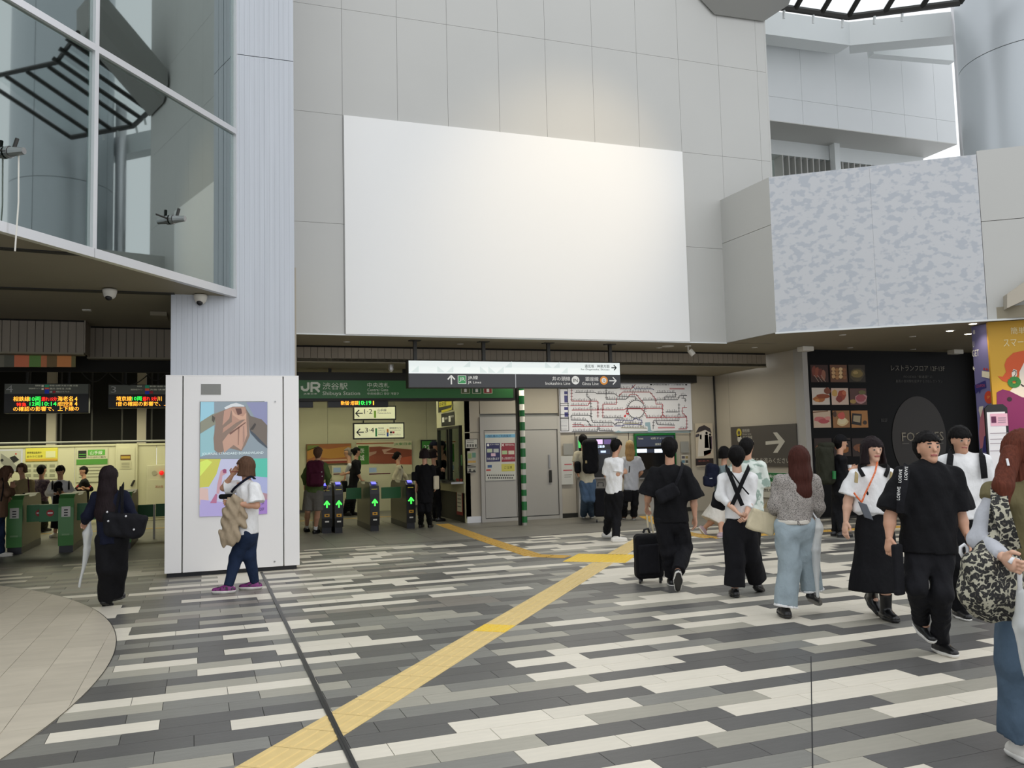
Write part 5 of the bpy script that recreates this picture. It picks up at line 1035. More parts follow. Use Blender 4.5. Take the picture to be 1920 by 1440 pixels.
pp([(340, 160), (430, 115), (400, 250), (320, 330)], '#aa8474', .005); pp([(430, 120), (590, 115), (600, 240), (480, 300), (320, 420), (330, 360), (430, 290)], '#a4806f', .006); pp([(470, 130), (540, 130), (550, 190), (500, 210)], '#5a3d36', .008); pp([(420, 130), (470, 200), (560, 225), (600, 180), (600, 260), (520, 265), (440, 210)], '#b8947f', .007)
pp([(380, 440), (600, 250), (610, 440), (540, 620), (450, 560), (340, 650), (320, 520)], '#b08c7a', .006); pp([(400, 420), (590, 290), (595, 300), (410, 440)], '#6a4c42', .008); pp([(500, 360), (520, 350), (510, 560), (500, 560)], '#8a6a5c', .008); pp([(560, 340), (575, 330), (580, 500), (560, 560)], '#94766a', .008); pp([(700, 300), (715, 320), (680, 380), (640, 380)], '#3a3532', .008); pp([(200, 210), (235, 240), (220, 300), (195, 270)], '#4a463e', .008)
pp([(640, 380), (700, 430), (846, 580), (846, 600), (740, 520), (650, 420)], '#3e4650', .005)
pp([(56, 724), (300, 724), (250, 900), (160, 1050), (52, 1060)], '#b9b850', 0); pp([(56, 760), (140, 728), (200, 760), (80, 900), (54, 930)], '#c6d860', .002); pp([(300, 724), (560, 724), (620, 900), (600, 1380), (50, 1400), (52, 1060), (160, 1050), (250, 900)], '#b2b4cc', .001); pp([(52, 1060), (150, 1070), (160, 1240), (50, 1260)], '#c8aca4', .002)
pp([(60, 1200), (330, 1230), (420, 1390), (50, 1400)], '#a49ac8', .003); pp([(560, 724), (846, 715), (846, 940), (640, 920)], '#4fae9a', .001); pp([(640, 920), (846, 940), (846, 1130), (700, 1100)], '#9aa0c4', .002); pp([(700, 1100), (846, 1130), (845, 1200), (720, 1210)], '#a08088', .003); pp([(600, 1200), (845, 1200), (845, 1365), (600, 1380)], '#9474b4', .002)
pp([(300, 860), (360, 840), (370, 890), (320, 920), (310, 1010), (280, 1130), (250, 1130), (260, 1020)], '#b89098', .005); pp([(320, 850), (345, 838), (368, 850), (365, 885), (330, 890)], '#8a4468', .007); pp([(175, 1240), (240, 1130), (260, 1140), (250, 1240)], '#a86a88', .006)
P.text(L, 'JOURNAL STANDARD BORROWLAND', 378.5, 849, 497*.9935, 855, flat('#c8d4d4', .4), o0+.010); P.text(L, 'JS', 490, 942, 495, 946, flat('#4a3a6a'), o0+.008); P.text(L, 'QEF', 486, 952, 495, 958, flat('#4a3a6a'), o0+.008)
L.build('picture', t)
# ================================================================ implicit surfaces for people, clothes and soft bags
def cone(A, B, ra, rb=None, n=None, e=1., flat=0, k=.02, sub=False):
    return dict(t='c', A=np.array(A, float), B=np.array(B, float), ra=ra, rb=rb if rb is not None else ra, n=None if n is None else nrm(n), e=e, flat=flat, k=k, sub=sub)
def rbox(c, a, b, ha, hb, hc, r, k=.01, taper=0.):
    a = nrm(a); b = nrm(b); return dict(t='b', c=np.array(c, float), a=a, b=b, d=np.cross(a, b), h=(ha, hb, hc), r=r, k=k, sub=False, taper=taper)
def nets(prims, h, cuts=(), noise=None, mask=None):
    lo = np.array([1e9]*3); hi = -lo
    for p in prims:
        if p['sub']: continue
        if p['t'] == 'c': r = max(p['ra'], p['rb']); q0 = np.minimum(p['A'], p['B'])-r; q1 = np.maximum(p['A'], p['B'])+r
        else: r = sum(abs(p[x])*y for x, y in zip('abd', p['h'])); q0, q1 = p['c']-r, p['c']+r
        p['lo'], p['hi'] = q0, q1; lo = np.minimum(lo, q0); hi = np.maximum(hi, q1)
    lo -= 3*h+.01; hi += 3*h+.01
    X, Y, Z = [np.arange(lo[i], hi[i], h) for i in range(3)]; F = np.full((len(X), len(Y), len(Z)), .5, np.float32)
    for p in prims:
        if p['sub']: r = max(p['ra'], p['rb']); p['lo'], p['hi'] = np.minimum(p['A'], p['B'])-r, np.maximum(p['A'], p['B'])+r
        pad = p['k']+2*h+.012; s = []
        for i, G in enumerate((X, Y, Z)):
            a = max(0, int((p['lo'][i]-pad-G[0])/h)); b = min(len(G), int((p['hi'][i]+pad-G[0])/h)+2); s.append(slice(a, b))
        x, y, z = X[s[0]][:, None, None], Y[s[1]][None, :, None], Z[s[2]][None, None, :]
        if 0 in (x.size, y.size, z.size): continue
        if p['t'] == 'c':
            A, B = p['A'].copy(), p['B'].copy(); n = p['n']
            if n is not None:
                g = 1/p['e']-1; w = x*n[0]+y*n[1]+z*n[2]; x = x+n[0]*w*g; y = y+n[1]*w*g; z = z+n[2]*w*g; A = A+n*(A @ n)*g; B = B+n*(B @ n)*g
            ab = B-A; L2 = float(ab @ ab)+1e-9; u = ((x-A[0])*ab[0]+(y-A[1])*ab[1]+(z-A[2])*ab[2])/L2; t = np.clip(u, 0, 1); L = math.sqrt(L2)
            d = np.sqrt((x-A[0]-t*ab[0])**2+(y-A[1]-t*ab[1])**2+(z-A[2]-t*ab[2])**2)-(p['ra']+(p['rb']-p['ra'])*t)
            if p['flat'] & 1:
                tt = u; dd = np.sqrt(np.maximum((x-A[0]-tt*ab[0])**2+(y-A[1]-tt*ab[1])**2+(z-A[2]-tt*ab[2])**2, 0))-(p['ra']+(p['rb']-p['ra'])*np.clip(tt, 0, 1.0)); d = np.where(u > 1, np.maximum(dd, (u-1)*L), d)
            if p['flat'] & 2: d = np.where(u < 0, np.maximum(np.sqrt(np.maximum((x-A[0]-u*ab[0])**2+(y-A[1]-u*ab[1])**2+(z-A[2]-u*ab[2])**2, 0))-p['ra'], -u*L), d)
        else:
            c = p['c']; q = [(x-c[0])*v[0]+(y-c[1])*v[1]+(z-c[2])*v[2] for v in (p['a'], p['b'], p['d'])]; r = p['r']
            sc = 1-p['taper']*np.clip(q[1]/p['h'][1], -1, 1)
            m_ = [np.abs(q[0])/sc-p['h'][0]+r, np.abs(q[1])-p['h'][1]+r, np.abs(q[2])-p['h'][2]+r]
            d = np.sqrt(sum(np.maximum(v, 0)**2 for v in m_))+np.minimum(np.maximum(np.maximum(m_[0], m_[1]), m_[2]), 0)-r
        f = F[s[0], s[1], s[2]]
        if p['sub']: F[s[0], s[1], s[2]] = np.maximum(f, -d); continue
        k = max(p['k'], 1e-4); w = np.clip(.5+.5*(f-d)/k, 0, 1); F[s[0], s[1], s[2]] = f*(1-w)+d*w-k*w*(1-w)
    x, y, z = X[:, None, None], Y[None, :, None], Z[None, None, :]
    if noise: F = F+noise(x, y, z).astype(np.float32)
    for P0, N in cuts: F = np.maximum(F, ((x-P0[0])*N[0]+(y-P0[1])*N[1]+(z-P0[2])*N[2]).astype(np.float32))
    if mask is not None: F = np.maximum(F, mask(x, y, z).astype(np.float32))
    F[0] = F[-1] = .5; F[:, 0] = F[:, -1] = .5; F[:, :, 0] = F[:, :, -1] = .5
    S = F < 0; C8 = np.zeros([n-1 for n in F.shape], np.int8); cn = [(i, j, k) for i in (0, 1) for j in (0, 1) for k in (0, 1)]
    for i, j, k in cn: C8 += S[i:S.shape[0]-1+i, j:S.shape[1]-1+j, k:S.shape[2]-1+k]
    idx = np.argwhere((C8 > 0) & (C8 < 8)); n = len(idx)
    if not n: return np.zeros((0, 3)), np.zeros((0, 4), int)
    pos = np.zeros((n, 3)); cnt = np.zeros(n)
    for a in cn:
        for ax in range(3):
            if a[ax]: continue
            b = list(a); b[ax] = 1; ia = idx+a; ib = idx+b; fa, fb = F[ia[:, 0], ia[:, 1], ia[:, 2]], F[ib[:, 0], ib[:, 1], ib[:, 2]]
            m = (fa < 0) != (fb < 0); t = fa[m]/(fa[m]-fb[m]); q = np.array(a, float)[None].repeat(m.sum(), 0); q[:, ax] = t; pos[m] += q; cnt[m] += 1
    V = lo+(idx+pos/cnt[:, None])*h
    I = np.full(C8.shape, -1); I[idx[:, 0], idx[:, 1], idx[:, 2]] = np.arange(n); Q = []
    for ax in range(3):
        o1, o2 = [(1, 2), (2, 0), (0, 1)][ax]; sl = [slice(None)]*3; sl[ax] = slice(0, -1); s2 = [slice(None)]*3; s2[ax] = slice(1, None)
        df = S[tuple(sl)] != S[tuple(s2)]; e = np.argwhere(df); e = e[(e[:, o1] > 0) & (e[:, o2] > 0)]; ins = S[e[:, 0], e[:, 1], e[:, 2]]
        c = []
        for d1, d2 in ((1, 1), (0, 1), (0, 0), (1, 0)): g = e.copy(); g[:, o1] -= d1; g[:, o2] -= d2; c.append(I[g[:, 0], g[:, 1], g[:, 2]])
        q = np.stack(c, 1); q[~ins] = q[~ins][:, ::-1]; Q.append(q)
    return V, np.concatenate(Q)
def netmesh(name, V, Q, mats, parent=None, mi=None, label=None, org=None, **kw):
    og = ORG.get(parent, np.zeros(3)) if parent is not None else (np.array(org, float) if org is not None else np.zeros(3))
    me = bpy.data.meshes.new(name); n = len(V); k = len(Q); me.vertices.add(n); me.vertices.foreach_set('co', (V-og).ravel()); me.loops.add(4*k); me.loops.foreach_set('vertex_index', Q.ravel().astype(np.int32))
    me.polygons.add(k); me.polygons.foreach_set('loop_start', np.arange(0, 4*k, 4, dtype=np.int32)); me.polygons.foreach_set('loop_total', np.full(k, 4, np.int32))
    me.polygons.foreach_set('use_smooth', np.ones(k, bool))
    for m in ([mats] if isinstance(mats, str) else mats): me.materials.append(M(m))
    if mi is not None: me.polygons.foreach_set('material_index', mi.astype(np.int32))
    me.update(calc_edges=True); me.validate(); o = bpy.data.objects.new(name, me); COL.objects.link(o)
    if parent is not None: o.parent = parent
    else: o.location = tuple(og)
    ORG[o] = og; tag(o, label, kw.get('cat'), kw.get('group')); return o
def soft(name, prims, h, m, parent=None, **kw):
    nz = kw.pop('noise', None); cuts = kw.pop('cuts', ()); V, Q = nets(prims, h, cuts, nz); return netmesh(name, V, Q, m, parent, **kw)
def folds(amp, f=1.): return lambda x, y, z: amp*(np.sin(19*f*x+11*f*y+2.5*np.sin(9*z))*np.sin(17*f*z+6*np.sin(7*x+5*y))+.6*np.sin(41*f*(x-y)+23*z))
def drape(amp, f=1.): return lambda x, y, z: amp*(np.sin(38*f*x+3*np.sin(4*z))*np.cos(33*f*y+2*np.sin(5*z))+.5*np.sin(15*z+9*x))
# skin, hair, cloth
for nm, c in (('skin', '#c4957a'), ('skin_pale', '#d0a58c'), ('skin_tan', '#b58468')): mat(nm, c, .5, var=(14, .05))
mat('eye_white', '#a8988a', .4); mat('eye_dark', '#1c1512', .3); mat('lips', '#a8625a', .45); mat('brow', '#2a1e18', .8)
for nm, c in (('hair_black', '#100e0e'), ('hair_brown', '#5a4233'), ('hair_reddish', '#43241e'), ('hair_blond', '#9a7a50'), ('hair_auburn', '#5c3023'), ('hair_grey', '#8a8078'), ('hair_dark', '#221a1c')): mat(nm, c, .62, var=(30, .3, (4, 4, .3)), bump=(120, .7, (1, 1, .06)), spec=.12)
def cloth(nm, c, var=.06, b=.25, sc=9):
    m = mat(nm, c, .85, var=(sc, var), bump=(11, .55, (1.2, 1.2, .8)), spec=.2)
    for n_ in m.node_tree.nodes:
        if n_.type == 'BUMP': n_.inputs['Distance'].default_value = .035
for nm, c in (('cloth_black', '#111114'), ('cloth_black_soft', '#17171b'), ('cloth_navy', '#14182a'), ('cloth_white', '#e4e4e4'), ('cloth_offwhite', '#cfcac0'), ('cloth_beige', '#a3937c'), ('cloth_green', '#4f6236'), ('cloth_maroon', '#45162a'), ('cloth_grey', '#63605a'), ('cloth_olive', '#6e6648'), ('cloth_lightgrey', '#b4b6bc'), ('cloth_brown', '#6a5240'), ('cloth_cream', '#c8c0a8'), ('cloth_mint', '#a8b8aa'), ('cloth_denimgrey', '#7c8a8c'), ('cloth_tan', '#9c8c66'), ('cloth_darkolive', '#2b2c22'), ('cloth_red', '#8c1f28'), ('canvas', '#c8bda0')): cloth(nm, c)
cloth('denim_navy', '#1d2a42', .12, .3, 12); cloth('denim_light', '#97a5ac', .14, .3, 6); cloth('denim_mid', '#4a5b6c', .16, .3, 8); cloth('denim_blue', '#4c6078', .14, .3, 7)
mat('knit_grey', '#a39d97', .9, grain=(95, '#6c6764', (1, 1, 1.6), .5), bump=(90, .6)); mat('plaid', '#4a3a4a', .85, grain=(18, '#6a5a60', (1, 1, 1), .48)); mat('marble_cloth', '#d4dcd4', .85, grain=(9, '#8fa398', (1, 1, 1.2), .5))
mat('sole_white', '#d8d6d0', .5); mat('shoe_black', '#151516', .35); mat('shoe_white', '#d6d2ca', .5); mat('shoe_purple', '#7c2a70', .5, grain=(30, '#2a2430', (1, 1, 1), .52)); mat('shoe_pink', '#b09aa0', .5); mat('boot_black', '#121213', .28)
mat('clear_plastic', '#e2e4e2', .3, trans=.45, spec=.5); mat('phone_grey', '#50545c', .3); mat('gold', '#c8a860', .25, metal=.9); mat('orange_rope', '#d0602a', .6, grain=(60, '#e8906a', (1, 1, 1), .5)); mat('white_plastic', '#e4e4e6', .35)
def leopard(name):
    m = bpy.data.materials.new(name); m.use_nodes = True; MATS[name] = m; nt = m.node_tree; N = nt.nodes; L = nt.links; b = N['Principled BSDF']; b.inputs['Roughness'].default_value = .8
    t = N.new('ShaderNodeTexCoord'); ns = N.new('ShaderNodeTexNoise'); ns.inputs['Scale'].default_value = 22; ad = N.new('ShaderNodeMix'); ad.data_type = 'VECTOR'; ad.inputs[0].default_value = .05
    L.new(t.outputs['Object'], ns.inputs['Vector']); L.new(t.outputs['Object'], ad.inputs[4]); L.new(ns.outputs['Color'], ad.inputs[5])
    v = N.new('ShaderNodeTexVoronoi'); v.inputs['Scale'].default_value = 52; L.new(ad.outputs[1], v.inputs['Vector'])
    r = N.new('ShaderNodeValToRGB'); L.new(v.outputs['Distance'], r.inputs[0]); e = r.color_ramp.elements
    e[0].position = 0; e[0].color = (.07, .06, .05, 1); e[1].position = 1; e[1].color = (.40, .38, .29, 1)
    for p_, c in ((.14, (.08, .07, .055, 1)), (.2, (.012, .012, .012, 1)), (.56, (.016, .015, .015, 1)), (.63, (.40, .38, .29, 1))): q = e.new(p_); q.color = c
    r.color_ramp.interpolation = 'LINEAR'; L.new(r.outputs[0], b.inputs['Base Color'])
leopard('leopard_print')
def handprims(w, d, side, m, curl):
    """palm and five fingers from wrist w along d; side = thumb side direction"""
    d = nrm(d); s = nrm(side-d*(side @ d)); n = np.cross(d, s); P = []
    P.append(cone(w, w+d*.03*m, .022*m, .025*m, n, .75, k=.012)); P.append(cone(w+d*.035*m, w+d*.075*m, .034*m, .037*m, n, .42, k=.012))
    for i, (o, L) in enumerate(((.028, .070), (.0095, .078), (-.0095, .073), (-.027, .058))):
        b = w+d*.092*m+s*o*m; c = curl*(1+.12*i); d1 = nrm(d*math.cos(c*.6)+n*math.sin(c*.6)+s*(o*1.2)); d2 = nrm(d*math.cos(c*1.6)+n*math.sin(c*1.6)); q = b+d1*L*.5*m; P.append(cone(b-d*.02*m, q, .0092*m, .0086*m, k=.004)); P.append(cone(q, q+d2*L*.5*m, .0086*m, .007*m, k=.004))
    b = w+d*.03*m+s*.028*m; q = b+nrm(d*.75+s*.65+n*.2*curl)*.04*m; P.append(cone(b, q, .013*m, .011*m, k=.008)); P.append(cone(q, q+nrm(d+s*.1+n*.5*curl)*.032*m, .0105*m, .0085*m, k=.004)); return P
class Fig: pass
def person(label, foot, m, face, J, top=None, bottom=None, hair=None, shoes=None, b=1., skin='skin', h=.013, look=None, cat='person', group=None, fit=1., hands=(.5, .5), pitch=(0, 0), toes=None, tilt=0., D=None, beardless=True, wide=.165):
    g = Fig(); f0 = fl(*foot); D = float(f0 @ FH) if D is None else D; g.D = D; g.m = m
    R_ = lambda q: deep(q[0], q[1], D+(q[2] if len(q) > 2 else 0.)); g.p = lambda x, y, d=0.: deep(x, y, D+d)
    ph = math.radians(face); fv = FH*math.cos(ph)+RH*math.sin(ph); sv = np.cross(fv, UP)
    if (abs(sv @ RH) > .35 and sv @ RH < 0) or (abs(sv @ RH) <= .35 and sv @ FH < 0): sv = -sv
    lk = math.radians(look if look is not None else face); lv = nrm(FH*math.cos(lk)+RH*math.sin(lk)-UP*math.sin(math.radians(tilt))); lu = nrm(UP-lv*(UP @ lv)); ls = np.cross(lv, lu)
    hd, sh, hp = R_(J['hd']), R_(J['sh']), R_(J['hp']); sl, sr = sh-sv*wide*m, sh+sv*wide*m; hl, hr = hp-sv*.085*m, hp+sv*.085*m
    if 'sl' in J: sl = R_(J['sl'])
    if 'sr' in J: sr = R_(J['sr'])
    def ank(q):
        if len(q) > 2 and q[2] is not None: return deep(q[0], q[1], D+q[2])
        return fl(q[0], q[1], .085*m)
    al, ar = ank(J['al']), ank(J['ar'])
    kl = R_(J['kl']) if 'kl' in J else (hl+al)/2+fv*.04*m; kr = R_(J['kr']) if 'kr' in J else (hr+ar)/2+fv*.04*m
    el = R_(J['el']); er = R_(J['er']); wl = R_(J['wl']); wr = R_(J['wr'])
    g.__dict__.update(hd=hd, sh=sh, hp=hp, sl=sl, sr=sr, el=el, er=er, wl=wl, wr=wr, fv=fv, sv=sv, al=al, ar=ar, lv=lv, kl=kl, kr=kr, hl=hl, hr=hr)
    root = thing('person', label, cat, (f0[0], f0[1], 0) if J.get('D') is None else (sh[0], sh[1], 0), group); g.root = root
    fr = fv; nk = sh+UP*.04*m
    # ---- body: one continuous surface, head and hands included
    B = [cone(sh-UP*.06*m, (sh+hp)/2-UP*.02*m, .125*m*b, .115*m*b, fr, .68, k=.04), cone((sh+hp)/2, hp, .115*m*b, .135*m*b, fr, .72, k=.04), cone(sl+sv*.03*m, sr-sv*.03*m, .06*m, k=.03), cone(nk-UP*.03*m, hd-UP*.06*m-lv*.015*m, .056*m, .05*m, k=.02)]
    for s_, e_, w_ in ((sl, el, wl), (sr, er, wr)): B += [cone(s_, e_, .048*m*b**.5, .038*m*b**.5, k=.025), cone(e_, e_+(w_-e_)*.35, .039*m*b**.5, .038*m*b**.5, k=.02), cone(e_+(w_-e_)*.35, w_, .038*m*b**.5, .024*m, k=.02)]
    for h_, k_, a_ in ((hl, kl, al), (hr, kr, ar)): B += [cone(h_, k_, .085*m*b**.5, .055*m, k=.03), cone(k_, k_+(a_-k_)*.35, .056*m, .055*m*b**.4, k=.02), cone(k_+(a_-k_)*.35, a_, .053*m*b**.4, .033*m, k=.02), cone(a_, a_-UP*.03*m+fv*.05*m, .035*m, .03*m, k=.02)]
    H = [cone(hd+lu*.028*m-lv*.012*m, hd+lu*.022*m-lv*.005*m, .088*m, .086*m, ls, .86, k=.02), cone(hd+lv*.02*m+lu*.0*m, hd+lv*.028*m-lu*.062*m, .066*m, .045*m, ls, .95, k=.03), cone(hd+lv*.05*m-lu*.085*m, hd+lv*.058*m-lu*.088*m, .026*m, .022*m, k=.02),
        cone(hd+lv*.083*m+lu*.012*m, hd+lv*.102*m-lu*.022*m, .008*m, .013*m, k=.012), cone(hd+lv*.076*m+lu*.03*m-ls*.035*m, hd+lv*.076*m+lu*.03*m+ls*.035*m, .013*m, k=.014), cone(hd+lv*.077*m-lu*.052*m-ls*.014*m, hd+lv*.077*m-lu*.052*m+ls*.014*m, .010*m, k=.008)]
    for s_ in (-1, 1): H += [cone(hd+ls*s_*.074*m+lu*.012*m-lv*.01*m, hd+ls*s_*.073*m-lu*.018*m-lv*.005*m, .017*m, .012*m, ls, .5, k=.006), cone(hd+lv*.068*m+lu*.008*m+ls*s_*.03*m, hd+lv*.0685*m+lu*.008*m+ls*s_*.0305*m, .0145*m, k=.004)]
    V, Q = nets(B+H, h)
    if h < .012: # finer head
        V, Q = nets(B, h); V2, Q2 = nets(H+[cone(nk, hd-UP*.06*m-lv*.015*m, .054*m, .05*m, k=.02)], .0065); Q = np.concatenate([Q, Q2+len(V)]); V = np.concatenate([V, V2])
    for (e_, w_, cu, sd) in ((el, wl, hands[0], 1), (er, wr, hands[1], -1)):
        if cu is None: continue
        dd_ = nrm(w_-e_); th = fv*.8+sv*sd*.25 if abs(dd_ @ fv) < .8 else UP; V2, Q2 = nets(handprims(w_-dd_*.01*m, dd_, th, m*1.05, cu if (np.cross(dd_, th) @ sv)*sd > 0 else -cu), .0055 if h < .012 else .0075); Q = np.concatenate([Q, Q2+len(V)]); V = np.concatenate([V, V2])
    c = V[Q].mean(1)-hd; a_, u_, s_ = c @ lv, c @ lu, np.abs(c @ ls); mi = np.zeros(len(Q), int); q = m
    mi[(a_ > .068*q) & (np.hypot((u_-.008*q), (s_-.030*q)) < .0095*q)] = 1; mi[(a_ > .068*q) & (np.hypot((u_-.008*q), (s_-.030*q)) < .0062*q)] = 2
    mi[(a_ > .06*q) & (np.abs(u_+.052*q) < .0085*q) & (s_ < .024*q)] = 3; mi[(a_ > .05*q) & (np.abs(u_-.034*q) < .006*q) & (s_ > .014*q) & (s_ < .045*q)] = 4
    netmesh('body', V, Q, [skin, 'eye_white', 'eye_dark', 'lips', 'brow'], root, mi)
    hc = h*.95
    # ---- clothes
    if top:
        t = dict(sleeve=.62, loose=1., hem=0., c='cloth_white', f=.006, cuff=1., name='shirt', neck=1, drop=0); t.update(top); lo_ = t['loose']*b; he = hp-UP*t['hem']*m
        T = [cone(sh-UP*.07*m, (sh+hp)/2, .142*m*lo_, .138*m*lo_, fr, .70, k=.05), cone((sh+hp)/2, he, .138*m*lo_, .15*m*lo_*fit, fr, .72, flat=1, k=.05), cone(sl+sv*.02*m, sr-sv*.02*m, .068*m, k=.03), cone(sh-UP*.01*m, sh+UP*.028*m, .085*m, .07*m, fr, .85, k=.03)]
        for s_, e_, w_ in ((sl, el, wl), (sr, er, wr)):
            if t['sleeve'] <= 1: 
                if t['sleeve'] > 0: T.append(cone(s_, s_+(e_-s_)*t['sleeve'], .066*m*lo_**.6, .072*m*lo_**.8*t['cuff'], flat=1, k=.03))
            else: T += [cone(s_, e_, .064*m*lo_**.6, .054*m*lo_**.7, k=.03), cone(e_, e_+(w_-e_)*(t['sleeve']-1), .054*m*lo_**.7, .038*m*t['cuff'], flat=1, k=.03)]
        V, Q = nets(T, hc, noise=folds(t['f'])); netmesh(t['name'], V, Q, t['c'], root)
        if t.get('band'): V, Q = nets([cone(he+UP*.035*m, he-UP*.003*m, .152*m*lo_*fit, .153*m*lo_*fit, fr, .73, flat=3)], hc); netmesh('hem_band', V, Q, t['band'], root, label='pale hem band')
        if t.get('inner'): V, Q = nets([cone(sh-UP*.02*m+fv*.04*m, (sh+hp)/2-UP*.1*m+fv*.035*m, .085*m*lo_, .10*m*lo_, fr, .72, k=.03)], hc); netmesh('inner_shirt', V, Q, t['inner'], root)
    if bottom is not None:
        t = dict(kind='pants', r=(.098, .078, .062), end=1., c='cloth_black', f=.006, waist=.10, name='trousers'); t.update(bottom); w0 = hp+UP*t['waist']*m; r = [x*m*b**.5 for x in t['r']]
        if t['kind'] == 'pants':
            T = [cone(w0, hp-UP*.02*m, .132*m*b, .148*m*b, fr, .74, flat=2, k=.04)]
            for h_, k_, a_ in ((hl, kl, al), (hr, kr, ar)):
                if t['end'] <= .5: T.append(cone(h_, h_+(k_-h_)*t['end']*2, r[0], r[1], flat=1, k=.03))
                else: e_ = k_+(a_-k_)*(t['end']-.5)*2; T += [cone(h_, k_, r[0], r[1], k=.03), cone(k_, e_, r[1], r[2], flat=1, k=.03)]
            V, Q = nets(T, hc, noise=drape(t['f']) if r[2] > .08 else folds(t['f'], 1.2))
            netmesh(t['name'], V, Q, t['c'], root)
            if t.get('fringe'):
                for k_, a_ in ((kl, al), (kr, ar)): e_ = k_+(a_-k_)*(t['end']-.5)*2; V, Q = nets([cone(e_, e_+(a_-k_)*.035, r[2]*1.0, r[2]*1.02, flat=3)], hc*.8, noise=lambda x, y, z: .006*np.sin(160*x+90*y)); netmesh('frayed_hem', V, Q, t['fringe'], root, label='white frayed hem')
        else:
            he = R_(t['hemc']) if 'hemc' in t else (al+ar)/2+UP*.2*m; T = [cone(w0, hp, .125*m*b, .150*m*b, fr, .75, flat=2, k=.04), cone(hp, he, .150*m*b, t['hemr']*m, fr, .8, flat=1, k=.04)]
            if t.get('bib'): T += [cone(sh-UP*t['bib']*m, hp+UP*.05*m, .148*m*b, .14*m*b, fr, .73, flat=2, k=.03)]
            V, Q = nets(T, hc, noise=drape(t['f'], .8)); netmesh(t['name'], V, Q, t['c'], root)
    if hair:
        t = dict(style='short', c='hair_black', L=.3, fringe=.045, back=1.); t.update(hair); q = m
        T = [cone(hd+lu*.034*q-lv*.016*q, hd+lu*.030*q-lv*.004*q, .108*q, .104*q, ls, .88, k=.02)]; st = t['style']
        if st in ('short', 'bun'): T.append(cone(hd+lu*.0*q-lv*.045*q, hd-lu*.055*q-lv*.045*q, .07*q, .05*q, ls, 1., k=.03))
        if st == 'bun': T.append(cone(hd-lv*.1*q+lu*t.get('bz', .03)*q, hd-lv*.125*q+lu*t.get('bz', .03)*q, .045*q, k=.01))
        if st == 'bob': T.append(cone(hd-lv*.02*q, hd-lu*t['L']*q-lv*.01*q, .105*q, .12*q, ls, 1.0, flat=1, k=.03))
        if st == 'long': T += [cone(hd-lv*.03*q, hd-UP*.15*q-lv*.04*q, .10*q, .105*q, lv, .8, k=.03), cone(hd-UP*.15*q-lv*.045*q, hd-UP*t['L']*q-lv*.075*q, .105*q, t.get('w', .10)*q, lv, .5, flat=0, k=.03)]
        def mk(x, y, z):
            a = (x-hd[0])*lv[0]+(y-hd[1])*lv[1]+(z-hd[2])*lv[2]; u = (x-hd[0])*lu[0]+(y-hd[1])*lu[1]+(z-hd[2])*lu[2]; s_ = np.abs((x-hd[0])*ls[0]+(y-hd[1])*ls[1]+(z-hd[2])*ls[2])
            f_ = np.minimum(np.minimum(a-(-.01 if st == 'short' else .005)*q, ((t['fringe']+.006*np.sin(4*np.arctan2(y-hd[1]+1e-6, x-hd[0])*3))*q-u)), ((.071 if st != 'short' else .2)*q-s_)*1.5+.0*a); return f_
        V, Q = nets(T, min(hc, .010), noise=lambda x, y, z: .0035*np.sin(90*np.arctan2(y-hd[1]+1e-6, x-hd[0])*.35)+.003*np.sin(70*x+60*y+8*z), mask=mk)
        netmesh('hair', V, Q, t['c'], root)
        if t.get('cap'):
            V, Q = nets([cone(hd+lu*.05*q-lv*.01*q, hd+lu*.045*q, .107*q, .106*q, ls, .9), cone(hd+lu*.05*q+lv*.07*q, hd+lu*.04*q+lv*.15*q, .06*q, .05*q, lu, .18, k=.01)], .009, cuts=[(hd+lu*.03*q, -lu)]); netmesh('cap', V, Q, t['cap'], root)
    if shoes is not None:
        t = dict(c='shoe_black', sole='sole_white', socks=None, sock_h=.05, th=.022, size=1.); t.update(shoes)
        for i, a_ in enumerate((al, ar)):
            pt = math.radians(pitch[i]); td0 = fv if toes is None or toes[i] is None else FH*math.cos(math.radians(toes[i]))+RH*math.sin(math.radians(toes[i])); td = td0*math.cos(pt)-UP*math.sin(pt); ud = td0*math.sin(pt)+UP*math.cos(pt); z_ = t['size']*m
            he = a_-ud*.085*m; c0 = he+ud*.04*z_-td*.045*z_; c1 = he+ud*.034*z_+td*.15*z_; sd = np.cross(td, ud)
            up_ = [cone(c0, he+ud*.045*z_+td*.05*z_, .040*z_, .045*z_, k=.02), cone(he+ud*.045*z_+td*.04*z_, c1, .046*z_, .038*z_, ud, .85, k=.02), cone(he+ud*.05*z_, a_+ud*.02*m-ud*0, .042*z_, .040*z_, k=.02, flat=1)]
            if t.get('boot'): up_.append(cone(a_, a_+(kl-al if i == 0 else kr-ar)*t['boot'], .046*z_, .052*z_, flat=1, k=.02))
            V, Q = nets(up_, min(.009, hc), cuts=[(he+ud*t['th']*.7, -ud)]); o = netmesh('shoe', V, Q, t['c'], root)
            so = [cone(c0, he+ud*.03*z_+td*.05*z_, .047*z_, .050*z_, k=.02), cone(he+ud*.03*z_+td*.04*z_, c1, .052*z_, .043*z_, k=.02)]
            V, Q = nets(so, min(.009, hc), cuts=[(he, -ud), (he+ud*t['th'], ud)]); netmesh('sole', V, Q, t['sole'], o)
            if t.get('outsole'): V, Q = nets(so, .006, cuts=[(he-ud*.006, -ud), (he+ud*.007, ud)]); netmesh('outsole', V, Q, 'shoe_black', o)
            if t['socks']: V, Q = nets([cone(a_-ud*.02*m, a_+(kl-al if i == 0 else kr-ar)*t['sock_h'], .04*m, .042*m, flat=1)], .009); netmesh('sock', V, Q, t['socks'], root)
    return g
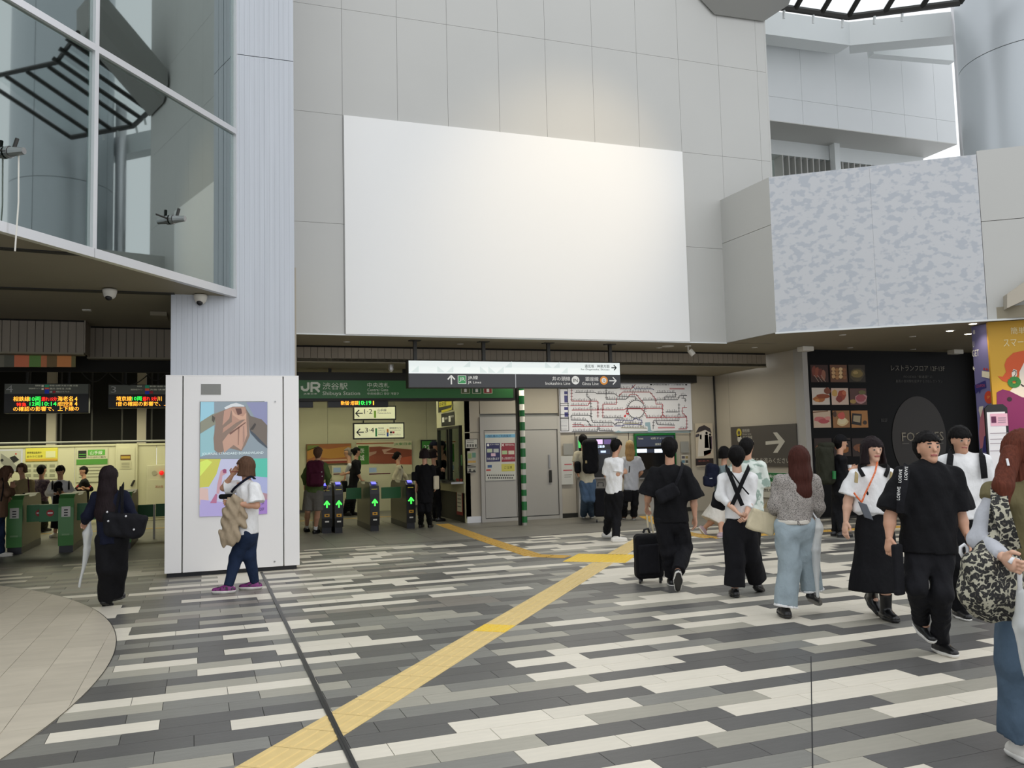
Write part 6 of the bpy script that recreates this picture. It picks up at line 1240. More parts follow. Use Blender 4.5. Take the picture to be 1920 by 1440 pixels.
def strap(name, parent, pts, w, m, nv, th=.008, **kw):
    """smooth flat strap through pts"""
    P = [np.array(p, float) for p in pts]; out = []
    for i in range(len(P)-1):
        p0, p1, p2, p3 = P[max(i-1, 0)], P[i], P[i+1], P[min(i+2, len(P)-1)]
        for t in np.linspace(0, 1, 5)[:-1]: out.append(.5*((2*p1)+(-p0+p2)*t+(2*p0-5*p1+4*p2-p3)*t*t+(-p0+3*p1-3*p2+p3)*t**3))
    out.append(P[-1]); x = mb(m); nv = nrm(nv); V = []; F = []
    for i, p in enumerate(out):
        t = nrm(out[min(i+1, len(out)-1)]-out[max(i-1, 0)]); s = nrm(np.cross(nv, t))*w/2; n2 = np.cross(t, s/np.linalg.norm(s))*th/2; V += [p-s-n2, p+s-n2, p+s+n2, p-s+n2]
    for i in range(len(out)-1):
        for k in range(4): F.append((i*4+k, i*4+(k+1) % 4, i*4+4+(k+1) % 4, i*4+4+k))
    F += [(3, 2, 1, 0), tuple(len(V)-4+k for k in range(4))]; x.add(V, F); return x.build(name, parent, smooth=False, **kw)
def phone(g, name, label, c, m='plastic_black'):
    c = np.array(c); a = nrm(RH*.3+FH); x = mb(m); x.obox(c, nrm(a), nrm(UP*.6-FH*.5), nrm(np.cross(a, UP*.6-FH*.5)), .036, .075, .005); return x.build(name, label=label, cat='phone', org=c)
# ================================================================ people, near ones first
# man in black walking towards us
g = person('man in black T-shirt and trousers walking towards the camera, strap on shoulder', (1765, 1240), .985, 180, dict(hd=(1741, 843), sh=(1740, 893), hp=(1742, 1035), el=(1669, 968, -.02), wl=(1667, 1008, -.06), er=(1800, 965, -.0), wr=(1812, 1002, -.06), kl=(1718, 1100, -.10), al=(1729, 1165, .28), kr=(1765, 1112, -.10), ar=(1763, 1203)),
    top=dict(c='cloth_black', loose=1.2, sleeve=.88, hem=-.0, cuff=1.25), bottom=dict(c='cloth_black_soft', r=(.088, .068, .058), end=.97, waist=.04, f=.006), hair=dict(c='hair_black', fringe=.05), shoes=dict(c='shoe_black', sole='sole_white', th=.03), b=1.16, h=.0095, hands=(.7, .5), pitch=(20, 0), toes=(178, 172), tilt=-8, wide=.18)
bagc = g.p(1684, 1068, -.13); fx = nrm(RH*.9+FH*.5)
soft('document_bag', [rbox(bagc, fx, UP, .045, .18, .02, .012)], .009, 'cloth_black_soft', label='flat black document bag held by the man in the black T-shirt', cat='bag', org=bagc)
n = -FH
s_ = strap('shoulder_strap', g.root, [g.sl+sv_ if False else g.p(1701, 872, -.02), g.p(1698, 888, -.11), g.p(1694, 915, -.155), g.p(1689, 940, -.16), g.p(1688, 962, -.15)], .052, 'cloth_black_soft', -FH-RH*.2, label='black strap with pale lettering')
L = mb('white_print')
for i, (x, y, w, h) in enumerate(((1690, 924, 0, 0), (1703, 905, 0, 0))):
    pass
for (x, y, hh) in ((1687, 938, 24), (1690, 905, 24), (1701, 900, 24)):
    o = g.p(x, y, -.182); L.text('LOEWE', o, nrm(UP*1.0+RH*.12), nrm(-RH+UP*.12), w=.095, h=.022)
L.build('strap_lettering', s_)
# woman in black dungaree dress
g = person('woman in a black pinafore dress over a white T-shirt, orange lanyard across her chest', (1645, 1163), .95, 176, dict(hd=(1637, 845), sh=(1636, 893), hp=(1640, 1000), el=(1590, 938, 0), wl=(1586, 978, -.04), er=(1676, 940, .05), wr=(1672, 985, .0), kl=(1636, 1070, .05), al=(1636, 1118, .30), kr=(1660, 1075, -.05), ar=(1661, 1144)),
    top=dict(c='cloth_white', loose=1.12, sleeve=.8, cuff=1.2, hem=-.2), bottom=dict(kind='skirt', c='cloth_black', name='pinafore_dress', bib=.09, hemc=(1643, 1108, -.02), hemr=.25, f=.008), hair=dict(style='bob', c='hair_dark', L=.13, fringe=.03), shoes=dict(c='boot_black', sole='shoe_black', boot=.45, th=.03, size=1.1), b=1.14, h=.0105, hands=(.4, .4), pitch=(30, 0), skin='skin_pale')
for x0, x1 in ((1612, 1619), (1665, 1660)): strap('dress_strap', g.root, [g.p(x0, 872, .02), g.p(x0, 880, -.06), g.p(x1, 893, -.11)], .035, 'cloth_black', -FH)
for x0 in (1606, 1672): strap('backpack_strap', g.root, [g.p(x0, 886, -.07), g.p(x0, 892, -.11), g.p(x0-1, 905, -.13)], .03, 'cloth_tan', -FH, label='tan backpack strap')
lp = [g.p(1645, 866, -.06), g.p(1641, 885, -.145), g.p(1632, 905, -.16), g.p(1621, 928, -.165), g.p(1616, 942, -.165)]
t = thing('phone_lanyard', 'orange rope lanyard with a grey phone pouch on the woman in the pinafore dress', 'lanyard', tuple(lp[-1])); mb('orange_rope').tube(lp, .008, 8).build('rope', t); mb('orange_rope').tube([lp[-1], g.p(1607, 932, -.165), g.p(1601, 924, -.15)], .008, 8).build('rope', t)
c = g.p(1623, 958, -.17); mb('phone_grey').obox(c, nrm(RH*.94-UP*.34*-1*-1), nrm(UP*.94-RH*.34*-1*-1), -FH, .04, .075, .008).build('phone_pouch', t, bevel=.004)
# woman with leopard bag, nearest
g = person('woman in olive waistcoat and pale sleeves at the right edge, auburn hair', (1905, 1424), .955, 165, dict(hd=(1925, 852), sh=(1932, 925), hp=(1935, 1110, .02), sl=(1868, 932, -.02), el=(1838, 1010, -.05), wl=(1882, 1046, -.26), er=(1995, 1010, 0), wr=(1985, 1060, -.15), kl=(1908, 1245, -.05), al=(1912, 1392), kr=(1950, 1240, .15), ar=(1975, 1340, .35)),
    top=dict(c='cloth_lightgrey', loose=1.0, sleeve=1.92, cuff=1.1, hem=-.1), bottom=dict(c='denim_mid', r=(.105, .10, .098), end=.95, f=.010), hair=dict(style='long', c='hair_auburn', L=.26, fringe=.04, w=.085), shoes=dict(c='shoe_white', sole='sole_white', th=.035), b=1.02, h=.009, hands=(1.1, .6), pitch=(0, 35), skin='skin_pale', look=148)
V, Q = nets([cone(g.sh-UP*.06, (g.sh+g.hp)/2, .155, .155, g.fv, .74, k=.05), cone((g.sh+g.hp)/2, g.hp-UP*.09, .155, .18, g.fv, .75, flat=1, k=.05), cone(g.sl+g.sv*.01, g.sr-g.sv*.01, .075, k=.03), cone(g.sl, g.sl+(g.el-g.sl)*.12, .082, .08, flat=1, k=.02), cone(g.sh, g.sh+UP*.045, .09, .08, g.fv, .85, k=.03)], .01, noise=folds(.006)); netmesh('waistcoat', V, Q, 'cloth_olive', g.root)
hs_ = g.hd+g.fv*-.0
V, Q = nets([cone(g.p(1897, 850, -.02), g.p(1880, 912, -.10), .05, .045, k=.02), cone(g.p(1880, 912, -.10), g.p(1884, 945, -.12), .045, .025, k=.02)], .008, noise=drape(.003, 2)); netmesh('hair', V, Q, 'hair_auburn', g.root)
ea = g.p(1888, 860, -.10); mb('white_plastic').tube([ea, ea-UP*.035-FH*.01], .006, 8).build('earphone', g.root, label='white earphone')
t = thing('tote_bag', 'large leopard print tote bag on the shoulder of the woman at the right edge', 'bag', tuple(g.p(1862, 1120, -.2)))
V, Q = nets([rbox(g.p(1862, 1085, -.17), nrm(RH+FH*.35), nrm(UP+RH*.05), .165, .135, .085, .075, k=.03, taper=.12), cone(g.p(1850, 1125, -.17), g.p(1880, 1125, -.17), .10, .10, FH, .8, k=.06), cone(g.p(1868, 1040, -.15), g.p(1880, 1000, -.15), .10, .05, FH, .5, k=.05)], .009, noise=folds(.007, 1.2)); netmesh('bag_body', V, Q, 'leopard_print', t)
strap('bag_strap', t, [g.p(1899, 1030, -.18), g.p(1886, 985, -.2), g.p(1876, 950, -.17), g.p(1873, 920, -.09), g.p(1875, 908, .0)], .075, 'leopard_print', -FH-RH*.5, .012); strap('bag_strap', t, [g.p(1862, 1030, -.1), g.p(1866, 985, -.12), g.p(1870, 945, -.12), g.p(1876, 915, -.02)], .06, 'leopard_print', -FH-RH*.5, .012)
t = thing('umbrella', 'clear umbrella with a white handle held by the woman with the leopard bag', 'umbrella', tuple(g.p(1912, 1130, -.3))); mb('white_plastic').tube([g.p(1893, 1056, -.34), g.p(1899, 1048, -.34), g.p(1908, 1050, -.34), g.p(1911, 1062, -.33), g.p(1913, 1120, -.32)], .011, 10).build('handle', t, smooth=True); soft('folded_canopy', [cone(g.p(1914, 1110, -.32), g.p(1920, 1170, -.3), .02, .045), cone(g.p(1920, 1170, -.3), g.p(1930, 1290, -.25), .045, .015)], .009, 'clear_plastic', t, noise=drape(.003, 2))
mb('white_plastic').tube([g.p(1806, 1046, -.02), g.p(1801, 1036, -.02), g.p(1801, 1026, -.02), g.p(1808, 1021, -.02), g.p(1814, 1027, -.02), g.p(1815, 1060, -.02)], .009, 10).build('umbrella', label='white hooked umbrella handle showing behind the leopard tote bag', cat='umbrella', smooth=True, org=g.p(1815, 1060, -.02))
# man in white T-shirt behind
g = person('man in a white T-shirt with black backpack straps behind the man in black', (1812, 1165), 1.0, 182, dict(hd=(1801, 827), sh=(1808, 866), hp=(1808, 972), el=(1770, 912, .05), wl=(1778, 962, 0), er=(1850, 915, .05), wr=(1848, 962, 0), kl=(1796, 1058, 0), al=(1798, 1140), kr=(1824, 1055, 0), ar=(1828, 1125, .25)),
    top=dict(c='cloth_white', loose=1.12, sleeve=.85, cuff=1.2), bottom=dict(c='cloth_black'), hair=dict(c='hair_black', fringe=.03), shoes=dict(), b=1.0, h=.012, pitch=(0, 30), tilt=5)
for x0 in (1783, 1841): strap('backpack_strap', g.root, [g.p(x0, 846, .06), g.p(x0, 850, -.07), g.p(x0-1+(4 if x0 > 1800 else -2), 875, -.135), g.p(x0+(5 if x0 > 1800 else -3), 897, -.13)], .055, 'cloth_black', -FH)
# grey cardigan woman
g = person('woman in a grey knit cardigan and pale wide jeans, long reddish hair', (1472, 1158), .96, 2, dict(hd=(1497, 862), sh=(1495, 903), hp=(1489, 985), el=(1452, 948, .02), wl=(1450, 968, .16), er=(1536, 950, .02), wr=(1530, 968, .14), kl=(1480, 1060, .03), al=(1473, 1141), kr=(1514, 1050, .12), ar=(1524, 1110, .12)),
    top=dict(c='knit_grey', name='cardigan', loose=1.08, sleeve=1.95, cuff=1.15, hem=-.02, band='cloth_offwhite'), bottom=dict(c='denim_light', r=(.104, .105, .106), end=.96, f=.008, fringe='cloth_white', waist=.03), hair=dict(style='long', c='hair_reddish', L=.30, w=.095), shoes=dict(c='shoe_black', sole='shoe_black', th=.03, size=1.05), b=1.04, h=.0105, hands=(.6, 1.0), pitch=(0, 25), toes=(0, 40))
tc = g.p(1428, 978, .12); t = thing('tote_bag', 'cream canvas tote bag carried by the woman in the grey cardigan', 'bag', tuple(tc)); V, Q = nets([rbox(tc, nrm(RH*.93-UP*.3), nrm(UP*.93+RH*.3), .125, .10, .045, .02, taper=.06)], .009, noise=folds(.004)); netmesh('bag_body', V, Q, 'canvas', t)
strap('bag_handle', t, [g.p(1433, 953, .10), g.p(1438, 944, .10), g.p(1446, 940, .10), g.p(1453, 950, .10), g.p(1456, 960, .12)], .02, 'cloth_tan', -FH)
t = thing('umbrella', 'folded clear umbrella hanging from the arm of the woman in pale jeans', 'umbrella', tuple(g.p(1536, 1120, .0))); V, Q = nets([cone(g.p(1533, 975, -.02), g.p(1533, 990, -.02), .02, .052), cone(g.p(1533, 990, -.02), g.p(1529, 1030, -.02), .052, .04), cone(g.p(1529, 1030, -.02), g.p(1533, 1118, -.02), .042, .014)], .009, noise=drape(.004, 2.2)); netmesh('folded_canopy', V, Q, 'clear_plastic', t); mb('white_plastic').tube([g.p(1533, 975, -.02), g.p(1524, 962, -.0), g.p(1522, 953, .05)], .008, 8).build('handle', t)
# overalls girl
g = person('woman in white top and wide black dungarees, hands clasped behind her back', (1378, 1120), .93, 0, dict(hd=(1380, 858), sh=(1383, 898), hp=(1387, 992), el=(1351, 930, -.02), wl=(1379, 957, -.16), er=(1408, 938, -.04), wr=(1399, 965, -.16), kl=(1378, 1050, .0), al=(1378, 1105), kr=(1408, 1045, .10), ar=(1421, 1093, .25)),
    top=dict(c='cloth_white', loose=1.02, sleeve=1.55, cuff=1.1, hem=-.12), bottom=dict(c='cloth_black_soft', name='dungarees', r=(.115, .112, .112), end=.93, waist=.20, f=.007), hair=dict(c='hair_black'), shoes=dict(c='shoe_black', sole='shoe_black'), b=1.0, h=.0105, hands=(.9, .9), pitch=(0, 20), toes=(0, 35), skin='skin_pale')
for a, b2 in ((1363, 1392), (1404, 1372)): strap('dungaree_strap', g.root, [g.p(a, 874, .03), g.p(a+(1 if a < 1380 else -1), 879, -.08), g.p((a*2+b2)/3, 900, -.135), g.p((a+2*b2)/3, 925, -.13), g.p(b2, 948, -.135)], .042, 'cloth_black', -FH)
strap('bag_strap', g.root, [g.p(1370, 884, -.09), g.p(1385, 905, -.135), g.p(1404, 927, -.12)], .014, 'cloth_black', -FH)
tc = g.p(1350, 938, .06); V, Q = nets([rbox(tc, nrm(RH*.95-UP*.3), nrm(UP*.95+RH*.3), .085, .095, .055, .045)], .01, noise=folds(.004)); netmesh('shoulder_bag', V, Q, 'cloth_black', label='black shoulder bag at the left hip of the woman in dungarees', cat='bag', org=tc)
# man with suitcase
g = person('man in an oversized black T-shirt with a sling bag, pulling a suitcase', (1260, 1103), 1.0, 4, dict(hd=(1255, 842), sh=(1256, 887), hp=(1258, 975), el=(1216, 930, .02), wl=(1213, 948, .16), er=(1300, 935, .0), wr=(1303, 968, -.02), kl=(1254, 1035, .06), al=(1259, 1084), kr=(1283, 1028, .08), ar=(1270, 1075, -.28)),
    top=dict(c='cloth_black', loose=1.25, sleeve=.98, cuff=1.45, hem=.02), bottom=dict(c='cloth_black_soft', r=(.105, .092, .07), end=.95), hair=dict(c='hair_black'), shoes=dict(c='shoe_black', sole='sole_white', th=.022, outsole=1), b=1.05, h=.011, hands=(.8, .5), pitch=(0, 62), wide=.175)
tc = g.p(1251, 925, -.19); V, Q = nets([rbox(tc, nrm(RH*.9+UP*.42), nrm(UP*.9-RH*.42), .13, .08, .04, .035)], .01, noise=folds(.004)); netmesh('sling_bag', V, Q, 'cloth_black_soft', label='black sling bag on the back of the man with the suitcase', cat='bag', org=tc)
strap('sling_strap', g.root, [g.p(1266, 910, -.22), g.p(1274, 892, -.2), g.p(1279, 874, -.11), g.p(1279, 868, 0)], .035, 'cloth_black_soft', -FH)
f = fl(1217, 1092); t = thing('suitcase', 'black wheeled suitcase with raised beige handle beside the man in the black T-shirt', 'suitcase', tuple(f)); D2 = float(f @ FH); q = lambda x, y, d=0.: deep(x, y, D2+d)
sc_c = q(1216, 1042, .0); V, Q = nets([rbox(sc_c, nrm(RH), nrm(UP+RH*-.05), .165, .255, .12, .05)], .011, noise=folds(.0025)); netmesh('case', V, Q, 'cloth_black', t)
soft('front_pocket', [rbox(q(1217, 1048, -.13), nrm(RH), nrm(UP-RH*.05), .12, .17, .025, .02)], .011, 'cloth_black_soft', t)
for dx in (-7, 6): mb('canvas').tube([q(1212+dx*.35, 927, .15), q(1221+dx*.7, 1002, .06)], .011, 8).build('handle_pole', t)
mb('plastic_black').tube([q(1208, 928, .15), q(1217, 927, .15)], .016, 8).build('handle_grip', t); mb('plastic_black').tube([q(1206, 999, .0), q(1208, 993, .0), q(1215, 991, .0), q(1218, 999, .0)], .014, 8).build('carry_handle', t)
for x, d in ((1200, -.08), (1238, -.08), (1203, .1), (1240, .1)):
    w = q(x, 1088, d); w[2] = .03; mb('plastic_black').tube([w-RH*.012, w+RH*.012], .03, 14).build('wheel', t); mb('plastic_black').tube([w+EZ*.02, w+EZ*.06], .012, 8).build('wheel_fork', t)
# man in green white shirt, person with navy backpack (behind the dungarees)
g = person('man in a loose pale green and white shirt behind the woman in dungarees', (1415, 1062), 1.0, 20, dict(hd=(1401, 840), sh=(1403, 876), hp=(1403, 958), el=(1425, 915, .0) if False else (1380, 915, 0), wl=(1382, 945, .1), er=(1427, 912, 0), wr=(1421, 945, .15), kl=(1396, 1005, 0), al=(1396, 1050), kr=(1414, 1005, .05), ar=(1416, 1045, .2)),
    top=dict(c='marble_cloth', loose=1.3, sleeve=.95, cuff=1.4, hem=.06), bottom=dict(c='cloth_black'), hair=dict(c='hair_black'), shoes=dict(c='shoe_black'), h=.013, pitch=(0, 20), look=40)
g = person('person with navy backpack and pale skirt, half hidden by the woman in dungarees', (1320, 1003), .95, 60, dict(hd=(1359, 850), sh=(1357, 880), hp=(1350, 942), el=(1356, 905, .1), wl=(1362, 920, .1), er=(1372, 905, .1), wr=(1375, 925, .1), kl=(1338, 975, 0), al=(1320, 990, .1), kr=(1352, 975, 0), ar=(1352, 1000)),
    top=dict(c='cloth_denimgrey', loose=1.05, sleeve=1.9), bottom=dict(kind='skirt', c='cloth_offwhite', name='skirt', hemc=(1336, 978, 0), hemr=.25), hair=dict(style='bob', c='hair_black', L=.08), shoes=dict(c='shoe_pink', sole='sole_white'), h=.014, pitch=(55, 0), toes=(80, 80))
tc = g.p(1334, 890, -.05); t = thing('backpack', 'navy blue backpack with a pale logo stripe, left of the woman in dungarees', 'backpack', tuple(tc)); V, Q = nets([rbox(tc, nrm(RH*.9-UP*.15), nrm(UP+RH*.25), .115, .20, .12, .08)], .012, noise=folds(.004)); netmesh('bag_body', V, Q, 'cloth_navy', t); soft('front_pocket', [rbox(g.p(1328, 903, -.13), nrm(RH), nrm(UP+RH*.2), .09, .09, .06, .04)], .012, 'cloth_navy', t); mb('cloth_lightgrey').obox(g.p(1333, 897, -.2), nrm(RH+UP*.1), UP, -FH, .025, .007, .003).build('logo_stripe', t)
# ---- at the ticket machines
g = person('young man in white T-shirt and black trousers with a phone near the ticket machines', (1158, 1013), .98, 40, dict(hd=(1156, 838), sh=(1152, 866), hp=(1151, 928), sl=(1140, 866, .02), sr=(1162, 866, -.04), el=(1137, 893, .1), wl=(1150, 893, .3), er=(1158, 890, -.10), wr=(1170, 886, .05), kl=(1143, 968, .05), al=(1137, 998, .35), kr=(1156, 968, 0), ar=(1155, 1007)),
    top=dict(c='cloth_white', loose=1.05, sleeve=.85, cuff=1.2, hem=-.02), bottom=dict(c='cloth_black', r=(.10, .085, .068)), hair=dict(c='hair_black'), shoes=dict(c='shoe_white', sole='sole_white', th=.03, size=1.1), h=.013, look=55, toes=(75, 75), hands=(.8, .9), tilt=15)
phone(g, 'phone', 'dark phone in the hand of the young man in the white T-shirt', g.p(1180, 880, .12))
mb('ink').obox(fl(1156, 1004, .07)-FH*.06, nrm(RH+FH*.2), nrm(UP*.5+RH), -FH, .03, .008, .003).build('shoe_mark', g.root)
g = person('woman in an olive cap with long blond hair at the green ticket machine', (1182, 975), .95, 12, dict(hd=(1181, 838), sh=(1184, 862), hp=(1183, 922), el=(1166, 885, .05), wl=(1172, 900, .15), er=(1203, 885, .05), wr=(1198, 893, .2), kl=(1170, 945, 0), al=(1170, 966), kr=(1190, 945, 0), ar=(1188, 967)),
    top=dict(c='cloth_lightgrey', loose=1.15, sleeve=.8, cuff=1.25, hem=-.04), bottom=dict(c='cloth_black', r=(.10, .085, .08)), hair=dict(style='long', c='hair_blond', L=.27, cap='cloth_tan', w=.09), shoes=dict(c='cloth_brown', sole='sole_white'), h=.014)
tc = g.p(1177, 930, -.12); soft('handbag', [rbox(tc, RH, UP, .10, .13, .05, .04)], .013, 'cloth_black', label='black handbag held low by the woman in the olive cap', cat='bag', org=tc)
g = person('person with a huge black backpack and blue jeans at the grey framed ticket machine', (1102, 980), 1.0, 0, dict(hd=(1093, 826, .05), sh=(1096, 852), hp=(1102, 905), el=(1078, 870, 0), wl=(1082, 885, .2), er=(1115, 870, .1), wr=(1112, 880, .25), kl=(1097, 935, 0), al=(1094, 964), kr=(1110, 935, 0), ar=(1109, 964)),
    top=dict(c='cloth_cream', loose=1.1, sleeve=.8), bottom=dict(c='denim_blue', r=(.10, .085, .08)), hair=dict(c='hair_black'), shoes=dict(c='cloth_grey', sole='sole_white'), h=.014)
tc = g.p(1107, 856, -.22); t = thing('backpack', 'very large black travel backpack on the person at the grey framed ticket machine', 'backpack', tuple(tc)); V, Q = nets([rbox(tc, RH, UP, .165, .36, .14, .09)], .014, noise=folds(.006)); netmesh('bag_body', V, Q, 'cloth_black', t); mb('cloth_tan').obox(g.p(1099, 866, -.37), RH, UP, FH, .02, .03, .004).build('tag', t)
soft('duffel_bag', [rbox(g.p(1083, 876, -.1), RH, UP, .07, .13, .08, .06)], .014, 'cloth_black', label='black bag hanging at the left hip of the person with the huge backpack', cat='bag', org=g.p(1083, 876, -.1))
f = fl(1127, 979); D2 = float(f @ FH); t = thing('suitcase', 'large upright black suitcase beside the person with the huge backpack', 'suitcase', tuple(f)); c = deep(1126, 942, D2); soft('case', [rbox(c, RH, UP, .14, .30, .12, .04)], .014, 'cloth_black_soft', t)
for x in (1119, 1133): w = deep(x, 972, D2-.05); w[2] = .03; mb('plastic_black').tube([w-RH*.015, w+RH*.015], .03, 10).build('wheel', t)
mb('plastic_black').tube([deep(1121, 912, D2), deep(1121, 905, D2), deep(1131, 905, D2), deep(1131, 912, D2)], .012, 8).build('handle', t)
# ---- left: woman with umbrella, woman at the poster
g = person('woman in a navy jacket and black trousers, very long dark hair, back turned', (200, 1142), .93, 4, dict(hd=(205, 895), sh=(207, 932), hp=(210, 1012), el=(164, 968, .02), wl=(159, 978, .14), er=(247, 965, .04), wr=(246, 985, .15), kl=(200, 1065, .0), al=(200, 1122), kr=(222, 1065, .1), ar=(217, 1112, .25)),
    top=dict(c='cloth_navy', name='jacket', loose=1.15, sleeve=1.95, hem=.04, cuff=1.2), bottom=dict(c='cloth_black', r=(.11, .10, .095), f=.006), hair=dict(style='long', c='hair_dark', L=.40, w=.135), shoes=dict(c='shoe_black', sole='shoe_black'), h=.011, hands=(1.1, .6), pitch=(25, 0), skin='skin_pale')
tc = g.p(234, 985, -.12); t = thing('tote_bag', 'black tote bag hanging from the shoulder of the woman in the navy jacket', 'bag', tuple(tc)); V, Q = nets([rbox(tc, nrm(RH-UP*.12), nrm(UP+RH*.1), .22, .13, .075, .06, taper=-.12)], .011, noise=folds(.006)); netmesh('bag_body', V, Q, 'cloth_black_soft', t)
strap('bag_strap', t, [g.p(229, 962, -.16), g.p(229, 935, -.16), g.p(230, 912, -.09), g.p(231, 906, .0)], .03, 'cloth_black', -FH); strap('bag_strap', t, [g.p(218, 962, -.14), g.p(221, 940, -.13), g.p(227, 912, -.06)], .025, 'cloth_black', -FH)
for x, y in ((203, 977), (201, 960), (236, 968), (251, 993)): mb('silver').sphere(g.p(x, y, -.2), .012, 8, 5).build('buckle', t)
for a_ in (g.al, g.ar): mb('gold').tube([a_-FH*.055-UP*.02-RH*.025, a_-FH*.065-UP*.02, a_-FH*.055-UP*.02+RH*.025], .018, 8).build('heel_trim', g.root, label='gold heel trim')
t = thing('umbrella', 'folded clear umbrella held low by the woman in the navy jacket', 'umbrella', tuple(g.p(148, 1104, 0))); V, Q = nets([cone(g.p(168, 985, .05), g.p(164, 1000, .05), .022, .05), cone(g.p(164, 1000, .05), g.p(163, 1030, .04), .05, .03), cone(g.p(163, 1030, .04), g.p(149, 1100, 0), .034, .01)], .01, noise=drape(.004, 2)); netmesh('folded_canopy', V, Q, 'clear_plastic', t); mb('white_plastic').tube([g.p(171, 968, .08), g.p(168, 985, .05)], .01, 8).build('handle', t)
g = person('woman in white T-shirt and navy leggings shading her eyes before the portrait screen', (468, 1108), .95, 272, dict(hd=(459, 876), sh=(463, 914), hp=(464, 1000), sl=(477, 915, -.14), sr=(445, 912, .14), el=(481, 948, -.18), wl=(439, 944, -.22), er=(419, 915, .12), wr=(436, 890, .03), kl=(443, 1045, -.02), al=(428, 1099), kr=(467, 1040, .05), ar=(478, 1092)),
    top=dict(c='cloth_white', loose=1.1, sleeve=.82, cuff=1.3, hem=-.0), bottom=dict(c='denim_navy', name='leggings', r=(.10, .078, .052), f=.002, waist=.02), hair=dict(style='bob', c='hair_brown', L=.11, fringe=.04), shoes=dict(c='shoe_purple', sole='sole_white', th=.034, size=1.08, socks='cloth_white'), b=1.13, h=.0105, hands=(.6, .25), skin='skin', toes=(268, 268))
strap('bag_strap', g.root, [g.p(434, 923, .05), g.p(440, 915, -.10), g.p(455, 903, -.17), g.p(470, 894, -.16), g.p(478, 898, -.05)], .028, 'cloth_navy', -FH-UP*.3)
c = g.p(424, 931, .08); soft('belt_bag', [rbox(c, RH, UP, .085, .03, .04, .025)], .01, 'cloth_black', label='small black belt bag in front of the woman shading her eyes', cat='bag', org=c)
V, Q = nets([cone(g.p(438, 940, -.24), g.p(432, 962, -.24), .075, .10, FH, .6), cone(g.p(432, 962, -.24), g.p(431, 1005, -.24), .10, .12, FH, .4), cone(g.p(449, 940, -.2), g.p(455, 982, -.2), .05, .06, FH, .6), cone(g.p(429, 1005, -.24), g.p(425, 1013, -.24), .12, .075, FH, .4, k=.02)], .0095, noise=lambda x, y, z: .013*np.sin(62*(x*RH[0]+y*RH[1])+3*np.sin(7*z)+20*z)+.007*np.sin(47*z+30*(x*RH[0]+y*RH[1]))+.004*np.sin(120*(x*RH[0]+y*RH[1])-35*z)); netmesh('jacket', V, Q, 'cloth_beige', label='crumpled beige jacket carried over the arm of the woman in the white T-shirt', cat='jacket', org=g.p(432, 1000, -.24))
# ---- right hall by the gates
g = person('man in a green jacket and grey shorts at the leftmost black gate', (578, 1003), .97, 8, dict(hd=(597, 850), sh=(594, 874), hp=(588, 925), el=(571, 893, 0), wl=(572, 910, .15), er=(615, 893, 0), wr=(614, 910, .15), kl=(577, 957, 0), al=(575, 990), kr=(596, 957, 0), ar=(591, 993)),
    top=dict(c='cloth_green', name='jacket', loose=1.15, sleeve=1.9, hem=-.02), bottom=dict(c='cloth_grey', name='shorts', end=.5, r=(.115, .105, .1), f=.003), hair=dict(c='hair_brown'), shoes=dict(c='shoe_black', sole='shoe_black', socks='cloth_white', sock_h=.2, size=1.1), h=.013, b=1.1, toes=(10, 10), pitch=(25, 0))
tc = g.p(591, 888, -.22); t = thing('backpack', 'maroon backpack on the man in the green jacket', 'backpack', tuple(tc)); V, Q = nets([rbox(tc, RH, UP, .165, .26, .12, .08)], .013, noise=folds(.007)); netmesh('bag_body', V, Q, 'cloth_maroon', t); soft('front_pocket', [rbox(g.p(591, 898, -.34), RH, UP, .11, .12, .05, .04)], .013, 'cloth_maroon', t)
for x, y in ((603, 885), (604, 893)): mb('silver').sphere(g.p(x, y, -.36), .012, 8, 5).build('clip', t)
g = person('woman in a black dress and leggings waiting beside the ticket window', (800, 994), .94, 12, dict(hd=(796, 852), sh=(797, 878), hp=(797, 925), el=(783, 897, .03), wl=(781, 912, .05), er=(814, 896, .03), wr=(816, 910, .1), kl=(790, 955), al=(789, 982), kr=(803, 955), ar=(806, 982)),
    top=dict(c='cloth_black', name='dress_top', loose=1.15, sleeve=1.6, hem=.2), bottom=dict(c='cloth_black', r=(.10, .078, .055)), hair=dict(style='bob', c='hair_dark', L=.07), shoes=dict(sole='shoe_black'), h=.013)
tc = g.p(818, 905, .0); soft('shopping_bag', [rbox(tc, nrm(FH+RH*.4), UP, .09, .14, .03, .02)], .013, 'cloth_cream', label='pale flat bag on the arm of the woman in the black dress', cat='bag', org=tc); tc = g.p(778, 893, .02); soft('handbag', [rbox(tc, RH, UP, .07, .09, .05, .03)], .013, 'cloth_black', label='small black handbag left of the woman in the black dress', cat='bag', org=tc)
g = person('dark haired person in black leaning to the ticket window counter', (818, 977), .97, 60, dict(hd=(813, 852), sh=(815, 880), hp=(816, 925), el=(812, 892, -.05), wl=(824, 885, .1), er=(825, 892, .1), wr=(829, 884, .2), kl=(816, 950), al=(815, 970), kr=(822, 950), ar=(822, 971)),
    top=dict(c='cloth_black', name='jacket', loose=1.1, sleeve=1.9), bottom=dict(c='cloth_black'), hair=dict(style='bob', c='hair_dark', L=.08), shoes=dict(sole='shoe_black'), h=.015, look=70)
g = person('person with a blue cap standing in the shade behind the ticket window queue', (812, 968), 1.0, 100, dict(hd=(814, 838), sh=(818, 868), hp=(820, 918), el=(816, 890), wl=(822, 900), er=(825, 890), wr=(828, 900), kl=(818, 945), al=(817, 962), kr=(824, 945), ar=(824, 962)),
    top=dict(c='cloth_black', sleeve=1.9), bottom=dict(), hair=dict(c='hair_black', cap='cloth_navy'), shoes=dict(sole='shoe_black'), h=.016)
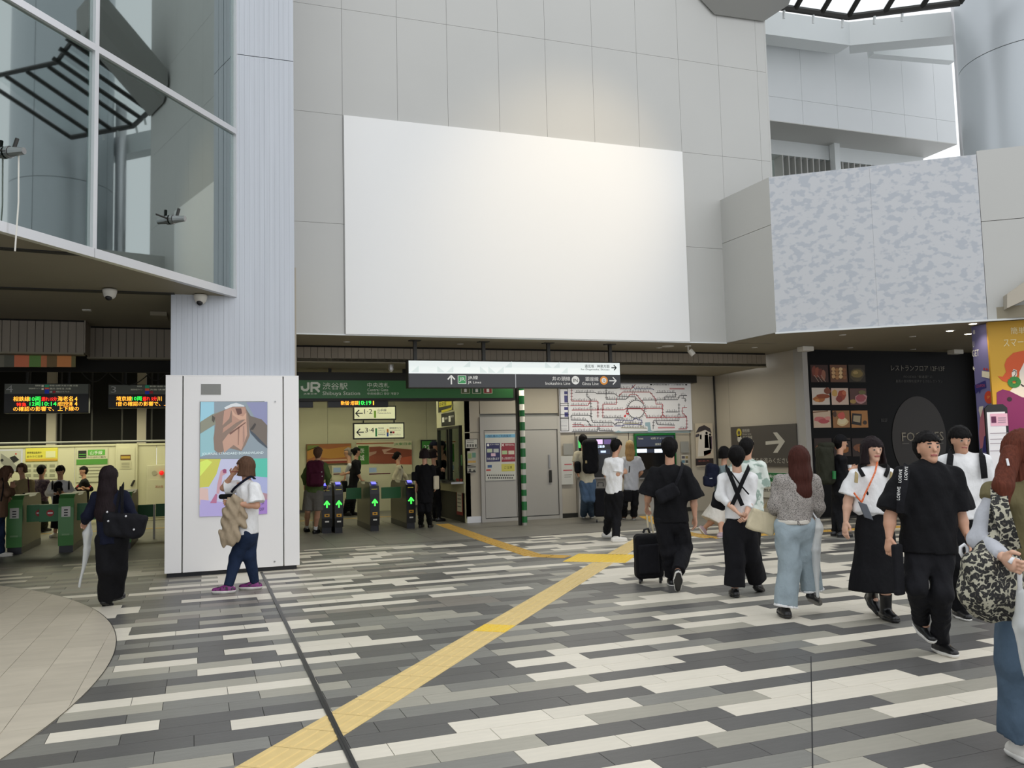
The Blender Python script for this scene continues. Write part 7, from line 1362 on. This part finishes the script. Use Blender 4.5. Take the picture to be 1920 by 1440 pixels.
g = person('person in black with a bun passing between the left and middle black gates', (652, 969), .95, 100, dict(hd=(669, 848), sh=(668, 868), hp=(662, 912), el=(672, 890, -.1), wl=(678, 900, -.1), er=(658, 886, .1), wr=(648, 888, .1), kl=(662, 938), al=(660, 960), kr=(652, 940), ar=(646, 961)),
    top=dict(c='cloth_black', loose=1.2, sleeve=.95, hem=.08), bottom=dict(), hair=dict(style='bun', c='hair_black', bz=.05), shoes=dict(sole='shoe_black', size=1.15), h=.014, toes=(110, 110))
tc = g.p(645, 912, -.1); soft('shoulder_bag', [rbox(tc, nrm(RH*.4+FH), UP, .10, .14, .06, .04)], .014, 'cloth_black', label='black shoulder bag of the person with the bun', cat='bag', org=tc)
g = person('grey haired person behind the person with the bun', (657, 964), 1.0, 260, dict(hd=(652, 849), sh=(656, 874), hp=(657, 915), el=(650, 890), wl=(645, 900), er=(662, 890), wr=(660, 902), kl=(655, 940), al=(654, 958), kr=(659, 940), ar=(659, 958)),
    top=dict(c='cloth_lightgrey', sleeve=.8), bottom=dict(c='cloth_black'), hair=dict(c='hair_grey', fringe=.06), shoes=dict(sole='shoe_black'), h=.016)
g = person('woman in a cream jacket with dark tied hair behind the two right gates', (748, 962), .95, 85, dict(hd=(746, 856), sh=(748, 877), hp=(745, 918), el=(738, 897, -.1), wl=(750, 905, -.1), er=(760, 893, .1), wr=(764, 902, .1), kl=(744, 940), al=(742, 958), kr=(750, 940), ar=(749, 958)),
    top=dict(c='cloth_cream', name='jacket', sleeve=1.9, loose=1.1, inner='cloth_black', hem=.06), bottom=dict(c='cloth_black'), hair=dict(style='bun', c='hair_black', bz=-.02), shoes=dict(sole='shoe_black'), h=.015)
# ---- left hall
g = person('person in an open white jacket looking at a phone behind the green gates', (103, 1008), .95, 178, dict(hd=(113, 884), sh=(113, 908), hp=(113, 950), el=(90, 925, 0), wl=(105, 926, -.25), er=(138, 925, 0), wr=(121, 926, -.25), kl=(107, 975), al=(103, 1000), kr=(116, 975), ar=(114, 996)),
    top=dict(c='cloth_white', name='jacket', loose=1.25, sleeve=1.85, hem=.08), bottom=dict(kind='skirt', c='cloth_black', name='black_dress', hemc=(110, 990, 0), hemr=.17), hair=dict(c='hair_black', fringe=.03), shoes=dict(c='shoe_white', size=1.1), h=.013, hands=(.9, .9), tilt=15)
V, Q = nets([cone(g.sh-UP*.03+g.fv*.07, g.hp+g.fv*.09, .10, .11, g.fv, .7)], .013); netmesh('inner_top', V, Q, 'cloth_black', g.root, label='black top'); phone(g, 'phone', 'dark phone held by the person in the open white jacket', g.p(112, 921, -.38))
for x0 in (98, 129): strap('backpack_strap', g.root, [g.p(x0, 902, -.04), g.p(x0, 907, -.13), g.p(x0, 918, -.17)], .035, 'cloth_black', -FH)
g = person('person in a plaid shirt seen from behind in the left hall', (78, 1000), .95, 20, dict(hd=(79, 882), sh=(78, 905), hp=(78, 945), el=(66, 920), wl=(68, 932, .1), er=(91, 920), wr=(88, 932, .1), kl=(74, 970), al=(74, 990), kr=(84, 970), ar=(84, 990)),
    top=dict(c='plaid', sleeve=.9, loose=1.05), bottom=dict(c='cloth_darkolive'), hair=dict(c='hair_black'), shoes=dict(sole='shoe_black'), h=.015)
g = person('person in a dark jacket with red sleeves standing at the line map', (158, 985), .95, 240, dict(hd=(156, 884), sh=(158, 904), hp=(158, 938), el=(145, 917), wl=(152, 916, -.15), er=(170, 917), wr=(162, 916, -.15), kl=(155, 958), al=(155, 976), kr=(161, 958), ar=(161, 976)),
    top=dict(c='cloth_black', name='jacket', sleeve=1.5, hem=.08, loose=1.15), bottom=dict(), hair=dict(c='hair_black'), shoes=dict(sole='shoe_black'), h=.015, look=210)
for s_, e_ in ((g.sl, g.el), (g.sr, g.er)): soft('red_stripe', [cone(s_+(e_-s_)*.6, e_, .062, .060, flat=3)], .013, 'cloth_red', g.root, label='red stripe')
g = person('person in a beige cardigan walking towards the far left gate', (46, 1012), .95, 180, dict(hd=(40, 880), sh=(44, 906), hp=(46, 955), el=(26, 930), wl=(32, 942, -.1), er=(60, 930), wr=(60, 950), kl=(42, 980), al=(42, 1003), kr=(54, 980), ar=(54, 1000)),
    top=dict(c='cloth_tan', name='cardigan', loose=1.15, sleeve=1.9, hem=.06), bottom=dict(c='cloth_grey'), hair=dict(style='bob', c='hair_brown', L=.06), shoes=dict(), h=.014)
strap('bag_strap', g.root, [g.p(52, 895, .0), g.p(53, 900, -.13), g.p(55, 930, -.16)], .02, 'cloth_maroon', -FH); tc = g.p(50, 930, -.15); soft('handbag', [rbox(tc, RH, UP, .08, .06, .04, .02)], .014, 'cloth_black', label='small dark handbag in front of the person in the beige cardigan', cat='bag', org=tc)
g = person('person in a brown coat and blue jeans bending over a phone at the left edge', (4, 1046), .96, 60, dict(hd=(12, 888), sh=(2, 908), hp=(-2, 962), el=(12, 925, -.1), wl=(14, 932, .05), er=(20, 925, .2), wr=(22, 915, .25), kl=(0, 1000, 0), al=(2, 1035), kr=(-14, 1000, 0), ar=(-16, 1030)),
    top=dict(c='cloth_brown', name='coat', loose=1.25, sleeve=1.9, hem=.06), bottom=dict(c='denim_navy'), hair=dict(style='long', c='hair_brown', L=.16), shoes=dict(c='shoe_white'), h=.013, tilt=35)
strap('bag_strap', g.root, [g.p(4, 895, -.1), g.p(6, 915, -.2), g.p(2, 940, -.2)], .02, 'cloth_black', -FH)
# ---- man with cap and large backpack by the black wall
g = person('person in dark cap and black jacket passing the food photographs', (1575, 1005), 1.0, 92, dict(hd=(1577, 831), sh=(1574, 862), hp=(1574, 925), el=(1578, 888, -.12), wl=(1592, 882, -.12), er=(1582, 885, .12), wr=(1596, 880, .12), kl=(1576, 962), al=(1578, 998), kr=(1568, 962), ar=(1566, 996)),
    top=dict(c='cloth_black', name='jacket', sleeve=1.9, loose=1.15, hem=.05), bottom=dict(), hair=dict(c='hair_black', cap='cloth_black', fringe=.05), shoes=dict(sole='shoe_black'), h=.014)
tc = g.p(1547, 872, 0); t = thing('rucksack', 'tall dark olive rucksack on the person in the dark cap', 'backpack', tuple(tc)); V, Q = nets([rbox(tc, nrm(RH), UP, .13, .33, .16, .08)], .014, noise=folds(.006)); netmesh('bag_body', V, Q, 'cloth_darkolive', t); soft('top_lid', [rbox(g.p(1549, 836, 0), RH, UP, .11, .06, .14, .05)], .014, 'cloth_darkolive', t)
mb('flap_lit').tube([g.p(1564, 883, -.2), g.p(1564, 898, -.2)], .03, 10).build('green_bottle', label='green bottle hanging from the rucksack', cat='bottle', org=g.p(1564, 898, -.2))
c = g.p(1593, 876, -.1); mb('white_plastic').tube([c-UP*.05, c+UP*.04], [.028, .036], 12).build('paper_cup', label='small pale cup held by the person in the dark cap', cat='cup', org=c)
# ================================================================ repeats share a group
GROUPS = {'gate': 'ticket gates of the station', 'light': 'small ceiling lights in the soffits', 'ticket machine': 'ticket machines under the route map', 'cable': 'cables hanging in the dark ceiling void', 'post': 'posts around the ticket gates',
    'notice': 'notices on the station walls', 'poster': 'posters on the station walls', 'display': 'black departure displays', 'plate': 'grey plates beside the ticket machines', 'guide path': 'tactile guide paths on the floor', 'person': 'people in the concourse and the station halls',
    'umbrella': 'umbrellas carried by passers-by', 'backpack': 'backpacks carried by passers-by', 'suitcase': 'wheeled suitcases', 'bag': 'bags carried by passers-by', 'camera': 'security cameras', 'sensor': 'ceiling sensors over the station name', 'advertisement': 'printed advertising walls', 'fitting': 'box fittings on the soffits', 'bracket': 'metal brackets on the glazing', 'floor line': 'yellow floor lines'}
for o in list(bpy.data.objects):
    if o.parent is None and o.get('category') in GROUPS and not o.get('group'): o['group'] = GROUPS[o['category']]
    if o.parent is None and o.name.startswith('platform_sign'): o['group'] = 'platform signs behind the gates'
